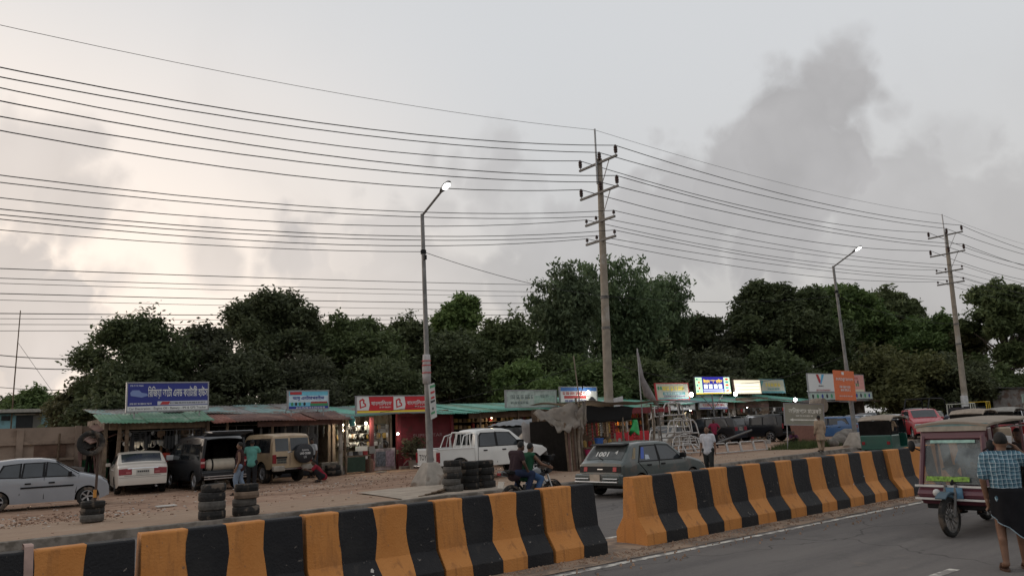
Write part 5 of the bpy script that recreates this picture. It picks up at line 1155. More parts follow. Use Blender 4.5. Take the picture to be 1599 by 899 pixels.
# white car behind the bull bars ---------------------------------------------
def simple_sedan(name, label, loc, rz, pm, L=4.4, W=1.7, H=1.45, tail=True, wag=False):
    t = thing(name, label, 'car', loc, rz)
    s = H/1.46
    pr = [(-L/2, .42), (-L/2+.02, .7), (-L/2+.1, .96*s), (-L/2+.6, 1.06*s), (-L/2+1.2, 1.4*s), (-L/2+1.6, 1.46*s), (.1, 1.46*s), (.4, 1.42*s), (1.1, 1.0*s), (1.5, .95*s), (L/2-.15, .78), (L/2-.03, .6), (L/2, .4)] if not wag else \
         [(-L/2, .55), (-L/2+.02, 1.0*s), (-L/2+.14, 1.36*s), (-L/2+.3, 1.44*s), (-.8, 1.46*s), (.2, 1.46*s), (.5, 1.42*s), (1.15, 1.02*s), (1.5, .98*s), (L/2-.15, .84*s), (L/2-.03, .6), (L/2, .4)]
    b = .92*s
    c = Car(t, L, W, pr, b, .24*s, (-L*.3, L*.3), .31*s, pm, tumble=.28 if not wag else .2)
    x0 = -L/2+(1.15 if not wag else .45)
    c.win([(x0, b+.07), (-.25, b+.06), (-.22, 1.36*s), (x0+.22, 1.34*s)]); c.win([(-.12, b+.06), (.9, b+.06), (.4, 1.34*s), (-.12, 1.37*s)])
    c.patch('rear_window', 'r', (1.10 if not wag else 1.02)*s, 1.38*s, -.6, .6, M_glass2, inset=.06); c.patch('windscreen', 'f', 1.04*s, 1.40*s, -.65, .65, M_glass2, inset=.06)
    for sd in (-1, 1): c.patch('tail_light', 'r', .72*s, .92*s, sd*.42, sd*.8, M_tail, off=.012); c.patch('headlight', 'f', .62*s, .76*s, sd*.42, sd*.78, M_head, off=.012)
    plate(c, 'r', .8*s); c.line([(-.18, .3), (-.18, b+.4)]); c.mirror(.8, b+.06, pm); c.handles((-.05, -.9), b-.1, M_black)
    c.patch('grille', 'f', .5, .6, -.4, .4, M_black, off=.012); plate(c, 'f', .5)
    return t, c
M_dsil = paintm('dull_silver', (.30, .28, .25), .5, coat=.1, dirt=(.22, .18, .14), dirt_amt=.4); M_blkp = paintm('black_paint', (.008, .009, .012), .28, coat=.2); M_redp = paintm('red_paint', (.36, .012, .022), .35); M_bluep = paintm('blue_paint', (.035, .11, .26), .4)
simple_sedan('silver_sedan', 'dusty silver sedan behind the stacked bull bars', (35.0, 31.0, LOT), R(205), M_dsil)
# black SUVs on the right
t, c = simple_sedan('black_suv', 'shiny black SUV with red tail lamps parked below the lit signs', (43.3, 34.2, LOT), R(97), M_blkp, L=4.7, W=1.88, H=1.82, wag=True)
mk('rear_spoiler', MB().box((-2.15, 0, 1.82), (.3, 1.3, .04)), M_blkp, t, bevel=.01); mk('roof_rail', MB().box((-.5, .62, 1.86), (1.8, .04, .04)).box((-.5, -.62, 1.86), (1.8, .04, .04)), M_chrome, t)
t = thing('open_suv', 'black SUV with its side-hinged rear hatch wide open, right of the shiny black SUV', 'car', (47.6, 33.4, LOT), R(99))
c = Car(t, 4.6, 1.85, [(-2.25, 1.78), (-2.0, 1.86), (.3, 1.86), (.6, 1.8), (1.25, 1.2), (2.1, 1.05), (2.3, .55)], 1.1, .35, (-1.35, 1.35), .37, M_blkp, tumble=.18, openrear=True)
c.win([(-1.9, 1.18), (-.9, 1.18), (-.9, 1.68), (-1.8, 1.68)], M_glass); c.win([(-.8, 1.18), (.1, 1.18), (.1, 1.68), (-.8, 1.68)], M_glass)
mk('rear_hatch', MB().box((-2.55, 0, 1.93), (1.1, 1.6, .07), ry=R(-4)), M_blkp, t, bevel=.02); mk('cargo_floor', MB().box((-1.4, 0, .75), (1.7, 1.6, .05)).box((-.55, 0, 1.2), (.06, 1.6, .9)), M_dark, t)
mk('rear_bumper', MB().box((-2.36, 0, .55), (.2, 1.8, .22)), M_blkp, t, bevel=.04)
for sd in (-1, 1): mk('tail_light', MB().box((-2.28, sd*.84, 1.05), (.06, .14, .34)), M_tail, t, bevel=.01)
o = mk('white_sack', MB().ell((0, 0, .16), (.42, .28, .16)), mat('sack_white', (.42, .40, .37), .9, var=.2, bump=.3), None, smooth='full', loc=(48.9, 30.9, LOT+.75)); tag(o, 'pale sack lying in the open rear of the SUV', 'sack')
# parked cars further right
simple_sedan('blue_car', 'bright blue car parked behind the robed man', (49.0, 28.6, LOT), R(100), M_bluep, H=1.5, wag=True, L=3.9)
simple_sedan('white_car', 'white sedan behind the far lamp post', (52.5, 27.4, LOT), R(198), paintm('white_paint2', (.55, .55, .54), .35), H=1.42)
simple_sedan('cream_car', 'cream car with a curved roof beside the round drum', (57.5, 33.4, LOT), R(185), paintm('cream_paint', (.48, .42, .32), .4), H=1.5)
simple_sedan('dark_estate', 'dark estate car under the pink sign', (60.5, 32.0, LOT), R(200), paintm('navy_paint', (.02, .022, .032), .3), H=1.65, wag=True)
t, c = simple_sedan('red_car', 'bright red off-roader with a pale windscreen, facing the road', (48.5, 22.3, LOT), R(216), M_redp, H=1.75, wag=True, L=4.2, W=1.75)
simple_sedan('pale_hatchback', 'pale grey hatchback left of the red off-roader', (49.2, 24.6, LOT), R(190), paintm('pale_paint', (.40, .42, .41), .35), H=1.5, wag=True, L=4.0)
t, c = simple_sedan('white_station_wagon', 'white square station wagon near the right edge', (67.5, 22.2, LOT), R(208), paintm('white_paint3', (.48, .46, .42), .4), H=1.95, wag=True, L=4.6, W=1.8)
simple_sedan('grey_van', 'grey van in the second row behind the black open jeep', (66.5, 31.0, LOT), R(188), paintm('van_grey', (.16, .165, .17), .4), H=1.85, wag=True)
simple_sedan('maroon_sedan', 'maroon sedan between the red off-roader and the open jeeps', (54.5, 25.2, LOT), R(205), paintm('maroon_car', (.09, .012, .02), .35), H=1.45)
simple_sedan('silver_wagon', 'silver wagon parked behind the white sedan near the far lamp', (55.5, 30.2, LOT), R(192), paintm('silver2', (.30, .31, .32), .35), H=1.55, wag=True)
simple_sedan('white_small_sedan', 'small white sedan just in front of the white station wagon', (58.5, 19.6, LOT), R(200), paintm('white_paint4', (.52, .53, .54), .35), H=1.42)
t, c = simple_sedan('black_jeep', 'black open jeep with a long roof frame behind the red off-roader', (59.5, 27.0, LOT), R(190), paintm('jeep_black', (.012, .014, .014), .6), H=1.6, wag=True)
mk('roof_frame', MB().tube([(-2.6, -.8, 1.6), (-2.5, -.8, 2.35), (-1.6, -.8, 2.5), (1.6, -.8, 2.5), (2.4, -.8, 1.7)], .05, 7).tube([(-2.6, .8, 1.6), (-2.5, .8, 2.35), (-1.6, .8, 2.5), (1.6, .8, 2.5), (2.4, .8, 1.7)], .05, 7).tube([(-1.6, -.8, 2.5), (-1.6, .8, 2.5)], .05, 7).tube([(1.6, -.8, 2.5), (1.6, .8, 2.5)], .05, 7).box((0, 0, 2.5), (3.2, 1.6, .05)), M_black, t)

# ---------------------------------------------------------------- three-wheelers and the motorcycle
def ring_wheel(root, loc, r_, ww, rot=(R(90), 0, 0), spokes=10, name='wheel', rimm=None):
    o = mk(name, MB().lathe([(r_*.78, -ww*.4), (r_*.9, -ww*.5), (r_, -ww*.25), (r_, ww*.25), (r_*.9, ww*.5), (r_*.78, ww*.4), (r_*.78, -ww*.4)], 26), M_rubber, root, smooth=True, loc=loc, rot=rot)
    rm = MB().lathe([(r_*.79, -ww*.3), (r_*.79, ww*.3), (r_*.72, ww*.3), (r_*.72, -ww*.3), (r_*.79, -ww*.3)], 26); rm.lathe([(.01, -.05), (r_*.16, -.05), (r_*.16, .05), (.01, .05)], 12)
    for k in range(spokes):
        a = 2*math.pi*k/spokes; rm.cyl((.02*math.cos(a), .02*math.sin(a), 0), (r_*.76*math.cos(a), r_*.76*math.sin(a), 0), .012 if spokes > 6 else .03, n=5)
    mk('rim', rm, rimm or M_rim, o); return o
M_mrn = paintm('maroon_paint', (.082, .016, .027), .4, coat=.3); M_roof = mat('roof_vinyl', (.235, .195, .155), .8, var=.15, scale=2, bump=.2)
M_wscr = mat('windscreen_glass', (.15, .175, .18), .10, spec=.6, var=.7, scale=2.2, dirt=(.05, .062, .062), dirt_amt=.35, dirt_scale=2.6, alpha=.5)
t = thing('maroon_rickshaw', 'maroon three-wheeled auto rickshaw with a tan roof, coming towards the camera', 'auto rickshaw', (13.72, 5.42, .004), R(178)); t.scale = (.96, .84, 1.)
# local +x forward; front wheel at x = 1.35
ring_wheel(t, (1.42, 0, .29), .29, .11, spokes=12, rimm=M_arm)
mk('fork', MB().cyl((1.42, -.09, .29), (1.26, -.09, .74), .025, n=7).cyl((1.42, .09, .29), (1.26, .09, .74), .025, n=7), M_arm, t)
mk('mudguard', MB().rings([[(1.42+.35*math.cos(a), y, .31+.35*math.sin(a)) for y in (-.09, .09)]+[(1.42+.33*math.cos(a), y, .31+.33*math.sin(a)) for y in (.09, -.09)] for a in [R(q) for q in range(50, 175, 18)]]), mat('blue_guard', (.07, .11, .14), .5), t, smooth=True)
for sd in (-1, 1): ring_wheel(t, (-.85, sd*.52, .29), .29, .12, spokes=12, rimm=M_arm)
mk('floor_pan', MB().box((-.1, 0, .42), (2.5, 1.06, .10)), M_black, t, bevel=.02)
mk('front_panel', MB().rings([[(1.18, -.57, .44), (1.18, .57, .44), (1.02, .57, .44), (1.02, -.57, .44)], [(1.27, -.62, .60), (1.27, .62, .60), (1.02, .62, .60), (1.02, -.62, .60)], [(1.17, -.60, .73), (1.17, .60, .73), (1.0, .60, .73), (1.0, -.60, .73)]]), M_mrn, t, bevel=.02)
for z, x in ((.72, 1.215), (.53, 1.255)): mk('trim_strip', MB().box((x+.02, 0, z), (.03, 1.30, .028)), mat('white_trim', (.55, .55, .53), .5), t)
mk('number_panel', MB().box((1.285, .06, .63), (.02, .30, .16)), mat('panel_blue', (.08, .17, .26), .6, var=.4, scale=12), t)
mk('headlight', MB().ell((1.275, -.25, .62), (.05, .07, .06)), M_head, t, smooth=True)
mk('windscreen', MB().add([(1.16, -.52, .75), (1.16, .52, .75), (.96, .47, 1.42), (.96, -.47, 1.42)], [(0, 1, 2, 3)]), M_wscr, t, fix=False).modifiers.new('s', 'SOLIDIFY').thickness = .012
mk('tinsel_strip', MB().add([(1.158, -.47, .79), (1.158, .3, .79), (1.138, .3, .86), (1.138, -.47, .86)], [(0, 1, 2, 3)]), mat('green_tinsel', (.16, .28, .05), .7, var=.7, scale=20), t, loc=(.022, 0, 0))
mk('screen_banner', MB().add([(.978, -.40, 1.36), (.978, .40, 1.36), (.968, .40, 1.405), (.968, -.40, 1.405)], [(0, 1, 2, 3)]), mat('teal_banner', (.26, .42, .38), .6, var=.3, scale=10), t, loc=(.022, 0, 0))
for sd in (-1, 1): mk('windscreen_pillar', MB().tube([(1.17, sd*.57, .72), (.97, sd*.53, 1.46)], .045, 7), M_mrn, t, smooth=True)
mk('windscreen_header', MB().tube([(.97, -.52, 1.44), (.97, .52, 1.44)], .03, 7), M_mrn, t, smooth=True)
mk('forehead_panel', MB().rings([[(1.0, -.57, 1.43), (1.0, .57, 1.43), (.9, .57, 1.43), (.9, -.57, 1.43)], [(.95, -.59, 1.58), (.95, .59, 1.58), (.85, .59, 1.58), (.85, -.59, 1.58)]]), M_mrn, t, bevel=.02)
mk('roof_edge', MB().box((.96, 0, 1.635), (.06, 1.26, .035)), mat('teal_edge', (.13, .22, .23), .6), t); mk('roof_flap', MB().add([(.995, -.62, 1.54), (.995, .62, 1.54), (.975, .64, 1.63), (.975, -.64, 1.63)], [(0, 1, 2, 3)]), mat('flap_tan', (.27, .24, .20), .8, var=.2), t, loc=(.01, 0, 0))
rf = MB(); xs = np.linspace(1.0, -1.6, 12)
hz = lambda x, y: 1.63+.06*math.sin(math.pi*min(1, max(0, (1.0-x)/2.6)))**.7+.05*(1-(y/.66)**2)
rf.rings([[(x, y, hz(x, y)+.008*math.sin(x*9)) for y in np.linspace(-.66, .66, 9)]+[(x, y, hz(x, y)-.03) for y in np.linspace(.66, -.66, 9)] for x in xs])
mk('roof', rf, M_roof, t, smooth=True)
for x in (.52, -.35, -1.43):
    for y in (-.57, .57): mk('roof_post', MB().tube([(x, y, .48), (x-.02, y, 1.66)], .025, 6), M_mrn, t)
for y in (-.56, .56): mk('side_panel', MB().box((-.85, y, .62), (1.15, .04, .42)), M_mrn, t, bevel=.01)
mk('back_panel', MB().box((-1.42, 0, .85), (.05, 1.14, .85)), M_mrn, t, bevel=.01)
mk('driver_seat', MB().box((.2, 0, .62), (.45, .9, .16)).box((-.03, 0, .85), (.08, .9, .4)), M_dark, t, bevel=.03); mk('rear_seat', MB().box((-1.05, 0, .65), (.5, 1.0, .18)).box((-1.3, 0, .95), (.1, 1.0, .5)), mat('seat_red', (.10, .03, .03), .7), t, bevel=.03)
mk('handlebar', MB().tube([(.88, -.3, .95), (.93, -.12, 1.0), (.93, .12, 1.0), (.88, .3, .95)], .018, 6), M_black, t); mk('steering_column', MB().cyl((.93, 0, 1.0), (1.22, 0, .75), .025, n=6), M_black, t)
for sd in (-1, 1): mk('side_mirror', MB().ell((1.1, sd*.70, 1.32), (.03, .07, .09)).cyl((1.08, sd*.56, 1.25), (1.1, sd*.68, 1.3), .012, n=5), M_black, t, smooth=True)
mk('tassel_rail', MB().tube([(.52, .6, 1.56), (.0, .62, 1.58), (-1.4, .6, 1.56)], .015, 5), M_chrome, t)
o = mk('hanging_pot', MB().lathe([(.02, 0), (.11, .0), (.125, .05), (.12, .2), (.10, .22), (.02, .22)], 14), mat('tin_pot', (.34, .27, .20), .4, .4, var=.2), None, smooth=True, loc=(13.1, 4.85, 1.36)); tag(o, 'dented tin pot hanging under the maroon rickshaw roof', 'pot')
# small green auto rickshaw behind the barrier
def auto(name, label, loc, rz, bodym, roofm, k=1.):
    t = thing(name, label, 'auto rickshaw', loc, rz); t.scale = (k, k, k)
    ring_wheel(t, (1.15, 0, .22), .22, .1, spokes=6)
    for sd in (-1, 1): ring_wheel(t, (-.85, sd*.52, .22), .22, .12, spokes=6)
    mk('cab_front', MB().rings([[(1.05, -.25, .35), (1.05, .25, .35), (.7, .6, .3), (.7, -.6, .3)], [(1.2, -.36, .7), (1.2, .36, .7), (.7, .63, .7), (.7, -.63, .7)], [(1.0, -.52, .95), (1.0, .52, .95), (.7, .60, .95), (.7, -.60, .95)]]), bodym, t, smooth=True, bevel=.03)
    mk('windscreen', MB().add([(1.02, -.48, .96), (1.02, .48, .96), (.78, .50, 1.5), (.78, -.50, 1.5)], [(0, 1, 2, 3)]), M_glass2, t, fix=False)
    mk('rear_body', MB().box((-.75, 0, .62), (1.0, 1.26, .62)).box((.1, 0, .36), (1.3, 1.2, .1)), bodym, t, bevel=.05)
    rr = []
    for x, z in ((.95, 1.52), (.7, 1.62), (0, 1.68), (-.8, 1.66), (-1.2, 1.5)): rr.append([(x, y, z+.06*(1-(y/.66)**2)) for y in np.linspace(-.66, .66, 7)]+[(x, y, z-.04+.06*(1-(y/.66)**2)) for y in np.linspace(.66, -.66, 7)])
    mk('canopy', MB().rings(rr), roofm, t, smooth=True)
    mk('canopy_back', MB().box((-1.2, 0, 1.2), (.06, 1.25, .62)), M_dark, t)
    mk('frame', MB().cyl((.75, -.58, .9), (.75, -.58, 1.6), .022, n=6).cyl((.75, .58, .9), (.75, .58, 1.6), .022, n=6).cyl((-.3, -.6, .9), (-.3, -.6, 1.64), .022, n=6).cyl((-.3, .6, .9), (-.3, .6, 1.64), .022, n=6), M_black, t)
    mk('headlight', MB().ell((1.2, 0, .62), (.05, .09, .09)), M_head, t, smooth=True); mk('seat', MB().box((.2, 0, .72), (.35, .8, .12)).box((-.55, 0, .95), (.5, 1.1, .14)).box((-.85, 0, 1.2), (.1, 1.1, .5)), M_dark, t)
    for sd in (-1, 1): mk('tail_light', MB().box((-1.26, sd*.5, .6), (.03, .12, .12)), M_tail, t)
    return t
M_gauto = paintm('auto_green', (.012, .075, .055), .4); M_canv = mat('canvas_tan', (.27, .22, .175), .85, var=.2, bump=.2)
auto('green_auto_rickshaw', 'dark green auto rickshaw with an open back, behind the barriers', (32.7, 16.6, .004), R(8), M_gauto, M_canv)
auto('canopied_rickshaw', 'auto rickshaw with a long tan canopy and dark passengers behind the maroon rickshaw', (38.5, 15.3, .004), R(6), paintm('auto_maroon', (.07, .02, .025), .5), M_canv, 1.05)
auto('blue_grey_rickshaw', 'auto rickshaw with a blue-grey canopy further along the lane', (44.5, 16.2, .004), R(6), paintm('auto_red', (.22, .015, .02), .5), mat('canvas_grey', (.24, .23, .21), .85, var=.2), 1.05)
# jeeps and frames in the far queue
def framed(name, label, loc, rz, col, col2, L=3.6, H=1.9):
    t = thing(name, label, 'jeep', loc, rz)
    mk('body', MB().box((0, 0, .85), (L, 1.6, .7)).box((L*.36, 0, 1.05), (L*.26, 1.5, .4)), col, t, bevel=.05)
    for sx in (-.32, .32):
        for sd in (-1, 1): wheel(t, (sx*L, sd*.7, .36), .36, .2, sd)
    fr = MB()
    for y in (-.72, .72): fr.tube([(-L*.46, y, 1.2), (-L*.46, y, H), (L*.16, y, H), (L*.22, y, 1.2)], .035, 6).tube([(-L*.15, y, 1.2), (-L*.15, y, H)], .03, 6)
    for x in (-L*.46, -L*.15, L*.16): fr.tube([(x, -.72, H), (x, .72, H)], .03, 6)
    mk('roll_cage', fr, col2, t, smooth=True)
    for y in (-.4, .4): mk('seat', MB().box((-.3, y, 1.3), (.5, .5, .12)).box((-.55, y, 1.55), (.1, .5, .5)), M_dark, t)
    mk('windscreen', MB().box((L*.2, 0, 1.5), (.03, 1.35, .5)), M_glass2, t)
    for sd in (-1, 1): mk('headlight', MB().ell((L*.495, sd*.5, 1.0), (.04, .1, .1)), M_head, t)
    return t
framed('open_jeep', 'dark open jeep with a yellow roll cage in the far queue', (63.5, 25.0, LOT), R(195), paintm('jeep_dark', (.015, .018, .022), .5), mat('yellow_pipe', (.50, .34, .02), .5), H=2.1)
framed('open_jeep', 'navy open jeep with a pale roll cage left of the yellow cage', (58.0, 23.9, LOT), R(195), paintm('jeep_navy', (.016, .022, .045), .5), mat('pale_pipe', (.42, .42, .36), .5), H=2.0)
framed('open_jeep', 'green-framed jeep in front of the grey tin shed at the right', (76.5, 25.5, LOT), R(195), paintm('jeep_green', (.05, .12, .08), .5), mat('mint_pipe', (.30, .42, .36), .5), L=5, H=2.6)
framed('open_jeep', 'dark blue jeep with a black frame at the foot of the leaning pole', (67.0, 27.5, LOT), R(190), paintm('jeep_blue', (.02, .025, .05), .5), M_black, L=4.5, H=2.15)
t = thing('grey_tin_shed', 'grey tin shed at the right edge under the trees', 'shed', (86, 28.5, 0), R(0))
mk('wall', MB().box((2, 0, 1.75), (16, 3, 3.2)), M_tgrey, t); corrugated('roof_sheet', -6.5, 10.5, (-1.8, 3.38), (1.8, 3.6), [M_tgrey], t, sw=2.4)

# motorcycle ----------------------------------------------------------
t = thing('motorcycle', 'black motorcycle with two riders passing behind the barriers', 'motorcycle', (11.55, 14.5, .004), R(4))
ring_wheel(t, (.66, 0, .3), .3, .1, spokes=5, rimm=M_black); ring_wheel(t, (-.62, 0, .3), .3, .12, spokes=5, rimm=M_black)
mk('fork', MB().cyl((.66, -.08, .3), (.42, -.08, .9), .025, n=7).cyl((.66, .08, .3), (.42, .08, .9), .025, n=7), M_chrome, t)
mk('engine', MB().box((.05, 0, .42), (.42, .26, .3)).cyl((.1, -.14, .35), (.1, .14, .35), .13, n=12), mat('engine_grey', (.10, .10, .10), .5, .5), t, bevel=.02)
mk('fuel_tank', MB().rings([[(x, y*wd, z+h*zz) for y, zz in ((-1, -.4), (-1.05, .2), (-.6, .8), (0, 1), (.6, .8), (1.05, .2), (1, -.4))] for x, wd, z, h in ((-.18, .1, .72, .1), (-.05, .14, .74, .14), (.2, .17, .78, .17), (.38, .12, .78, .1))]), paintm('bike_black', (.01, .01, .012), .2), t, smooth=True)
mk('seat', MB().rings([[(x, -.13, z-.06), (x, .13, z-.06), (x, .14, z), (x, 0, z+.03), (x, -.14, z)] for x, z in ((-.78, .92), (-.5, .88), (-.2, .80), (-.1, .80))]), M_black, t, smooth=True)
mk('tail', MB().box((-.86, 0, .86), (.22, .2, .1), ry=R(14)), MATS['bike_black'], t, bevel=.03); mk('tail_light', MB().box((-.97, 0, .86), (.03, .12, .06)), M_tail, t); mk('number_plate', MB().box((-.93, 0, .62), (.015, .2, .15), ry=R(14)), M_plate, t)
mk('fairing', MB().rings([[(.42, -.18, .78), (.42, .18, .78), (.42, .2, 1.0), (.42, 0, 1.08), (.42, -.2, 1.0)], [(.62, -.1, .82), (.62, .1, .82), (.62, .11, .96), (.62, 0, 1.0), (.62, -.11, .96)]]), MATS['bike_black'], t, smooth=True); mk('headlight', MB().ell((.62, 0, .9), (.03, .08, .06)), M_head, t)
mk('handlebar', MB().tube([(.28, -.36, 1.0), (.42, -.2, 1.02), (.42, .2, 1.02), (.28, .36, 1.0)], .016, 6), M_black, t)
for sd in (-1, 1): mk('mirror', MB().ell((.42, sd*.38, 1.2), (.02, .06, .04)).cyl((.4, sd*.26, 1.02), (.42, sd*.36, 1.18), .008, n=5), M_black, t)
mk('exhaust', MB().tube([(.15, -.14, .3), (-.2, -.16, .28), (-.75, -.18, .42)], [.03, .035, .055], 8), M_steel, t, smooth=True); mk('frame', MB().tube([(.4, 0, .85), (.2, 0, .55), (-.2, 0, .4), (-.62, 0, .3)], .03, 6).tube([(-.2, 0, .4), (-.6, 0, .8)], .03, 6), M_black, t)
mk('front_mudguard', MB().rings([[(.66+.34*math.cos(a), y, .3+.34*math.sin(a)) for y in (-.06, .06)]+[(.66+.325*math.cos(a), y, .3+.325*math.sin(a)) for y in (.06, -.06)] for a in [R(q) for q in range(30, 150, 15)]]), MATS['bike_black'], t, smooth=True)
mk('footpeg', MB().cyl((0, -.28, .32), (0, .28, .32), .018, n=6).cyl((-.35, -.26, .38), (-.35, .26, .38), .018, n=6), M_steel, t)

# ---------------------------------------------------------------- tyre stacks
def tyre_mesh(r_, ww):
    ri = r_*.60; h = ww/2
    me = MB().lathe([(ri, -h*.7), (r_*.84, -h), (r_*.95, -h*.9), (r_, -h*.6), (r_*.985, -h*.3), (r_, -h*.25), (r_, h*.25), (r_*.985, h*.3), (r_, h*.6), (r_*.95, h*.9), (r_*.84, h), (ri, h*.7), (ri*1.04, h*.4), (ri*1.1, 0), (ri*1.04, -h*.4), (ri, -h*.7)], 30).mesh('tyre')
    fixn(me); me.materials.append(M_rubber); me.polygons.foreach_set('use_smooth', [True]*len(me.polygons)); return me
TM = [tyre_mesh(.32, .21), tyre_mesh(.345, .24), tyre_mesh(.33, .19), tyre_mesh(.36, .25)]
M_tan = mat('dusty_tan_rubber', (.17, .12, .085), .9, var=.25, scale=8); tmt = TM[2].copy(); tmt.materials.clear(); tmt.materials.append(M_tan)
M_greyr = mat('faded_rubber', (.085, .078, .07), .9, var=.3, scale=9, bump=.2); tmg = TM[0].copy(); tmg.materials.clear(); tmg.materials.append(M_greyr); tmg2 = TM[1].copy(); tmg2.materials.clear(); tmg2.materials.append(M_greyr)
ORD = ['bottom', 'second from the bottom', 'third from the bottom', 'fourth from the bottom', 'fifth from the bottom', 'topmost']
def stack(x, y, ms, where, z=LOT+.01, k=1.):
    n = len(ms)
    for i, me in enumerate(ms):
        h = (max(v.co.z for v in me.vertices))*k
        o = bpy.data.objects.new('tyre', me); COL.objects.link(o); o.scale = (k, k, k)
        o.location = (x+random.uniform(-.035, .035), y+random.uniform(-.035, .035), z+h); z += 2*h-.008*k
        o.rotation_euler = (random.uniform(-.025, .025), random.uniform(-.025, .025), random.uniform(0, 6))
        nm = 'topmost' if i == n-1 and n > 1 else ORD[i]
        tag(o, 'old tyre, %s in %s' % (nm, where), 'tyre', 'old tyres stacked by the kerb')
stack(5.42, 18.5, [TM[1], tmg2, TM[1], TM[0]], 'the left twin stack by the kerb', k=.86)
stack(6.18, 18.62, [TM[3], tmg, tmt, TM[0]], 'the right twin stack', k=.86)
stack(12.2, 18.95, [tmg2, tmg, TM[0], tmg, TM[0]], 'the tall grey stack by the lamp plinth', z=LOT+.03, k=.84)
stack(12.88, 19.1, [TM[1], TM[3], TM[1], TM[1]], 'the middle black stack left of the motorcycle', z=LOT+.03, k=.84)
stack(13.55, 19.2, [TM[3], TM[1], TM[3], TM[1]], 'the stack hidden behind the two riders', z=LOT+.02, k=.84)
stack(13.45, 20.9, [TM[2], TM[0], TM[0], tmg], 'the small stack behind the tall grey stack', k=.78)
stack(3.35, 20.9, [tmg, TM[0], TM[2]], 'the short stack under the hanging wheel', k=.80)
pt = thing('tyre_marker_post', 'thin post with orange foot rising from the short tyre stack', 'post', (3.38, 20.9, LOT)); mk('rod', MB().tube([(0, 0, .1), (.02, 0, 1.0), (.01, 0, 2.05)], .03, 7), mat('rusty_rod', (.07, .045, .035), .8, var=.3), pt); mk('orange_sleeve', MB().cyl((0, 0, .56), (0, 0, .74), .04, n=8), mat('sleeve_orange', (.45, .20, .04), .7), pt)
o = bpy.data.objects.new('tyre', tyre_mesh(.30, .12)); COL.objects.link(o); o.location = (3.22, 20.78, 1.98); o.rotation_euler = (R(90), R(12), R(-10)); tag(o, 'worn tyre hung upright on top of the thin post', 'tyre')
stack(14.75, 32.6, [TM[1], TM[1]], 'the pair on the step of the rusty workshop')

# ---------------------------------------------------------------- steel bull bars and frames
M_pipe = mat('steel_pipe', (.40, .385, .37), .4, .6, var=.2, scale=8)
def bullbar(name, label, loc, rz, rx, w_=1.25, h=.62, fancy=0):
    t = thing(name, label, 'bull bar', loc, rz, 'steel bull bars'); t.rotation_euler = (rx, 0, rz); r_ = .038
    mk('outer_pipe', MB().tube([(-w_/2, .2, 0), (-w_/2, .05, .05), (-w_*.42, 0, h*.75), (-w_*.32, 0, h), (w_*.32, 0, h), (w_*.42, 0, h*.75), (w_/2, .05, .05), (w_/2, .2, 0)], r_, 8), M_pipe, t, smooth=True)
    mk('lower_pipe', MB().tube([(-w_*.48, .02, .12), (w_*.48, .02, .12)], r_, 8), M_pipe, t, smooth=True)
    mk('inner_pipe', MB().tube([(-w_*.22, -.02, .12), (-w_*.2, -.03, h*1.0), (-w_*.1, -.03, h*1.14), (w_*.1, -.03, h*1.14), (w_*.2, -.03, h*1.0), (w_*.22, -.02, .12)], r_*.9, 8), M_pipe, t, smooth=True)
    if fancy: mk('cross_pipe', MB().tube([(-w_*.44, 0, h*.55), (w_*.44, 0, h*.55)], r_*.8, 7).tube([(-w_*.5, .1, .3), (-w_*.62, .35, .3), (-w_*.6, .6, .1)], r_*.8, 7), M_pipe, t, smooth=True)
    return t
BX, BY = 30.6, 26.3
t = thing('display_rack', 'tall steel rack holding the stacked bull bars', 'rack', (BX, BY, LOT)); mk('upright', MB().cyl((-.9, .2, 0), (-.9, .3, 2.7), .035, n=7), M_arm, t); mk('upright', MB().cyl((.75, .2, 0), (.7, .35, 2.6), .035, n=7), M_arm, t); mk('shelf_bar', MB().cyl((-1.0, .1, .9), (.8, .1, .9), .03, n=7).cyl((-1, .2, 1.75), (.8, .2, 1.75), .03, n=7).cyl((.7, .3, 2.5), (1.5, .2, .05), .035, n=7), M_arm, t)
bullbar('bull_bar', 'bright steel bull bar at the top of the stacked pile', (BX-.05, BY, 2.05), R(-12), R(-8), 1.35, .72)
bullbar('bull_bar', 'bright steel bull bar second from the top of the stacked pile', (BX+.1, BY-.15, 1.18), R(-16), R(-10), 1.4, .72, 1)
bullbar('bull_bar', 'bright steel bull bar third from the top of the stacked pile', (BX+.15, BY-.4, .52), R(-18), R(-14), 1.5, .58, 1)
bullbar('bull_bar', 'steel bull bar lying at the foot of the pile, curved ends up', (BX-.1, BY-1.0, LOT+.05), R(-10), R(-40), 1.5, .6, 1)
bullbar('bull_bar', 'steel bull bar half hidden at the upper left of the pile', (BX-.9, BY+.4, 2.0), R(5), R(-6), .9, .55)
bullbar('bull_bar', 'steel bull bar half hidden at the left of the pile, above the silver sedan', (BX-1.2, BY+.3, .75), R(10), R(-4), 1.2, .7)
bullbar('bull_bar', 'steel bull bar at the lower left of the pile on the ground', (BX-1.3, BY-.2, LOT+.03), R(-4), R(-20), 1.3, .6, 1)
bullbar('bull_bar', 'steel bull bar leaning on the right flank of the pile', (BX+.95, BY+.1, 1.1), R(-40), R(-14), 1.2, .8)
bullbar('bull_bar', 'steel bull bar leaning low on the right flank of the pile', (BX+1.0, BY-.3, .3), R(-30), R(-25), 1.3, .7)
o = mk('red_lamp_pod', MB().box((0, 0, 0), (.34, .12, .2)), M_tail, None, bevel=.03, loc=(BX-.8, BY+.2, 2.45)); tag(o, 'red lamp pod fixed on the bull bar pile', 'lamp')
t = thing('side_step_frames', 'row of low joined steel pipe frames lying right of the white T-shirt man', 'pipe frame', (32.0, 24.2, LOT+.02), R(-2))
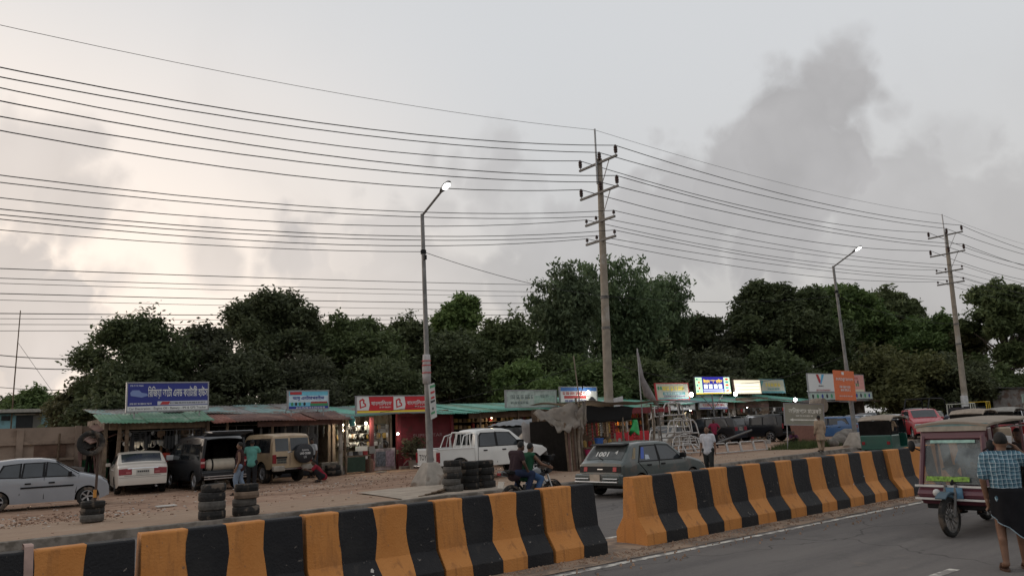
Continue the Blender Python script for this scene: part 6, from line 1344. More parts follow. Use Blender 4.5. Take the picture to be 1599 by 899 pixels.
for i in range(4):
    x = -1.1+i*1.05; mk('pipe_loop', MB().tube([(x, 0, .02), (x, .1, .42), (x+.06, .15, .5), (x+.9, .15, .5), (x+.97, .1, .42), (x+.97, 0, .02)], .036, 8).tube([(x, .0, .05), (x+.97, .0, .05)], .03, 7), M_pipe, t, smooth=True)
mk('long_tube', MB().cyl((-.6, .2, .55), (2.4, .4, 1.05), .05, n=9), M_arm, t); mk('end_box', MB().box((3.2, .1, .42), (.22, .3, .2)), M_pipe, t)

# ---------------------------------------------------------------- people
SK = [mat('skin_brown', (.15, .080, .050), .6, var=.12, scale=9), mat('skin_dark', (.085, .047, .032), .6, var=.12, scale=9), mat('skin_tan', (.20, .115, .075), .6, var=.12, scale=9)]
M_hair = mat('black_hair', (.010, .009, .008), .7, var=.3, scale=30, bump=.4)
def capsule(mb, a, b, r0, r1=None, n=10):
    r1 = r0 if r1 is None else r1; a, b = Vector(a), Vector(b); d = (b-a); L = d.length; d = d/max(L, 1e-6)
    pts = []; rad = []
    for t_ in (-.98, -.8, -.45): pts.append(a+d*r0*t_); rad.append(r0*math.sqrt(1-t_*t_))
    pts += [a, b]; rad += [r0, r1]
    for t_ in (.45, .8, .98): pts.append(b+d*r1*t_); rad.append(r1*math.sqrt(1-t_*t_))
    q = Vector((0, 0, 1)) if abs(d.z) < .9 else Vector((1, 0, 0)); u = (q-d*q.dot(d)).normalized(); v = d.cross(u)
    mb.rings([[p+(u*math.cos(2*math.pi*k/n)+v*math.sin(2*math.pi*k/n))*r_ for k in range(n)] for p, r_ in zip(pts, rad)])
def fuse(name, mb, m, parent, voxel, sm=4):
    o = mk(name, mb, m, parent)
    q = o.modifiers.new('remesh', 'REMESH'); q.mode = 'VOXEL'; q.voxel_size = voxel; q.use_smooth_shade = True
    q = o.modifiers.new('smooth', 'SMOOTH'); q.factor = .5; q.iterations = sm
    return o
J0 = dict(pel=(0, 0, .92), chest=(.0, 0, 1.24), neck=(-.01, 0, 1.43), head=(.02, 0, 1.565),
          shL=(0, .18, 1.375), elL=(-.03, .235, 1.10), wrL=(.06, .245, .86), shR=(0, -.18, 1.375), elR=(-.03, -.235, 1.10), wrR=(.06, -.245, .86),
          hipL=(0, .09, .90), knL=(.03, .10, .49), anL=(-.02, .10, .08), toL=(.15, .12, .03), hipR=(0, -.09, .90), knR=(.03, -.10, .49), anR=(-.02, -.10, .08), toR=(.15, -.12, .03))
SIT = dict(pel=(0, 0, .0), chest=(.06, 0, .33), neck=(.08, 0, .52), head=(.12, 0, .65), shL=(.07, .18, .46), shR=(.07, -.18, .46), elL=(.22, .24, .22), wrL=(.45, .2, .26), elR=(.22, -.24, .22), wrR=(.45, -.2, .26),
           hipL=(0, .09, .0), hipR=(0, -.09, .0), knL=(.40, .14, .02), anL=(.34, .14, -.40), toL=(.5, .15, -.44), knR=(.40, -.14, .02), anR=(.34, -.14, -.40), toR=(.5, -.15, -.44))
SQUAT = dict(pel=(0, 0, .22), chest=(.20, 0, .48), neck=(.30, 0, .64), head=(.36, 0, .76), shL=(.28, .18, .60), shR=(.28, -.18, .60), elL=(.46, .22, .42), wrL=(.62, .12, .48), elR=(.46, -.22, .42), wrR=(.62, -.12, .48),
             hipL=(0, .09, .2), hipR=(0, -.09, .2), knL=(.34, .17, .47), anL=(.10, .13, .08), toL=(.27, .15, .03), knR=(.34, -.17, .47), anR=(.10, -.13, .08), toR=(.27, -.15, .03))
def person(label, loc, rz, h=1.66, skin=0, shirt=None, sleeve='short', legs=None, style='trousers', J=None, hair=True, voxel=.017, shoes=True, name='person', base=None, beard=False, robe=None):
    t = thing(name, label, 'person', loc, rz); k = h/1.70
    P = dict(base or J0); P.update(J or {}); P = {a: Vector(b)*k for a, b in P.items()}
    b = MB(); c = lambda p, q, r0, r1=None, e=0.: capsule(b, P[p] if isinstance(p, str) else p, P[q] if isinstance(q, str) else q, (r0*k)+e, ((r0 if r1 is None else r1)*k)+e)
    def torso(mb, e, hem=0.):
        up = (P['chest']-P['pel']).normalized(); sd = (P['shL']-P['shR']).normalized()
        for s_ in (-1, 1):
            capsule(mb, P['chest']+sd*.065*k*s_+up*.03*k, P['pel']+sd*.05*k*s_+up*.05*k, .108*k+e, .105*k+e)
        capsule(mb, P['shL']-sd*.03*k, P['shR']+sd*.03*k, .062*k+e, .062*k+e)
        capsule(mb, P['chest']+up*.06*k, P['neck']-up*.02*k, .10*k+e, .06*k+e*.5)
        if hem: capsule(mb, P['pel']+sd*.045*k+up*.04*k, P['pel']+sd*.05*k-up*hem*k, .115*k+e, .125*k+e); capsule(mb, P['pel']-sd*.045*k+up*.04*k, P['pel']-sd*.05*k-up*hem*k, .115*k+e, .125*k+e)
    torso(b, 0); c('hipL', 'hipR', .105); c('neck', 'head', .055, .055)
    for s_ in 'LR':
        c('hip'+s_, 'kn'+s_, .085, .058); c('kn'+s_, 'an'+s_, .058, .036)
        mid = P['kn'+s_].lerp(P['an'+s_], .3); c(mid+Vector((-.015*k, 0, 0)), P['kn'+s_].lerp(P['an'+s_], .5), .052, .045)
        c('an'+s_, 'to'+s_, .042, .032); c('sh'+s_, 'el'+s_, .05, .041); c('el'+s_, 'wr'+s_, .041, .029)
        # hand: palm, four fingers, thumb
        d = (P['wr'+s_]-P['el'+s_]).normalized(); sgn = 1 if s_ == 'L' else -1
        ax = d.cross(Vector((1, 0, 0)) if abs(d.x) < .8 else Vector((0, 0, 1))).normalized(); fw = ax.cross(d).normalized()
        w0 = P['wr'+s_]; c(w0+d*.02*k+fw*.018*k, w0+d*.085*k+fw*.024*k, .024, .022); c(w0+d*.02*k-fw*.018*k, w0+d*.085*k-fw*.022*k, .024, .022)
        for i, ln_ in enumerate((.062, .075, .07, .055)):
            p0 = w0+d*.09*k+fw*(.036-.024*i)*k; bend = -ax*sgn*.022*k
            c(p0, p0+d*ln_*.5*k+bend*.4, .0105, .0095); c(p0+d*ln_*.5*k+bend*.4, p0+d*ln_*k+bend*1.5, .0095, .008)
        c(w0+d*.03*k+fw*.03*k, w0+d*.075*k+fw*.062*k, .014, .010)
    hd = P['head']; nk = (P['head']-P['neck']).normalized()
    b.ell(hd, (.088*k, .073*k, .112*k)); b.ell(hd+Vector((.025*k, 0, -.055*k)), (.062*k, .055*k, .06*k)); b.ell(hd+Vector((.092*k, 0, -.015*k)), (.018*k, .014*k, .028*k), 8, 6)
    for s_ in (-1, 1): b.ell(hd+Vector((-.005*k, s_*.076*k, -.01*k)), (.02*k, .012*k, .032*k), 8, 6)
    fuse('body', b, SK[skin], t, voxel*.8, 3)
    for s_ in (-1, 1): mk('eye', MB().ell(hd+Vector((.081*k, s_*.03*k, .008*k)), (.008, .012*k, .007*k), 8, 5), M_hair, t)
    if hair:
        hb = MB().ell(hd+Vector((-.012*k, 0, .02*k)), (.094*k, .078*k, .110*k), 16, 12)
        hb.v = [(hd.x+(x-hd.x)*.72, hd.y+(y-hd.y)*.8, max(z, hd.z+.055*k) if x-hd.x > .03*k else z) if (x-hd.x > .045*k and z-hd.z < .05*k) or z-hd.z < -.03*k else (x, y, z) for x, y, z in hb.v]
        mk('hair', hb, M_hair, t, smooth='full')
    if shirt is not None:
        s = MB(); torso(s, .018, .06 if style != 'lungi' else .045)
        fr = {'short': .62, 'long': 2., 'tank': 0., 'half': .8}[sleeve]
        for q in 'LR':
            if fr > 0: capsule(s, P['sh'+q], P['sh'+q].lerp(P['el'+q], min(1, fr)), .062*k+.012, .056*k+.012)
            if fr > 1: capsule(s, P['el'+q], P['el'+q].lerp(P['wr'+q], .93), .05*k+.012, .038*k+.012)
        fuse('shirt' if robe is None else 'robe', s, shirt, t, voxel, 3)
    if legs is not None and style == 'trousers':
        s = MB(); capsule(s, P['hipL'], P['hipR'], .118*k+.008)
        for q in 'LR':
            capsule(s, P['hip'+q], P['kn'+q], .10*k+.01, .075*k+.008); capsule(s, P['kn'+q], P['kn'+q].lerp(P['an'+q], .92), .075*k+.006, .058*k+.008)
        fuse('trousers', s, legs, t, voxel, 3)
    if shoes:
        for q in 'LR':
            d = (P['to'+q]-P['an'+q]); s = MB(); z = P['to'+q].z-.028*k
            sole = [(math.cos(2*math.pi*i/14)*.135*k, math.sin(2*math.pi*i/14)*(.05+.008*math.cos(2*math.pi*i/14))*k) for i in range(14)]
            a = math.atan2(d.y, d.x); cx = P['an'+q].lerp(P['to'+q], .55)
            rot = lambda x, y: (cx.x+x*math.cos(a)-y*math.sin(a), cx.y+x*math.sin(a)+y*math.cos(a))
            s.rings([[(*rot(x, y), z-.012) for x, y in sole], [(*rot(x, y), z+.012) for x, y in sole]])
            s.rings([[(*rot(x, y*1.05), z+.01) for x, y in ((.02, -.052*k), (.06, -.052*k), (.06, .052*k), (.02, .052*k))], [(*rot(x, y*.8), z+.075*k) for x, y in ((.02, -.04*k), (.055, -.04*k), (.055, .04*k), (.02, .04*k))]])
            mk('sandal', s, M_black if style != 'lungi' else mat('brown_leather', (.07, .035, .022), .6), t, smooth=True)
    return t, P, k
def plaid(name):
    m = bpy.data.materials.new(name); m.use_nodes = True; tt = m.node_tree; n = tt.nodes; l = tt.links; b = n['Principled BSDF']; b.inputs['Roughness'].default_value = .9; b.inputs['Specular IOR Level'].default_value = .12
    tcn = n.new('ShaderNodeTexCoord'); s = n.new('ShaderNodeSeparateXYZ')
    w1 = n.new('ShaderNodeTexNoise'); w1.inputs['Scale'].default_value = 5; l.new(tcn.outputs['Object'], w1.inputs['Vector']); w2 = n.new('ShaderNodeVectorMath'); w2.operation = 'SCALE'; w2.inputs['Scale'].default_value = .05; l.new(w1.outputs['Color'], w2.inputs[0]); w3 = n.new('ShaderNodeVectorMath'); w3.operation = 'ADD'; l.new(tcn.outputs['Object'], w3.inputs[0]); l.new(w2.outputs[0], w3.inputs[1]); l.new(w3.outputs[0], s.inputs[0])
    w4 = n.new('ShaderNodeTexNoise'); w4.inputs['Scale'].default_value = 9; w4.inputs['Detail'].default_value = 3; l.new(tcn.outputs['Object'], w4.inputs['Vector']); w5 = n.new('ShaderNodeBump'); w5.inputs['Strength'].default_value = .9; w5.inputs['Distance'].default_value = .05; l.new(w4.outputs[0], w5.inputs['Height']); l.new(w5.outputs[0], b.inputs['Normal'])
    def stripe(o, sc, wd, ph=0.):
        a = n.new('ShaderNodeMath'); a.operation = 'MULTIPLY_ADD'; l.new(o, a.inputs[0]); a.inputs[1].default_value = sc; a.inputs[2].default_value = ph
        f = n.new('ShaderNodeMath'); f.operation = 'FRACT'; l.new(a.outputs[0], f.inputs[0]); g = n.new('ShaderNodeMath'); g.operation = 'LESS_THAN'; l.new(f.outputs[0], g.inputs[0]); g.inputs[1].default_value = wd; return g.outputs[0]
    def mx(f, a, c, fac=1.):
        q = n.new('ShaderNodeMix'); q.data_type = 'RGBA'; v = n.new('ShaderNodeMath'); v.operation = 'MULTIPLY'; l.new(f, v.inputs[0]); v.inputs[1].default_value = fac; l.new(v.outputs[0], q.inputs[0])
        for i_, x in ((6, a), (7, c)):
            if isinstance(x, tuple): q.inputs[i_].default_value = (*x, 1)
            else: l.new(x, q.inputs[i_])
        return q.outputs[2]
    col = (.115, .215, .27)
    for ax in (1, 2):
        col = mx(stripe(s.outputs[ax], 21., .42, .1), col, (.035, .075, .11), .62)
    for ax in (1, 2):
        col = mx(stripe(s.outputs[ax], 21., .085, .62), col, (.50, .56, .60), .8)
    l.new(col, b.inputs['Base Color']); return m
cl = lambda n, c, **k: mat('cloth_'+n, c, .92, spec=.12, var=.18, scale=7, bump=.3, bscale=14, **k)
# 1 man in the foreground
t, P, k = person('man in blue plaid shirt and black wrap, seen from behind, hand at his ear', (10.28, 3.86, .004), R(28), 1.60, 0, plaid('plaid_cloth'), 'half', None, 'lungi',
    J=dict(elL=(-.02, .245, 1.10), wrL=(.03, .225, .86), elR=(.06, -.37, 1.21), wrR=(.08, -.22, 1.43), head=(.03, -.02, 1.56), neck=(0, -.01, 1.43), knL=(.02, .12, .49), anL=(-.08, .13, .09), toL=(.09, .15, .035), knR=(.08, -.09, .5), anR=(.12, -.10, .08), toR=(.29, -.12, .03)), voxel=.011)
lg = MB(); rr = []
nA = 40
for i in range(13):
    u = i/12; ring = []
    for j in range(nA):
        a = 2*math.pi*j/nA
        side = .5+.5*math.sin(a)                      # 1 on his left (+y)
        hem = .44+.20*max(0, side-.35)/.65+.03*math.cos(a)
        z = (1.0*(1-u)+hem*u)*k
        rx, ry = (.150+.028*u**.8)*k, (.205+.004*u)*k
        f = 1+.07*u*math.sin(a*7+1.3+2*u)+.035*u*math.sin(a*15)
        ring.append((rx*math.cos(a)*f+.03*u, ry*math.sin(a)*f-.02*u, z+.012*math.sin(a*5)*u))
    rr.append(ring)
lgo = mk('wrapped_skirt', MB().rings(rr, cap=False), cl('black_wrap', (.012, .012, .014)), t, smooth='full'); lgo.modifiers.new('s', 'SOLIDIFY').thickness = .008
hm = MB().tube([Vector(p)+Vector((0, 0, .004)) for p in rr[-1]], .007, 5); mk('skirt_hem', hm, cl('hem_blue', (.20, .26, .30)), lgo)
o = mk('phone', MB().box((0, 0, 0), (.02, .07, .14)), mat('phone_case', (.45, .45, .45), .4), None, bevel=.008, loc=(10.28+.14*math.cos(R(28))+.09*math.sin(R(28)), 3.86+.14*math.sin(R(28))-.12*math.cos(R(28)), 1.47), rot=(R(10), R(8), R(28))); tag(o, 'pale phone held at the ear of the plaid-shirt man', 'phone')
# 2 man in the white T-shirt
person('man in a white T-shirt and dark trousers walking on the far lane', (20.7, 16.5, .004), R(205), 1.66, 0, cl('white_tee', (.47, .47, .50)), 'short', cl('charcoal', (.028, .03, .03)), J=dict(knL=(.12, .1, .5), anL=(.10, .1, .09), toL=(.27, .12, .04), knR=(-.02, -.1, .49), anR=(-.18, -.1, .12), toR=(-.03, -.12, .04)), hair=False)
# 3, 4 riders
BK = (11.55, 14.5); bd_ = R(4)
def onbike(dx, z): return (BK[0]+dx*math.cos(bd_), BK[1]+dx*math.sin(bd_), z)
person('rider in a dark green shirt with cream sleeves steering the motorcycle', onbike(-.16, .82), bd_, 1.62, 0, cl('green_shirt', (.018, .065, .036)), 'tank', cl('jeans', (.05, .095, .19)), base=SIT,
    J=dict(chest=(.10, 0, .32), neck=(.16, 0, .49), head=(.21, 0, .62), shL=(.13, .18, .43), shR=(.13, -.18, .43), elL=(.30, .27, .22), wrL=(.46, .32, .16), elR=(.30, -.27, .22), wrR=(.46, -.32, .16), knL=(.34, .2, -.14), anL=(.12, .2, -.5), toL=(.28, .22, -.53), knR=(.34, -.2, -.14), anR=(.12, -.2, -.5), toR=(.28, -.22, -.53)))
person('pillion rider in a dark maroon shirt leaning behind the green-shirted rider', onbike(-.50, .86), bd_, 1.64, 1, cl('maroon_tee', (.035, .022, .026)), 'short', cl('dark_jeans', (.022, .03, .06)), base=SIT,
    J=dict(chest=(.08, -.02, .33), neck=(.13, -.04, .50), head=(.20, -.06, .62), elL=(.18, .26, .22), wrL=(.30, .22, .06), elR=(.06, -.29, .24), wrR=(.22, -.24, .03), knL=(.38, .22, -.04), anL=(.20, .22, -.42), toL=(.36, .24, -.46), knR=(.38, -.22, -.04), anR=(.20, -.22, -.42), toR=(.36, -.24, -.46)))
# 5 man by the van
person('man in a black and coral vest and light jeans walking past the van', (8.35, 25.7, LOT), R(150), 1.70, 0, cl('coral_vest', (.042, .02, .02)), 'tank', cl('light_jeans', (.16, .21, .28)), J=dict(knL=(.12, .1, .5), anL=(.06, .1, .09), toL=(.22, .12, .04), knR=(.0, -.1, .49), anR=(-.16, -.1, .12), toR=(-.02, -.12, .04)))
person('man in a teal shirt and dark trousers working beside the black van', (9.65, 28.4, LOT), R(60), 1.76, 1, cl('teal_shirt', (.10, .27, .235)), 'short', cl('dark1', (.02, .02, .022)), J=dict(elL=(.14, .26, 1.2), wrL=(.34, .18, 1.28), elR=(.14, -.26, 1.2), wrR=(.34, -.18, 1.28)))
person('man in a white shirt standing right of the beige off-roader', (13.75, 32.6, LOT), R(200), 1.68, 1, cl('white_shirt', (.42, .44, .46)), 'short', cl('dark2', (.025, .024, .024)))
person('crouching man in a black and crimson shirt beside the beige off-roader', (12.75, 29.2, LOT), R(160), 1.66, 1, cl('crimson', (.22, .02, .035)), 'short', cl('dark3', (.02, .02, .022)), base=SQUAT)
person('man in a magenta shirt with hands on hips before the shiny black SUV', (38.75, 30.3, LOT), R(220), 1.72, 1, cl('magenta', (.22, .028, .06)), 'short', cl('dark4', (.015, .015, .017)), J=dict(elL=(-.08, .36, 1.14), wrL=(.07, .2, 1.0), elR=(-.08, -.36, 1.14), wrR=(.07, -.2, 1.0)))
# 10 robed man, long tunic and loose trousers
M_robe = cl('beige_robe', (.33, .245, .175))
t, P, k = person('man in a long beige tunic walking away past the notice board', (33.5, 20.1, LOT), R(60), 1.70, 1, M_robe, 'long', M_robe, J=dict(knL=(.06, .1, .5), anL=(-.02, .1, .09), knR=(.03, -.1, .49), anR=(.10, -.1, .09), toR=(.25, -.12, .03)), robe=1)
rr = [[((.13+.05*u)*math.cos(a)*(1+.05*u*math.sin(7*a))*k, (.175+.04*u)*math.sin(a)*(1+.05*u*math.sin(6*a))*k, (1.0-.48*u)*k) for a in [2*math.pi*j/28 for j in range(28)]] for u in np.linspace(0, 1, 7)]
mk('tunic_skirt', MB().rings(rr, cap=False), M_robe, t, smooth='full').modifiers.new('s', 'SOLIDIFY').thickness = .008
person('man in dark clothes behind the open SUV hatch', (48.3, 29.3, LOT), R(140), 1.70, 1, cl('black_tee', (.014, .014, .016)), 'short', cl('dark5', (.016, .016, .018)))
person('man in a light blue shirt standing inside the shade by the open SUV', (50.6, 31.2, LOT), R(200), 1.72, 1, cl('sky_shirt', (.16, .24, .36)), 'short', cl('dark6', (.02, .02, .02)))
person('man in a red shirt in the dim battery shop right of the white sedan', (7.95, 33.4, LOT), R(250), 1.62, 1, cl('red_shirt', (.33, .05, .035)), 'short', cl('dark7', (.016, .016, .018)))
person('dark-clad man at the counter beside the red-shirted man', (8.25, 33.0, LOT), R(70), 1.74, 1, cl('black2', (.014, .014, .016)), 'long', cl('dark8', (.014, .014, .016)))
person('man crouching over a wheel under the notice board', (39.2, 25.3, LOT), R(230), 1.65, 1, cl('purple_shirt', (.07, .025, .05)), 'short', cl('dark9', (.02, .02, .025)), base=SQUAT)
# drivers and passengers
a_ = R(178)
person('driver of the maroon rickshaw behind its windscreen', (13.72+.22*math.cos(a_), 5.42+.22*math.sin(a_), .74), a_, 1.64, 1, cl('blue_driver', (.10, .16, .25)), 'short', cl('dark10', (.02, .02, .02)), base=SIT, J=dict(wrL=(.55, .2, .28), wrR=(.55, -.2, .28)))
person('passenger on the open side of the maroon rickshaw', (13.72-.9*math.cos(a_)-.1, 5.42-.9*math.sin(a_)-.28, .78), a_, 1.64, 1, cl('dark_pass', (.03, .025, .025)), 'long', cl('dark11', (.02, .02, .02)), base=SIT)
person('passenger in a patterned tan shirt in the back of the green auto rickshaw', (32.25, 16.2, .98), R(8), 1.62, 1, cl('tan_pattern', (.30, .22, .15), dirt=(.10, .07, .05), dirt_amt=.5, dirt_scale=14), 'short', cl('dark12', (.02, .02, .02)), base=SIT)
person('driver in dark clothes in the green auto rickshaw', (33.0, 16.6, .82), R(8), 1.64, 1, cl('dark13', (.03, .035, .04)), 'short', cl('dark14', (.02, .02, .02)), base=SIT)
person('passenger in dark clothes under the long tan canopy', (38.1, 15.0, .98), R(6), 1.62, 1, cl('dark15', (.035, .022, .035)), 'short', cl('dark16', (.02, .02, .02)), base=SIT)

# ---------------------------------------------------------------- goods for sale
GM = [mat('goods_black', (.014, .014, .015), .5, var=.3), mat('goods_brown', (.10, .06, .035), .7, var=.4), mat('goods_grey', (.20, .195, .19), .5, .2, var=.3), mat('goods_tan', (.30, .21, .13), .8, var=.3), mat('goods_red', (.26, .03, .03), .6, var=.3), mat('goods_white', (.46, .45, .42), .6, var=.2), mat('goods_blue', (.05, .09, .22), .6, var=.3), mat('goods_gold', (.36, .23, .06), .5, var=.3), mat('goods_orange', (.50, .17, .03), .6, var=.3)]
def proto(kind):
    mb = MB()
    if kind == 'coil': mb.rings([[((.15+.025*math.cos(b))*math.cos(a), .025*math.sin(b), (.15+.025*math.cos(b))*math.sin(a)-.17) for b in [2*math.pi*q/6 for q in range(6)]] for a in [2*math.pi*q/14 for q in range(14)]], close=True)
    if kind == 'muffler': mb.cyl((0, 0, -.6), (0, 0, -.18), .07, n=9); mb.tube([(0, 0, -.18), (.02, 0, -.08), (0, 0, 0)], .018, 6); mb.tube([(0, 0, -.6), (.02, 0, -.7), (.06, 0, -.78)], .018, 6)
    if kind == 'packet': mb.rings([[(-.07, 0, 0), (.07, 0, 0), (.07, .01, 0), (-.07, .01, 0)], [(-.08, -.02, -.1), (.08, -.02, -.1), (.08, .03, -.1), (-.08, .03, -.1)], [(-.07, 0, -.22), (.07, 0, -.22), (.07, .01, -.22), (-.07, .01, -.22)]])
    if kind == 'strip':
        for i in range(6): mb.rings([[(-.05, 0, -.12*i), (.05, 0, -.12*i), (.05, .01, -.12*i), (-.05, .01, -.12*i)], [(-.06, -.02, -.05-.12*i), (.06, -.02, -.05-.12*i), (.06, .03, -.05-.12*i), (-.06, .03, -.05-.12*i)], [(-.05, 0, -.11-.12*i), (.05, 0, -.11-.12*i), (.05, .01, -.11-.12*i), (-.05, .01, -.11-.12*i)]])
    if kind == 'grille':
        for i in range(5): mb.box((0, 0, -.06-.07*i), (.42, .02, .03))
        mb.box((-.21, 0, -.2), (.03, .03, .38)).box((.21, 0, -.2), (.03, .03, .38))
    if kind == 'carton': mb.box((0, 0, .09), (.2, .2, .18)); mb.box((0, -.1, .09), (.14, .008, .10))
    if kind == 'can': mb.lathe([(.02, 0), (.07, 0), (.075, .01), (.075, .2), (.06, .23), (.03, .24), (.03, .27), (.005, .27)], 10)
    if kind == 'lamp': mb.ell((0, 0, -.1), (.1, .06, .1), 10, 7); mb.cyl((0, 0, -.02), (0, 0, .03), .02, n=6)
    me = mb.mesh(kind); fixn(me); return me
PR = {}
def good(kind, mi, loc, label, cat, group, rz=0., s=1.):
    if (kind, mi) not in PR:
        me = proto(kind); me.materials.append(GM[mi]); PR[(kind, mi)] = me
    nm = {'coil': 'hose_coil', 'muffler': 'muffler', 'packet': 'packet', 'strip': 'packet_strip', 'grille': 'car_grille', 'carton': 'carton', 'can': 'oil_can', 'lamp': 'car_lamp'}[kind]
    o = bpy.data.objects.new(nm, PR[(kind, mi)]); COL.objects.link(o); o.location = loc; o.rotation_euler = (0, 0, rz); o.scale = (s, s, s)
    tag(o, label, cat, group); return o
rnd = random.Random(5)
def rail(t, x0, x1, y, z, r_=.018): mk('hanging_rail', MB().cyl((x0, y, z), (x1, y, z), r_, n=6), M_arm, t)
# battery shop, under the canopy
rail(sA, 6.1, 9.4, 33.2, 2.42); rail(sA, 6.1, 9.4, 33.6, 2.05)
for i in range(26):
    kd, mi = rnd.choice((('coil', 0), ('muffler', 0), ('muffler', 2), ('grille', 0), ('lamp', 2), ('coil', 1), ('packet', 1)))
    good(kd, mi, (6.2+i*.125, 33.2, 2.41), {'coil': 'dark hose coil hanging under the green canopy', 'muffler': 'muffler hanging under the green canopy', 'grille': 'black car grille hanging under the green canopy', 'lamp': 'grey car lamp hanging under the green canopy', 'packet': 'brown packet hanging under the green canopy'}[kd]+(', grey' if (kd, mi) == ('muffler', 2) else ', brown' if (kd, mi) == ('coil', 1) else ''), 'car part', 'parts hanging under the green canopy', rnd.uniform(-.5, .5), rnd.uniform(.8, 1.25))
for i in range(16):
    kd, mi = rnd.choice((('lamp', 5), ('lamp', 2), ('coil', 2), ('carton', 5), ('packet', 5)))
    good('lamp' if kd == 'carton' else kd, mi, (6.4+i*.11, 33.6, 2.04), {'lamp': 'car lamp', 'coil': 'grey hose coil', 'packet': 'white packet'}.get(kd, 'car lamp')+' on the battery shop second rail', 'car part', 'parts on the second rail of the battery shop', rnd.uniform(-.5, .5), rnd.uniform(.8, 1.3))
for i in range(14): good('muffler', (0, 0, 2)[i % 3], (10.0+i*.36, 33.6, 2.5), ('black', 'black', 'grey')[i % 3]+' muffler hanging in the rusty workshop', 'car part', 'mufflers in the rusty workshop', rnd.uniform(-.4, .4), .8)
rail(sB, 9.7, 15.3, 33.6, 2.52)
# lit parts shop
for z in (2.35, 1.95, 1.55): rail(sC, 15.75, 18.45, 34.5, z)
for r_ in range(3):
    for i in range(19):
        kd, mi = rnd.choice((('coil', 0), ('lamp', 2), ('muffler', 2), ('packet', 3), ('packet', 5), ('lamp', 5), ('grille', 2), ('packet', 7), ('coil', 0)))
        cn = ('black', 'brown', 'grey', 'tan', 'red', 'white', 'blue', 'gold', 'orange')[mi]
        good(kd, mi, (15.85+i*.142, 34.45+rnd.uniform(-.06, .06), 2.34-.40*r_), cn+' '+{'coil': 'hose coil', 'lamp': 'car lamp', 'muffler': 'muffler', 'packet': 'packet', 'grille': 'grille'}[kd]+' in the %s row, lit parts shop' % ('top', 'middle', 'lower')[r_], 'car part', 'parts hanging in the lit shop', rnd.uniform(-.4, .4), rnd.uniform(.8, 1.2))
for z in (1.3, 1.8, 2.3): mk('shelf', MB().box((17.05, 37.0, z), (2.7, .4, .03)), M_wood, sC)
mk('pale_lining', MB().box((17.05, 37.4, 1.6), (2.8, .05, 2.6)), mat('shop_lining', (.36, .30, .22), .8, var=.4, scale=4), sC)
def bulb(loc, label, power, s=.055, col=(1, .86, .66)):
    o = mk('light_bulb', MB().ell((0, 0, 0), (s, s, s*1.15), 12, 8), glow('bulb_%d' % int(col[2]*100), col, 26.), None, smooth='full', loc=loc); tag(o, label, 'light bulb')
    mk('socket', MB().cyl((0, 0, s), (0, 0, s+.09), .025, n=8).cyl((0, 0, s+.09), (0, 0, s+.3), .006, n=4), M_black, o)
    if power:
        l = bpy.data.lights.new('bulb_light', 'POINT'); l.energy = power; l.color = col; l.shadow_soft_size = s*1.3; lo = bpy.data.objects.new('bulb_light', l); COL.objects.link(lo); lo.location = (loc[0], loc[1]-s*2.2, loc[2]-s)
bulb((15.8, 33.75, 2.38), 'bright bulb at the left front of the lit parts shop', 34)
bulb((15.85, 33.9, 2.12), 'small warm bulb below the first in the lit parts shop', 0, .04, (1, .72, .42))
bulb((17.0, 33.9, 2.42), 'bright bulb near the middle of the lit parts shop', 46)
bulb((18.62, 33.7, 1.85), 'bulb beside the maroon shutter', 5, .05, (1, .9, .8))
bulb((6.75, 33.3, 1.62), 'small bulb glowing over the white sedan roof', 3, .035)
bulb((21.3, 24.0, 1.95), 'bulb inside the market stall', 16, .06)
bulb((30.5, 32.55, 3.72), 'bright bulb on the colourful car signboard', 10, .08, (1, .93, .80))
bulb((42.6, 35.0, 3.62), 'white lamp under the left end of the lit blue sign', 30, .13, (.95, .97, 1.)); bulb((47.6, 35.0, 3.62), 'white lamp under the right end of the lit blue sign', 30, .13, (.95, .97, 1.)); bulb((55.6, 35.2, 3.1), 'white lamp on the shop pillar left of the V emblem sign', 20, .12, (.95, .97, 1.))
bulb((31.4, 31.3, 2.45), 'warm lamp over the snack shop shelves', 22, .05, (1, .75, .42)); bulb((25.0, 34.6, 2.5), 'dim lamp over the brown shelves', 8, .04, (1, .8, .5))
bulb((45.5, 37.6, 2.6), 'shop lamp behind the shiny black SUV', 18, .06); bulb((52.5, 37.6, 2.7), 'shop lamp behind the open SUV', 14, .06)
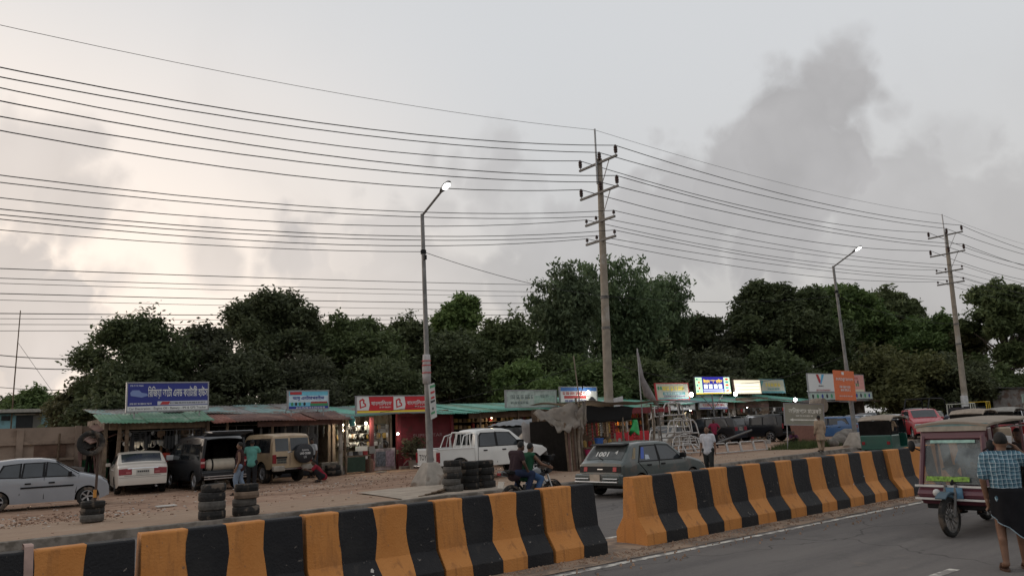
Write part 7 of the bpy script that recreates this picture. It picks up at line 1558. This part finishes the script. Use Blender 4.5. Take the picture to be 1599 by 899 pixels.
# shelf goods: brown shop, snack shop
for z in (1.25, 1.6, 1.95, 2.3):
    for i in range(22):
        if rnd.random() < .12: continue
        mi = rnd.choice((1, 3, 1, 7, 4)); kd = rnd.choice(('carton', 'can'))
        good(kd, mi, (22.5+i*.295, 34.95, z+.016), ('black', 'brown', 'grey', 'tan', 'red', 'white', 'blue', 'gold', 'orange')[mi]+(' carton' if kd == 'carton' else ' can')+' on the shelf at %.2g m behind the pickup' % z if False else ('black', 'brown', 'grey', 'tan', 'red', 'white', 'blue', 'gold', 'orange')[mi]+(' carton' if kd == 'carton' else ' can')+' on the %s shelf behind the pickup' % {1.25: 'lowest', 1.6: 'second', 1.95: 'third', 2.3: 'top'}[z], 'carton' if kd == 'carton' else 'can', 'goods on the brown shelves', 0, rnd.uniform(.8, 1.15))
for z in (1.35, 1.75, 2.15):
    for i in range(15):
        mi = rnd.choice((8, 7, 8, 4, 3)); kd = rnd.choice(('carton', 'can'))
        good(kd, mi, (29.8+i*.27, 31.55, z+.016), ('black', 'brown', 'grey', 'tan', 'red', 'white', 'blue', 'gold', 'orange')[mi]+(' carton' if kd == 'carton' else ' can')+' on the %s shelf of the snack shop' % {1.35: 'low', 1.75: 'middle', 2.15: 'high'}[z], 'carton' if kd == 'carton' else 'can', 'goods in the snack shop', 0, rnd.uniform(.8, 1.15))
# clutter on the shop floors
CN = ('black', 'brown', 'grey', 'tan', 'red', 'white', 'blue', 'gold', 'orange')
for (x0, x1, y, zs, n_, mis, where, grp) in ((6.6, 9.3, 34.2, (LOT+.08, LOT+.28), 16, (0, 1, 2, 4), 'stacked on the battery shop floor', 'cartons on the battery shop floor'), (10.0, 13.0, 34.6, (LOT+.08, LOT+.3), 14, (0, 1, 2), 'stacked in the rusty workshop', 'cartons in the rusty workshop'),
        (38, 44.5, 36.6, (LOT+.08, LOT+.34), 22, (1, 2, 3, 5, 4), 'piled before the signboard shops', 'cartons before the signboard shops'), (46, 57.5, 36.6, (LOT+.08, LOT+.34), 30, (1, 2, 3, 6, 4), 'piled before the far signboard shops', 'cartons before the far shops'), (23.0, 28.2, 33.75, (LOT+.02, LOT+.3), 20, (1, 3, 7, 4), 'piled before the brown shelves', 'cartons before the brown shelves')):
    for i in range(n_):
        kd = rnd.choice(('carton', 'carton', 'can')); mi = rnd.choice(mis)
        good(kd, mi, (x0+(x1-x0)*(i+.5)/n_, y+rnd.uniform(-.08, .08), zs[0] if kd == 'can' or i % 3 else zs[0]+.0), '%s %s %s' % (CN[mi], kd, where), kd, grp, rnd.uniform(-.3, .3), rnd.uniform(1.0, 1.9))
for x in (39.5, 43.5, 47.5, 51.5, 55.5):
    for i in range(9):
        kd, mi = rnd.choice((('coil', 0), ('muffler', 2), ('packet', 5), ('grille', 0), ('lamp', 2), ('packet', 4)))
        good(kd, mi, (x-1.2+i*.3, 36.55, 2.55), '%s %s hanging at the front of the signboard shops' % (CN[mi], {'coil': 'hose coil', 'muffler': 'muffler', 'packet': 'packet', 'grille': 'grille', 'lamp': 'car lamp'}[kd]), 'car part', 'parts hanging at the signboard shops', rnd.uniform(-.4, .4), rnd.uniform(.9, 1.4))
rail(sH, 37.8, 57.5, 36.55, 2.57)
# table, drums and small things before the lit shop
t = thing('work_table', 'cluttered low work table before the lit parts shop', 'table', (16.1, 33.2, LOT)); mk('table_top', MB().box((0, 0, .78), (1.3, .6, .05)), M_wood, t); mk('apron_cloth', MB().box((-.1, -.3, .42), (.9, .03, .66)), mat('dark_green_cloth', (.03, .05, .035), .9), t)
for sx in (-.6, .6):
    for sy in (-.26, .26): mk('leg', MB().box((sx, sy, .38), (.06, .06, .76)), M_wood, t)
for i, (x, c_) in enumerate(((15.8, 2), (16.05, 0), (16.3, 2), (16.55, 4))): good('carton', c_, (x, 33.15, LOT+.81), ('grey carton', 'black carton', 'second grey carton', 'red carton')[i]+' on the cluttered work table', 'carton', None, rnd.uniform(-.3, .3), .9) if False else tag(link('carton', (PR.get(('carton', c_)) or PR.setdefault(('carton', c_), (lambda me: (me.materials.append(GM[c_]), me)[1])(proto('carton')))), None, None, loc=(x, 33.15, LOT+.81)), ('leftmost grey carton', 'black carton', 'right grey carton', 'red carton')[i]+' on the cluttered work table', 'carton')
o = mk('white_drum', MB().lathe([(.02, 0), (.2, 0), (.21, .03), (.2, .3), (.21, .33), (.2, .6), (.02, .6)], 18), mat('drum_brown', (.17, .10, .075), .6, var=.3), None, smooth=True, loc=(16.85, 33.3, LOT)); tag(o, 'brown drum beside the work table', 'drum')
for i, (x, z, w_, h, lb) in enumerate(((16.75, 1.05, .62, .6, 'white poster with a pink circle at the parts shop'), (17.3, 1.15, .3, .35, 'small framed grey notice at the parts shop'), (17.75, .7, .5, .7, 'dark picture poster on the lower panel of the parts shop'), (18.25, .7, .45, .75, 'mauve poster on the lower panel of the parts shop'), (17.15, .45, .5, .4, 'red and white poster low on the parts shop'))):
    o = mk('poster', MB().box((0, 0, 0), (w_, .02, h)), (M_post, mat('poster_grey2', (.18, .18, .18), .6), mat('poster_dark', (.10, .11, .13), .7, var=.7, scale=9), mat('poster_mauve', (.25, .19, .23), .7, var=.4, scale=8), mat('poster_rw', (.36, .18, .17), .7, var=.5, scale=9))[i], None, loc=(x, 33.88-.02*i, z)); tag(o, lb, 'poster')
    if i == 0: mk('printed_circle', MB().add([(.13*math.cos(a), -.013, -.15+.11*math.sin(a)) for a in [2*math.pi*q/16 for q in range(16)]], [tuple(range(16))]), mat('circle_pink', (.40, .12, .10), .7), o)
def shrub(name, label, loc, r_, h, kind, seed, n=40, size=.1, pot=None):
    t = thing(name, label, 'plant', loc)
    rs_ = np.random.RandomState(seed); pts = rs_.normal(0, 1, (n, 3))*[r_*.5, r_*.5, h*.22]+[0, 0, h*.6+(.3 if pot else 0)]
    pts[:, 2] = np.maximum(pts[:, 2], .12)
    me = leafmesh('foliage', leaves(pts, size, 16, size*1.1, seed=seed)); me.materials.append(LEAF[kind]); link('foliage', me, None, t)
    st = MB()
    for q in pts[::4]: st.tube([(0, 0, .05), (q[0]*.4, q[1]*.4, q[2]*.5), tuple(q)], [.02, .014, .006], 5)
    mk('stems', st, M_bark, t)
    if pot: mk('pot', MB().lathe([(.02, 0), (.2, 0), (.28, .4), (.3, .42), (.26, .42), (.24, .36), (.02, .34)], 16), pot, t, smooth=True)
    return t
shrub('potted_plant', 'potted bushy plant standing before the maroon shutter', (19.15, 33.1, LOT), .5, 1.1, 'olive', 4, 46, .11, pot=mat('pot_grey', (.22, .20, .18), .8, var=.2))
o = mk('teal_lantern', MB().lathe([(.02, 0), (.13, 0), (.15, .1), (.15, .34), (.08, .4), (.02, .48)], 12), mat('teal_plastic', (.07, .24, .22), .4), None, smooth=True, loc=(15.75, 32.8, 2.3)); tag(o, 'teal plastic canister hanging from the roof edge', 'canister')

# ---------------------------------------------------------------- market stall with tarps
t = thing('market_stall', 'ramshackle snack stall of crooked poles and torn grey tarps', 'stall', (0, 0, 0))
M_pl = mat('weathered_pole', (.20, .165, .13), .9, var=.3, scale=6, bump=.3)
for (x, y, z, l_) in ((20.5, 22.55, 2.95, -.08), (20.75, 22.7, 2.3, .1), (23.0, 22.6, 2.6, .0), (25.0, 22.7, 2.65, -.12), (20.6, 25.2, 2.6, 0), (24.9, 25.0, 2.6, 0), (20.2, 23.9, 2.4, .03)): mk('pole', MB().tube([(x, y, .1), (x+l_*.4, y+.03, z*.4), (x-l_*.3, y, z*.7), (x+l_, y, z)], [.06, .055, .05, .04], 8), M_pl, t, smooth=True)
def cloth(name, corner, nx, ny, m, wob=.05, sag=.12, seed=1):
    rs_ = random.Random(seed); a, b, c_, d = [Vector(p) for p in corner]; mb = MB()
    for j in range(ny+1):
        for i in range(nx+1):
            u, v = i/nx, j/ny; p = (a*(1-u)+b*u)*(1-v)+(d*(1-u)+c_*u)*v
            p = p+Vector((wob*.4*math.sin(7*v+seed), wob*.6*math.sin(9*u+3*v+seed), -sag*math.sin(math.pi*u)*math.sin(math.pi*v)+wob*math.sin(11*u+5*v*seed)*.5+wob*.5*math.sin(17*u-8*v)))
            mb.v.append(tuple(p))
    mb.f = [(j*(nx+1)+i, j*(nx+1)+i+1, (j+1)*(nx+1)+i+1, (j+1)*(nx+1)+i) for j in range(ny) for i in range(nx)]
    o = mk(name, mb, m, t, smooth='full', fix=False); o.modifiers.new('s', 'SOLIDIFY').thickness = .012; return o
cloth('roof_tarp', [(20.2, 22.1, 2.78), (25.6, 22.3, 2.72), (25.4, 25.4, 2.75), (20.3, 25.4, 2.85)], 26, 12, M_tarp, .06, .10, 2)
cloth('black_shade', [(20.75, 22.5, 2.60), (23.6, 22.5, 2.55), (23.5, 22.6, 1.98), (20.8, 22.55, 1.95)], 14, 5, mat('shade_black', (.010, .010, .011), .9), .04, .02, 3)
cloth('side_tarp', [(19.3, 23.9, 2.42), (20.4, 22.3, 2.78), (20.3, 22.2, 1.85), (19.75, 22.7, 1.62)], 14, 8, M_tarp, .12, .16, 4)
cloth('torn_tarp', [(20.2, 22.4, 2.3), (20.5, 22.1, 2.85), (20.55, 22.15, 2.0), (20.35, 22.2, 1.55)], 10, 8, M_tarp, .12, .1, 6)
cloth('pale_flap', [(20.5, 26.2, 2.05), (21.4, 25.9, 2.1), (21.4, 25.8, .3), (20.6, 26.1, .3)], 8, 8, mat('pale_plastic', (.33, .30, .28), .5, var=.2, scale=3, bump=.4), .1, .05, 7)
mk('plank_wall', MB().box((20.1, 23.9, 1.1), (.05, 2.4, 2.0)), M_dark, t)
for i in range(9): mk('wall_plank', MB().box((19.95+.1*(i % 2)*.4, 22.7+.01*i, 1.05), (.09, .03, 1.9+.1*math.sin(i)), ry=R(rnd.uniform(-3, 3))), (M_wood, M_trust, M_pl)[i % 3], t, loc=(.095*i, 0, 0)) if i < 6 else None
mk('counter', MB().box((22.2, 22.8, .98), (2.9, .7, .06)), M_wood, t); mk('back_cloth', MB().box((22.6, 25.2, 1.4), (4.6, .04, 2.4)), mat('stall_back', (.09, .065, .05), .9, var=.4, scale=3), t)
for x in (20.9, 22.2, 23.5): mk('counter_leg', MB().cyl((x, 22.6, .1), (x, 22.6, .96), .035, n=7).cyl((x, 23.1, .1), (x, 23.1, .96), .035, n=7), M_pl, t)
mk('hanging_rail', MB().cyl((20.7, 22.75, 1.98), (23.7, 22.75, 1.98), .02, n=6).cyl((20.7, 23.4, 2.05), (23.7, 23.4, 2.05), .02, n=6), M_pl, t)
cn9 = ('black', 'brown', 'grey', 'tan', 'red', 'white', 'blue', 'gold', 'orange')
for r_ in range(2):
    for i in range(14):
        mi = rnd.choice((4, 1, 7, 3, 5, 4, 1, 2)); good('strip', mi, (20.9+i*.19+rnd.uniform(-.06, .06), 22.75+.65*r_, 1.96+.06*r_), '%s packet strip in the %s row of the stall' % (cn9[mi], ('front', 'rear')[r_]), 'packet strip', 'snack strips hanging in the stall', rnd.uniform(-.5, .5), rnd.uniform(.6, 1.15))
for i in range(9):
    mi = rnd.choice((4, 7, 3, 5)); good('can', mi, (21.0+i*.28, 22.8, 1.015), '%s jar on the stall counter' % cn9[mi], 'jar', 'jars on the stall counter', 0, 1.)
def tub(name, label, cat, loc, r0, r1, h, m):
    o = mk(name, MB().lathe([(.01, 0), (r0, 0), (r1, h), (r1*1.08, h), (r1*1.08, h*.95), (r1*.94, h*.93), (r0*.9, .03), (.01, .03)], 16), m, None, smooth=True, loc=loc); tag(o, label, cat); return o
tub('blue_basket', 'blue plastic basket hanging on the stall counter', 'basket', (21.3, 22.3, .98), .13, .19, .36, mat('blue_plastic', (.03, .10, .33), .45))
tub('teal_stool', 'teal plastic stool at the foot of the stall', 'stool', (21.6, 21.85, LOT), .2, .15, .45, mat('teal_plastic2', (.10, .36, .36), .45))
for i, (x, z, lb) in enumerate(((20.75, LOT, 'pink plastic basket on the ground at the stall'), (20.95, LOT+.4, 'magenta plastic basket on top of the pink one'), (21.25, LOT+.02, 'crimson plastic crate under the stall counter'), (22.3, LOT, 'red plastic tub under the stall counter'))):
    tub('plastic_basket', lb, 'basket', (x, 22.35+.1*i, z), .17, .24, .38, (mat('pink_plastic', (.46, .05, .12), .45), mat('magenta_plastic', (.36, .03, .10), .45), mat('crimson_plastic', (.38, .02, .04), .45), MATS.get('crimson_plastic') or mat('crimson_plastic', (.38, .02, .04), .45))[i])
t2 = thing('green_bag', 'green plastic bag hanging with red packets at the stall corner', 'bag', (23.5, 22.4, 1.45)); mk('bag', MB().rings([[((.12+.17*u)*math.cos(a)*(1+.22*math.sin(3*a+4*u))-.12*u+.05, (.05+.05*u)*math.sin(a)*(1+.4*math.sin(4*a)), .55*(1-u)+.12*u*math.sin(2*a)) for a in [2*math.pi*q/16 for q in range(16)]] for u in (.0, .2, .45, .7, .9, 1.0)]), mat('green_plastic', (.02, .30, .08), .4, var=.2), t2, smooth='full')
for i in range(3): good('strip', 4, (23.4+.13*i, 22.35, 1.45), 'red packet strip hanging below the green bag', 'packet strip', 'red strips below the green bag', .3*i, 1.0)
o = mk('pink_bicycle_wheel', MB().rings([[((.3+.02*math.cos(b))*math.cos(a), .02*math.sin(b), (.3+.02*math.cos(b))*math.sin(a)) for b in [2*math.pi*q/6 for q in range(6)]] for a in [2*math.pi*q/22 for q in range(22)]], close=True), mat('pink_hoop', (.45, .06, .12), .5), None, loc=(21.0, 22.05, LOT+.33)); tag(o, 'pink hoop leaning at the front of the stall', 'hoop')
t3 = thing('market_umbrella', 'folded grey cloth umbrella tied above the stall, pointing down', 'umbrella', (25.7, 24.0, 2.7)); mk('cloth', MB().rings([[(.05*math.cos(a), .05*math.sin(a), 2.3) for a in [2*math.pi*q/10 for q in range(10)]], [(.12*math.cos(a)*(1+.3*math.sin(4*a))+.15, .1*math.sin(a), 1.2) for a in [2*math.pi*q/10 for q in range(10)]], [(.3*math.cos(a)*(1+.3*math.sin(3*a))+.6, .12*math.sin(a), .35) for a in [2*math.pi*q/10 for q in range(10)]], [(.06*math.cos(a)+1.1, .04*math.sin(a), -.1) for a in [2*math.pi*q/10 for q in range(10)]]]), mat('umbrella_grey', (.22, .20, .20), .9, var=.2), t3, smooth='full'); mk('pole', MB().cyl((0, 0, -2.4), (0, 0, 2.5), .03, n=7), M_steel, t3)
tf = thing('crooked_flagpole', 'thin pole with a dark rag above the stall corner', 'pole', (20.5, 22.4, 2.6)); mk('stick', MB().cyl((0, 0, 0), (-.1, .1, 2.0), .025, n=6), M_pl, tf); mk('rag', MB().add([(.0, 0, .3), (.25, .1, .75), (.35, .05, .95), (.12, 0, .55)], [(0, 1, 2, 3)]), M_dark, tf)
# wrapped bundle left of the stall
o = mk('wrapped_bundle', MB().rings([[(x+.05*math.sin(z*9), y, z) for x, y in ((-.55, -.4), (.0, -.46), (.55, -.4), (.6, 0), (.5, .4), (-.5, .4))] for z in (0, .5, .9, 1.2)]+[[(x*.55, y*.5, 1.52) for x, y in ((-.5, -.4), (.0, -.45), (.5, -.4), (.5, 0), (.5, .4), (-.5, .4))]]), mat('bundle_cream', (.33, .28, .23), .85, var=.25, bump=.4), None, smooth=True, loc=(21.6, 27.0, LOT)); tag(o, 'tall bundle wrapped in cream sheeting behind the pickup bonnet', 'bundle')

# ---------------------------------------------------------------- yard clutter
o = mk('brown_board', MB().box((0, 0, .55), (1.9, .06, 1.1), rx=R(-14)), mat('hardboard', (.16, .075, .055), .8, var=.15), None, bevel=.01, loc=(45.8, 28.6, LOT), rot=(0, 0, R(-20))); tag(o, 'brown hardboard sheet leaning right of the black SUV', 'board')
o = mk('round_drum', MB().lathe([(.02, -.5), (.55, -.5), (.58, 0), (.55, .5), (.02, .5)], 22, Matrix.Rotation(R(90), 4, 'X')), mat('drum_tan', (.19, .15, .115), .8, var=.3), None, smooth=True, loc=(56.2, 33.6, 2.55)); tag(o, 'round tan drum mounted at the shop corner below the V sign', 'drum')
for i, (x, y, s_, lb) in enumerate(((41.3, 23.2, .85, 'large grey boulder-like sack at the foot of the far lamp'), (40.1, 23.0, .6, 'smaller grey sack left of the large one'), (42.6, 22.6, .7, 'grey sack right of the large one'), (38.9, 22.7, .4, 'low grey stone by the robed man'))):
    b_ = MB().ell((0, 0, s_*.42), (s_, s_*.7, s_*.55), 14, 9); b_.v = [(x_*(1+.12*math.sin(y_*5+i)), y_*(1+.1*math.sin(x_*6)), max(-.05, z_*(1+.1*math.sin(x_*7+i)))) for x_, y_, z_ in b_.v]
    o = mk('stone_sack', b_, mat('grey_rubble', (.15, .135, .12), .95, var=.35, scale=4, bump=.6), None, smooth=True, loc=(x, y, LOT)); tag(o, lb, 'sack')
def blades(n, x0, x1, y0, y1, hmax, seed, zf=lambda x, y: LOT):
    rs_ = np.random.RandomState(seed); cx = rs_.uniform(x0, x1, n); cy = rs_.uniform(y0, y1, n); v = []
    d = 1-((cx-(x0+x1)/2)/((x1-x0)/2))**2*.8
    for x, y, dd in zip(cx, cy, d):
        h = hmax*rs_.uniform(.4, 1)*max(.2, dd); a = rs_.uniform(0, 6.28); l_ = rs_.uniform(.1, .5)*h; w_ = .022
        z = zf(x, y); v += [(x-w_*math.cos(a), y-w_*math.sin(a), z-.02), (x+w_*math.cos(a), y+w_*math.sin(a), z-.02), (x+l_*math.sin(a), y-l_*math.cos(a), z+h), (x+l_*math.sin(a)-w_*.3, y-l_*math.cos(a), z+h*.98)]
    return np.array(v)
me = leafmesh('grass', blades(2600, 35.5, 40.2, 22.6, 24.6, .5, 3)); me.materials.append(leafmat('leaf_grass', (.045, .075, .02), (.10, .15, .04))); o = link('grass_patch', me, None); o['kind'] = 'stuff'; tag(o, 'green grass patch round the notice board legs', 'grass')
# litter and stones scattered over the earth
M_lit = [mat('litter_white', (.48, .46, .43), .9, var=.1), mat('litter_grey', (.22, .20, .18), .9), mat('litter_stone', (.27, .18, .128), .95, var=.35, scale=2), mat('litter_dark', (.185, .112, .076), .95, var=.35, scale=2)]
rl = random.Random(9); groups = [MB() for _ in range(4)]
for i in range(2200):
    x = rl.uniform(-2, 30) if i < 1800 else rl.uniform(28, 45); y = rl.uniform(kerb_y(x)+.4, 32 if x < 16 else 28)
    if rl.random() < .30: x, y = rl.gauss(2.0, 1.6), rl.gauss(22.8, .9)
    elif rl.random() < .4: x, y = rl.gauss(12, 4), rl.gauss(27, 2.4)
    if y < kerb_y(x)+.35: continue
    q = rl.choice((0, 1, 2, 2, 2, 3, 3)); s_ = rl.uniform(.008, .05)*rl.uniform(.5, 1) if q else rl.uniform(.015, .045)
    z = lotz(x, y)+.012; mb = groups[q]
    k_ = rl.randint(5, 7); ph = rl.uniform(0, 6); asp = rl.uniform(.5, 1.2)
    mb.rings([[(x+s_*math.cos(ph+6.283*j/k_), y+s_*asp*math.sin(ph+6.283*j/k_), z-.03) for j in range(k_)], [(x+s_*.8*math.cos(ph+6.283*j/k_), y+s_*.8*asp*math.sin(ph+6.283*j/k_), z+s_*(.5 if q > 1 else .15)) for j in range(k_)]])
for mb, m, nm in zip(groups, M_lit, ('paper_litter', 'grey_litter', 'loose_stones', 'dark_clods')):
    o = mk(nm, mb, m, None); o['kind'] = 'stuff'; tag(o, nm.replace('_', ' ')+' strewn over the dirt yard', 'litter')
for i, (x, y, w_, d_) in enumerate(((5.6, 23.5, .5, .35), (20.2, 31.8, .9, .25), (16.9, 32.2, .8, .3))):
    o = mk('flat_board', MB().box((0, 0, .03), (w_, d_, .025)), (M_lit[0], M_wood, M_lit[1])[i], None, loc=(x, y, LOT), rot=(0, 0, .4*i)); tag(o, ('white sheet lying on the earth before the sedan', 'plank lying before the maroon shutter', 'pale slab lying before the lit parts shop')[i], 'board')
t = thing('loose_plank_pile', 'few loose planks lying at the kerb left of the tall tyre stack', 'planks', (11.3, 18.6, LOT+.04))
for i in range(4): mk('plank', MB().box((.35*i*.5, .08*i, .03*i), (1.0, .09, .025), rz=R(18+9*i)), M_wood, t)
# grit and dust blown against the barrier feet
rg = random.Random(31); gr = MB()
for i in range(1500):
    x = rg.uniform(2, 21); y = 8.5-abs(rg.gauss(0, .16))-.02 if rg.random() < .8 else rg.uniform(7.3, 8.4); s_ = rg.uniform(.006, .026); k_ = 5; ph = rg.uniform(0, 6)
    gr.rings([[(x+s_*math.cos(ph+6.283*j/k_), y+s_*.8*math.sin(ph+6.283*j/k_), -.005) for j in range(k_)], [(x+s_*.6*math.cos(ph+6.283*j/k_), y+s_*.5*math.sin(ph+6.283*j/k_), .016+s_*.8) for j in range(k_)]])
o = mk('road_grit', gr, M_lit[2], None); o['kind'] = 'stuff'; tag(o, 'grit and pebbles gathered along the barrier feet', 'grit')
# chips on the barriers
cb = random.Random(3)
for x in np.arange(.5, 20, .43):
    if cb.random() < .55:
        o = mk('paint_scuffs', chips(x, cb.uniform(.1, .95), cb.randint(2, 6), cb.uniform(.006, .02)), M_chip if cb.random() < .5 else M_bcon, None); o['kind'] = 'stuff'; tag(o, 'small paint scuffs on the striped barriers', 'paint scuffs')
for x, z, n_, s_, lb in ((4.45, .22, 14, .05, 'white chipped patch low on the fourth barrier'), (8.0, .34, 22, .022, 'speckled chips on the last black stripe before the gap'), (10.7, .55, 16, .03, 'white chips on the black stripe right of the gap'), (9.8, .35, 8, .02, 'small chips on the first black stripe right of the gap')):
    o = mk('paint_chips', chips(x, z, n_, s_), M_chip, None); o['kind'] = 'stuff'; tag(o, lb, 'paint chips')

# ---------------------------------------------------------------- extra growth behind the trees
rs_ = np.random.RandomState(77); n_ = 900
fx = rs_.uniform(7, 150, n_); fy = np.where(fx < 80, rs_.uniform(57, 66, n_), rs_.uniform(45, 60, n_)); fz = rs_.uniform(.3, 1, n_)**1.2*np.interp(fx, [7, 14, 30, 60, 90, 150], [4.5, 6.5, 7.5, 9, 10, 9])
me = leafmesh('undergrowth', leaves(np.stack([fx, fy, fz], 1), .38, 26, .95, seed=5)); me.materials.append(LEAF['dark']); o = link('wood_undergrowth', me, None); o['kind'] = 'stuff'; tag(o, 'dark mass of undergrowth filling the wood behind the shops', 'undergrowth')
shrub('sapling', 'pale slender sapling right of the centre pole', (46.2, 40.5, 0), .7, 7.0, 'light', 8, 26, .22)

# things that look alike are told apart by their place in the row
from collections import defaultdict
dd = defaultdict(list)
for o in COL.objects:
    if o.parent is None and 'label' in o and o.get('kind') != 'stuff': dd[o['label']].append(o)
ORDN = ['leftmost', 'second', 'third', 'fourth', 'fifth', 'sixth', 'seventh', 'eighth', 'ninth', 'tenth', 'eleventh', 'twelfth', 'thirteenth', 'fourteenth']
for lb, os_ in dd.items():
    if len(os_) > 1:
        for i, o in enumerate(sorted(os_, key=lambda q: (q.location.x, -q.location.y))):
            o['label'] = lb+(', leftmost of its kind' if i == 0 else ', %s from the left' % ORDN[min(i, 13)])
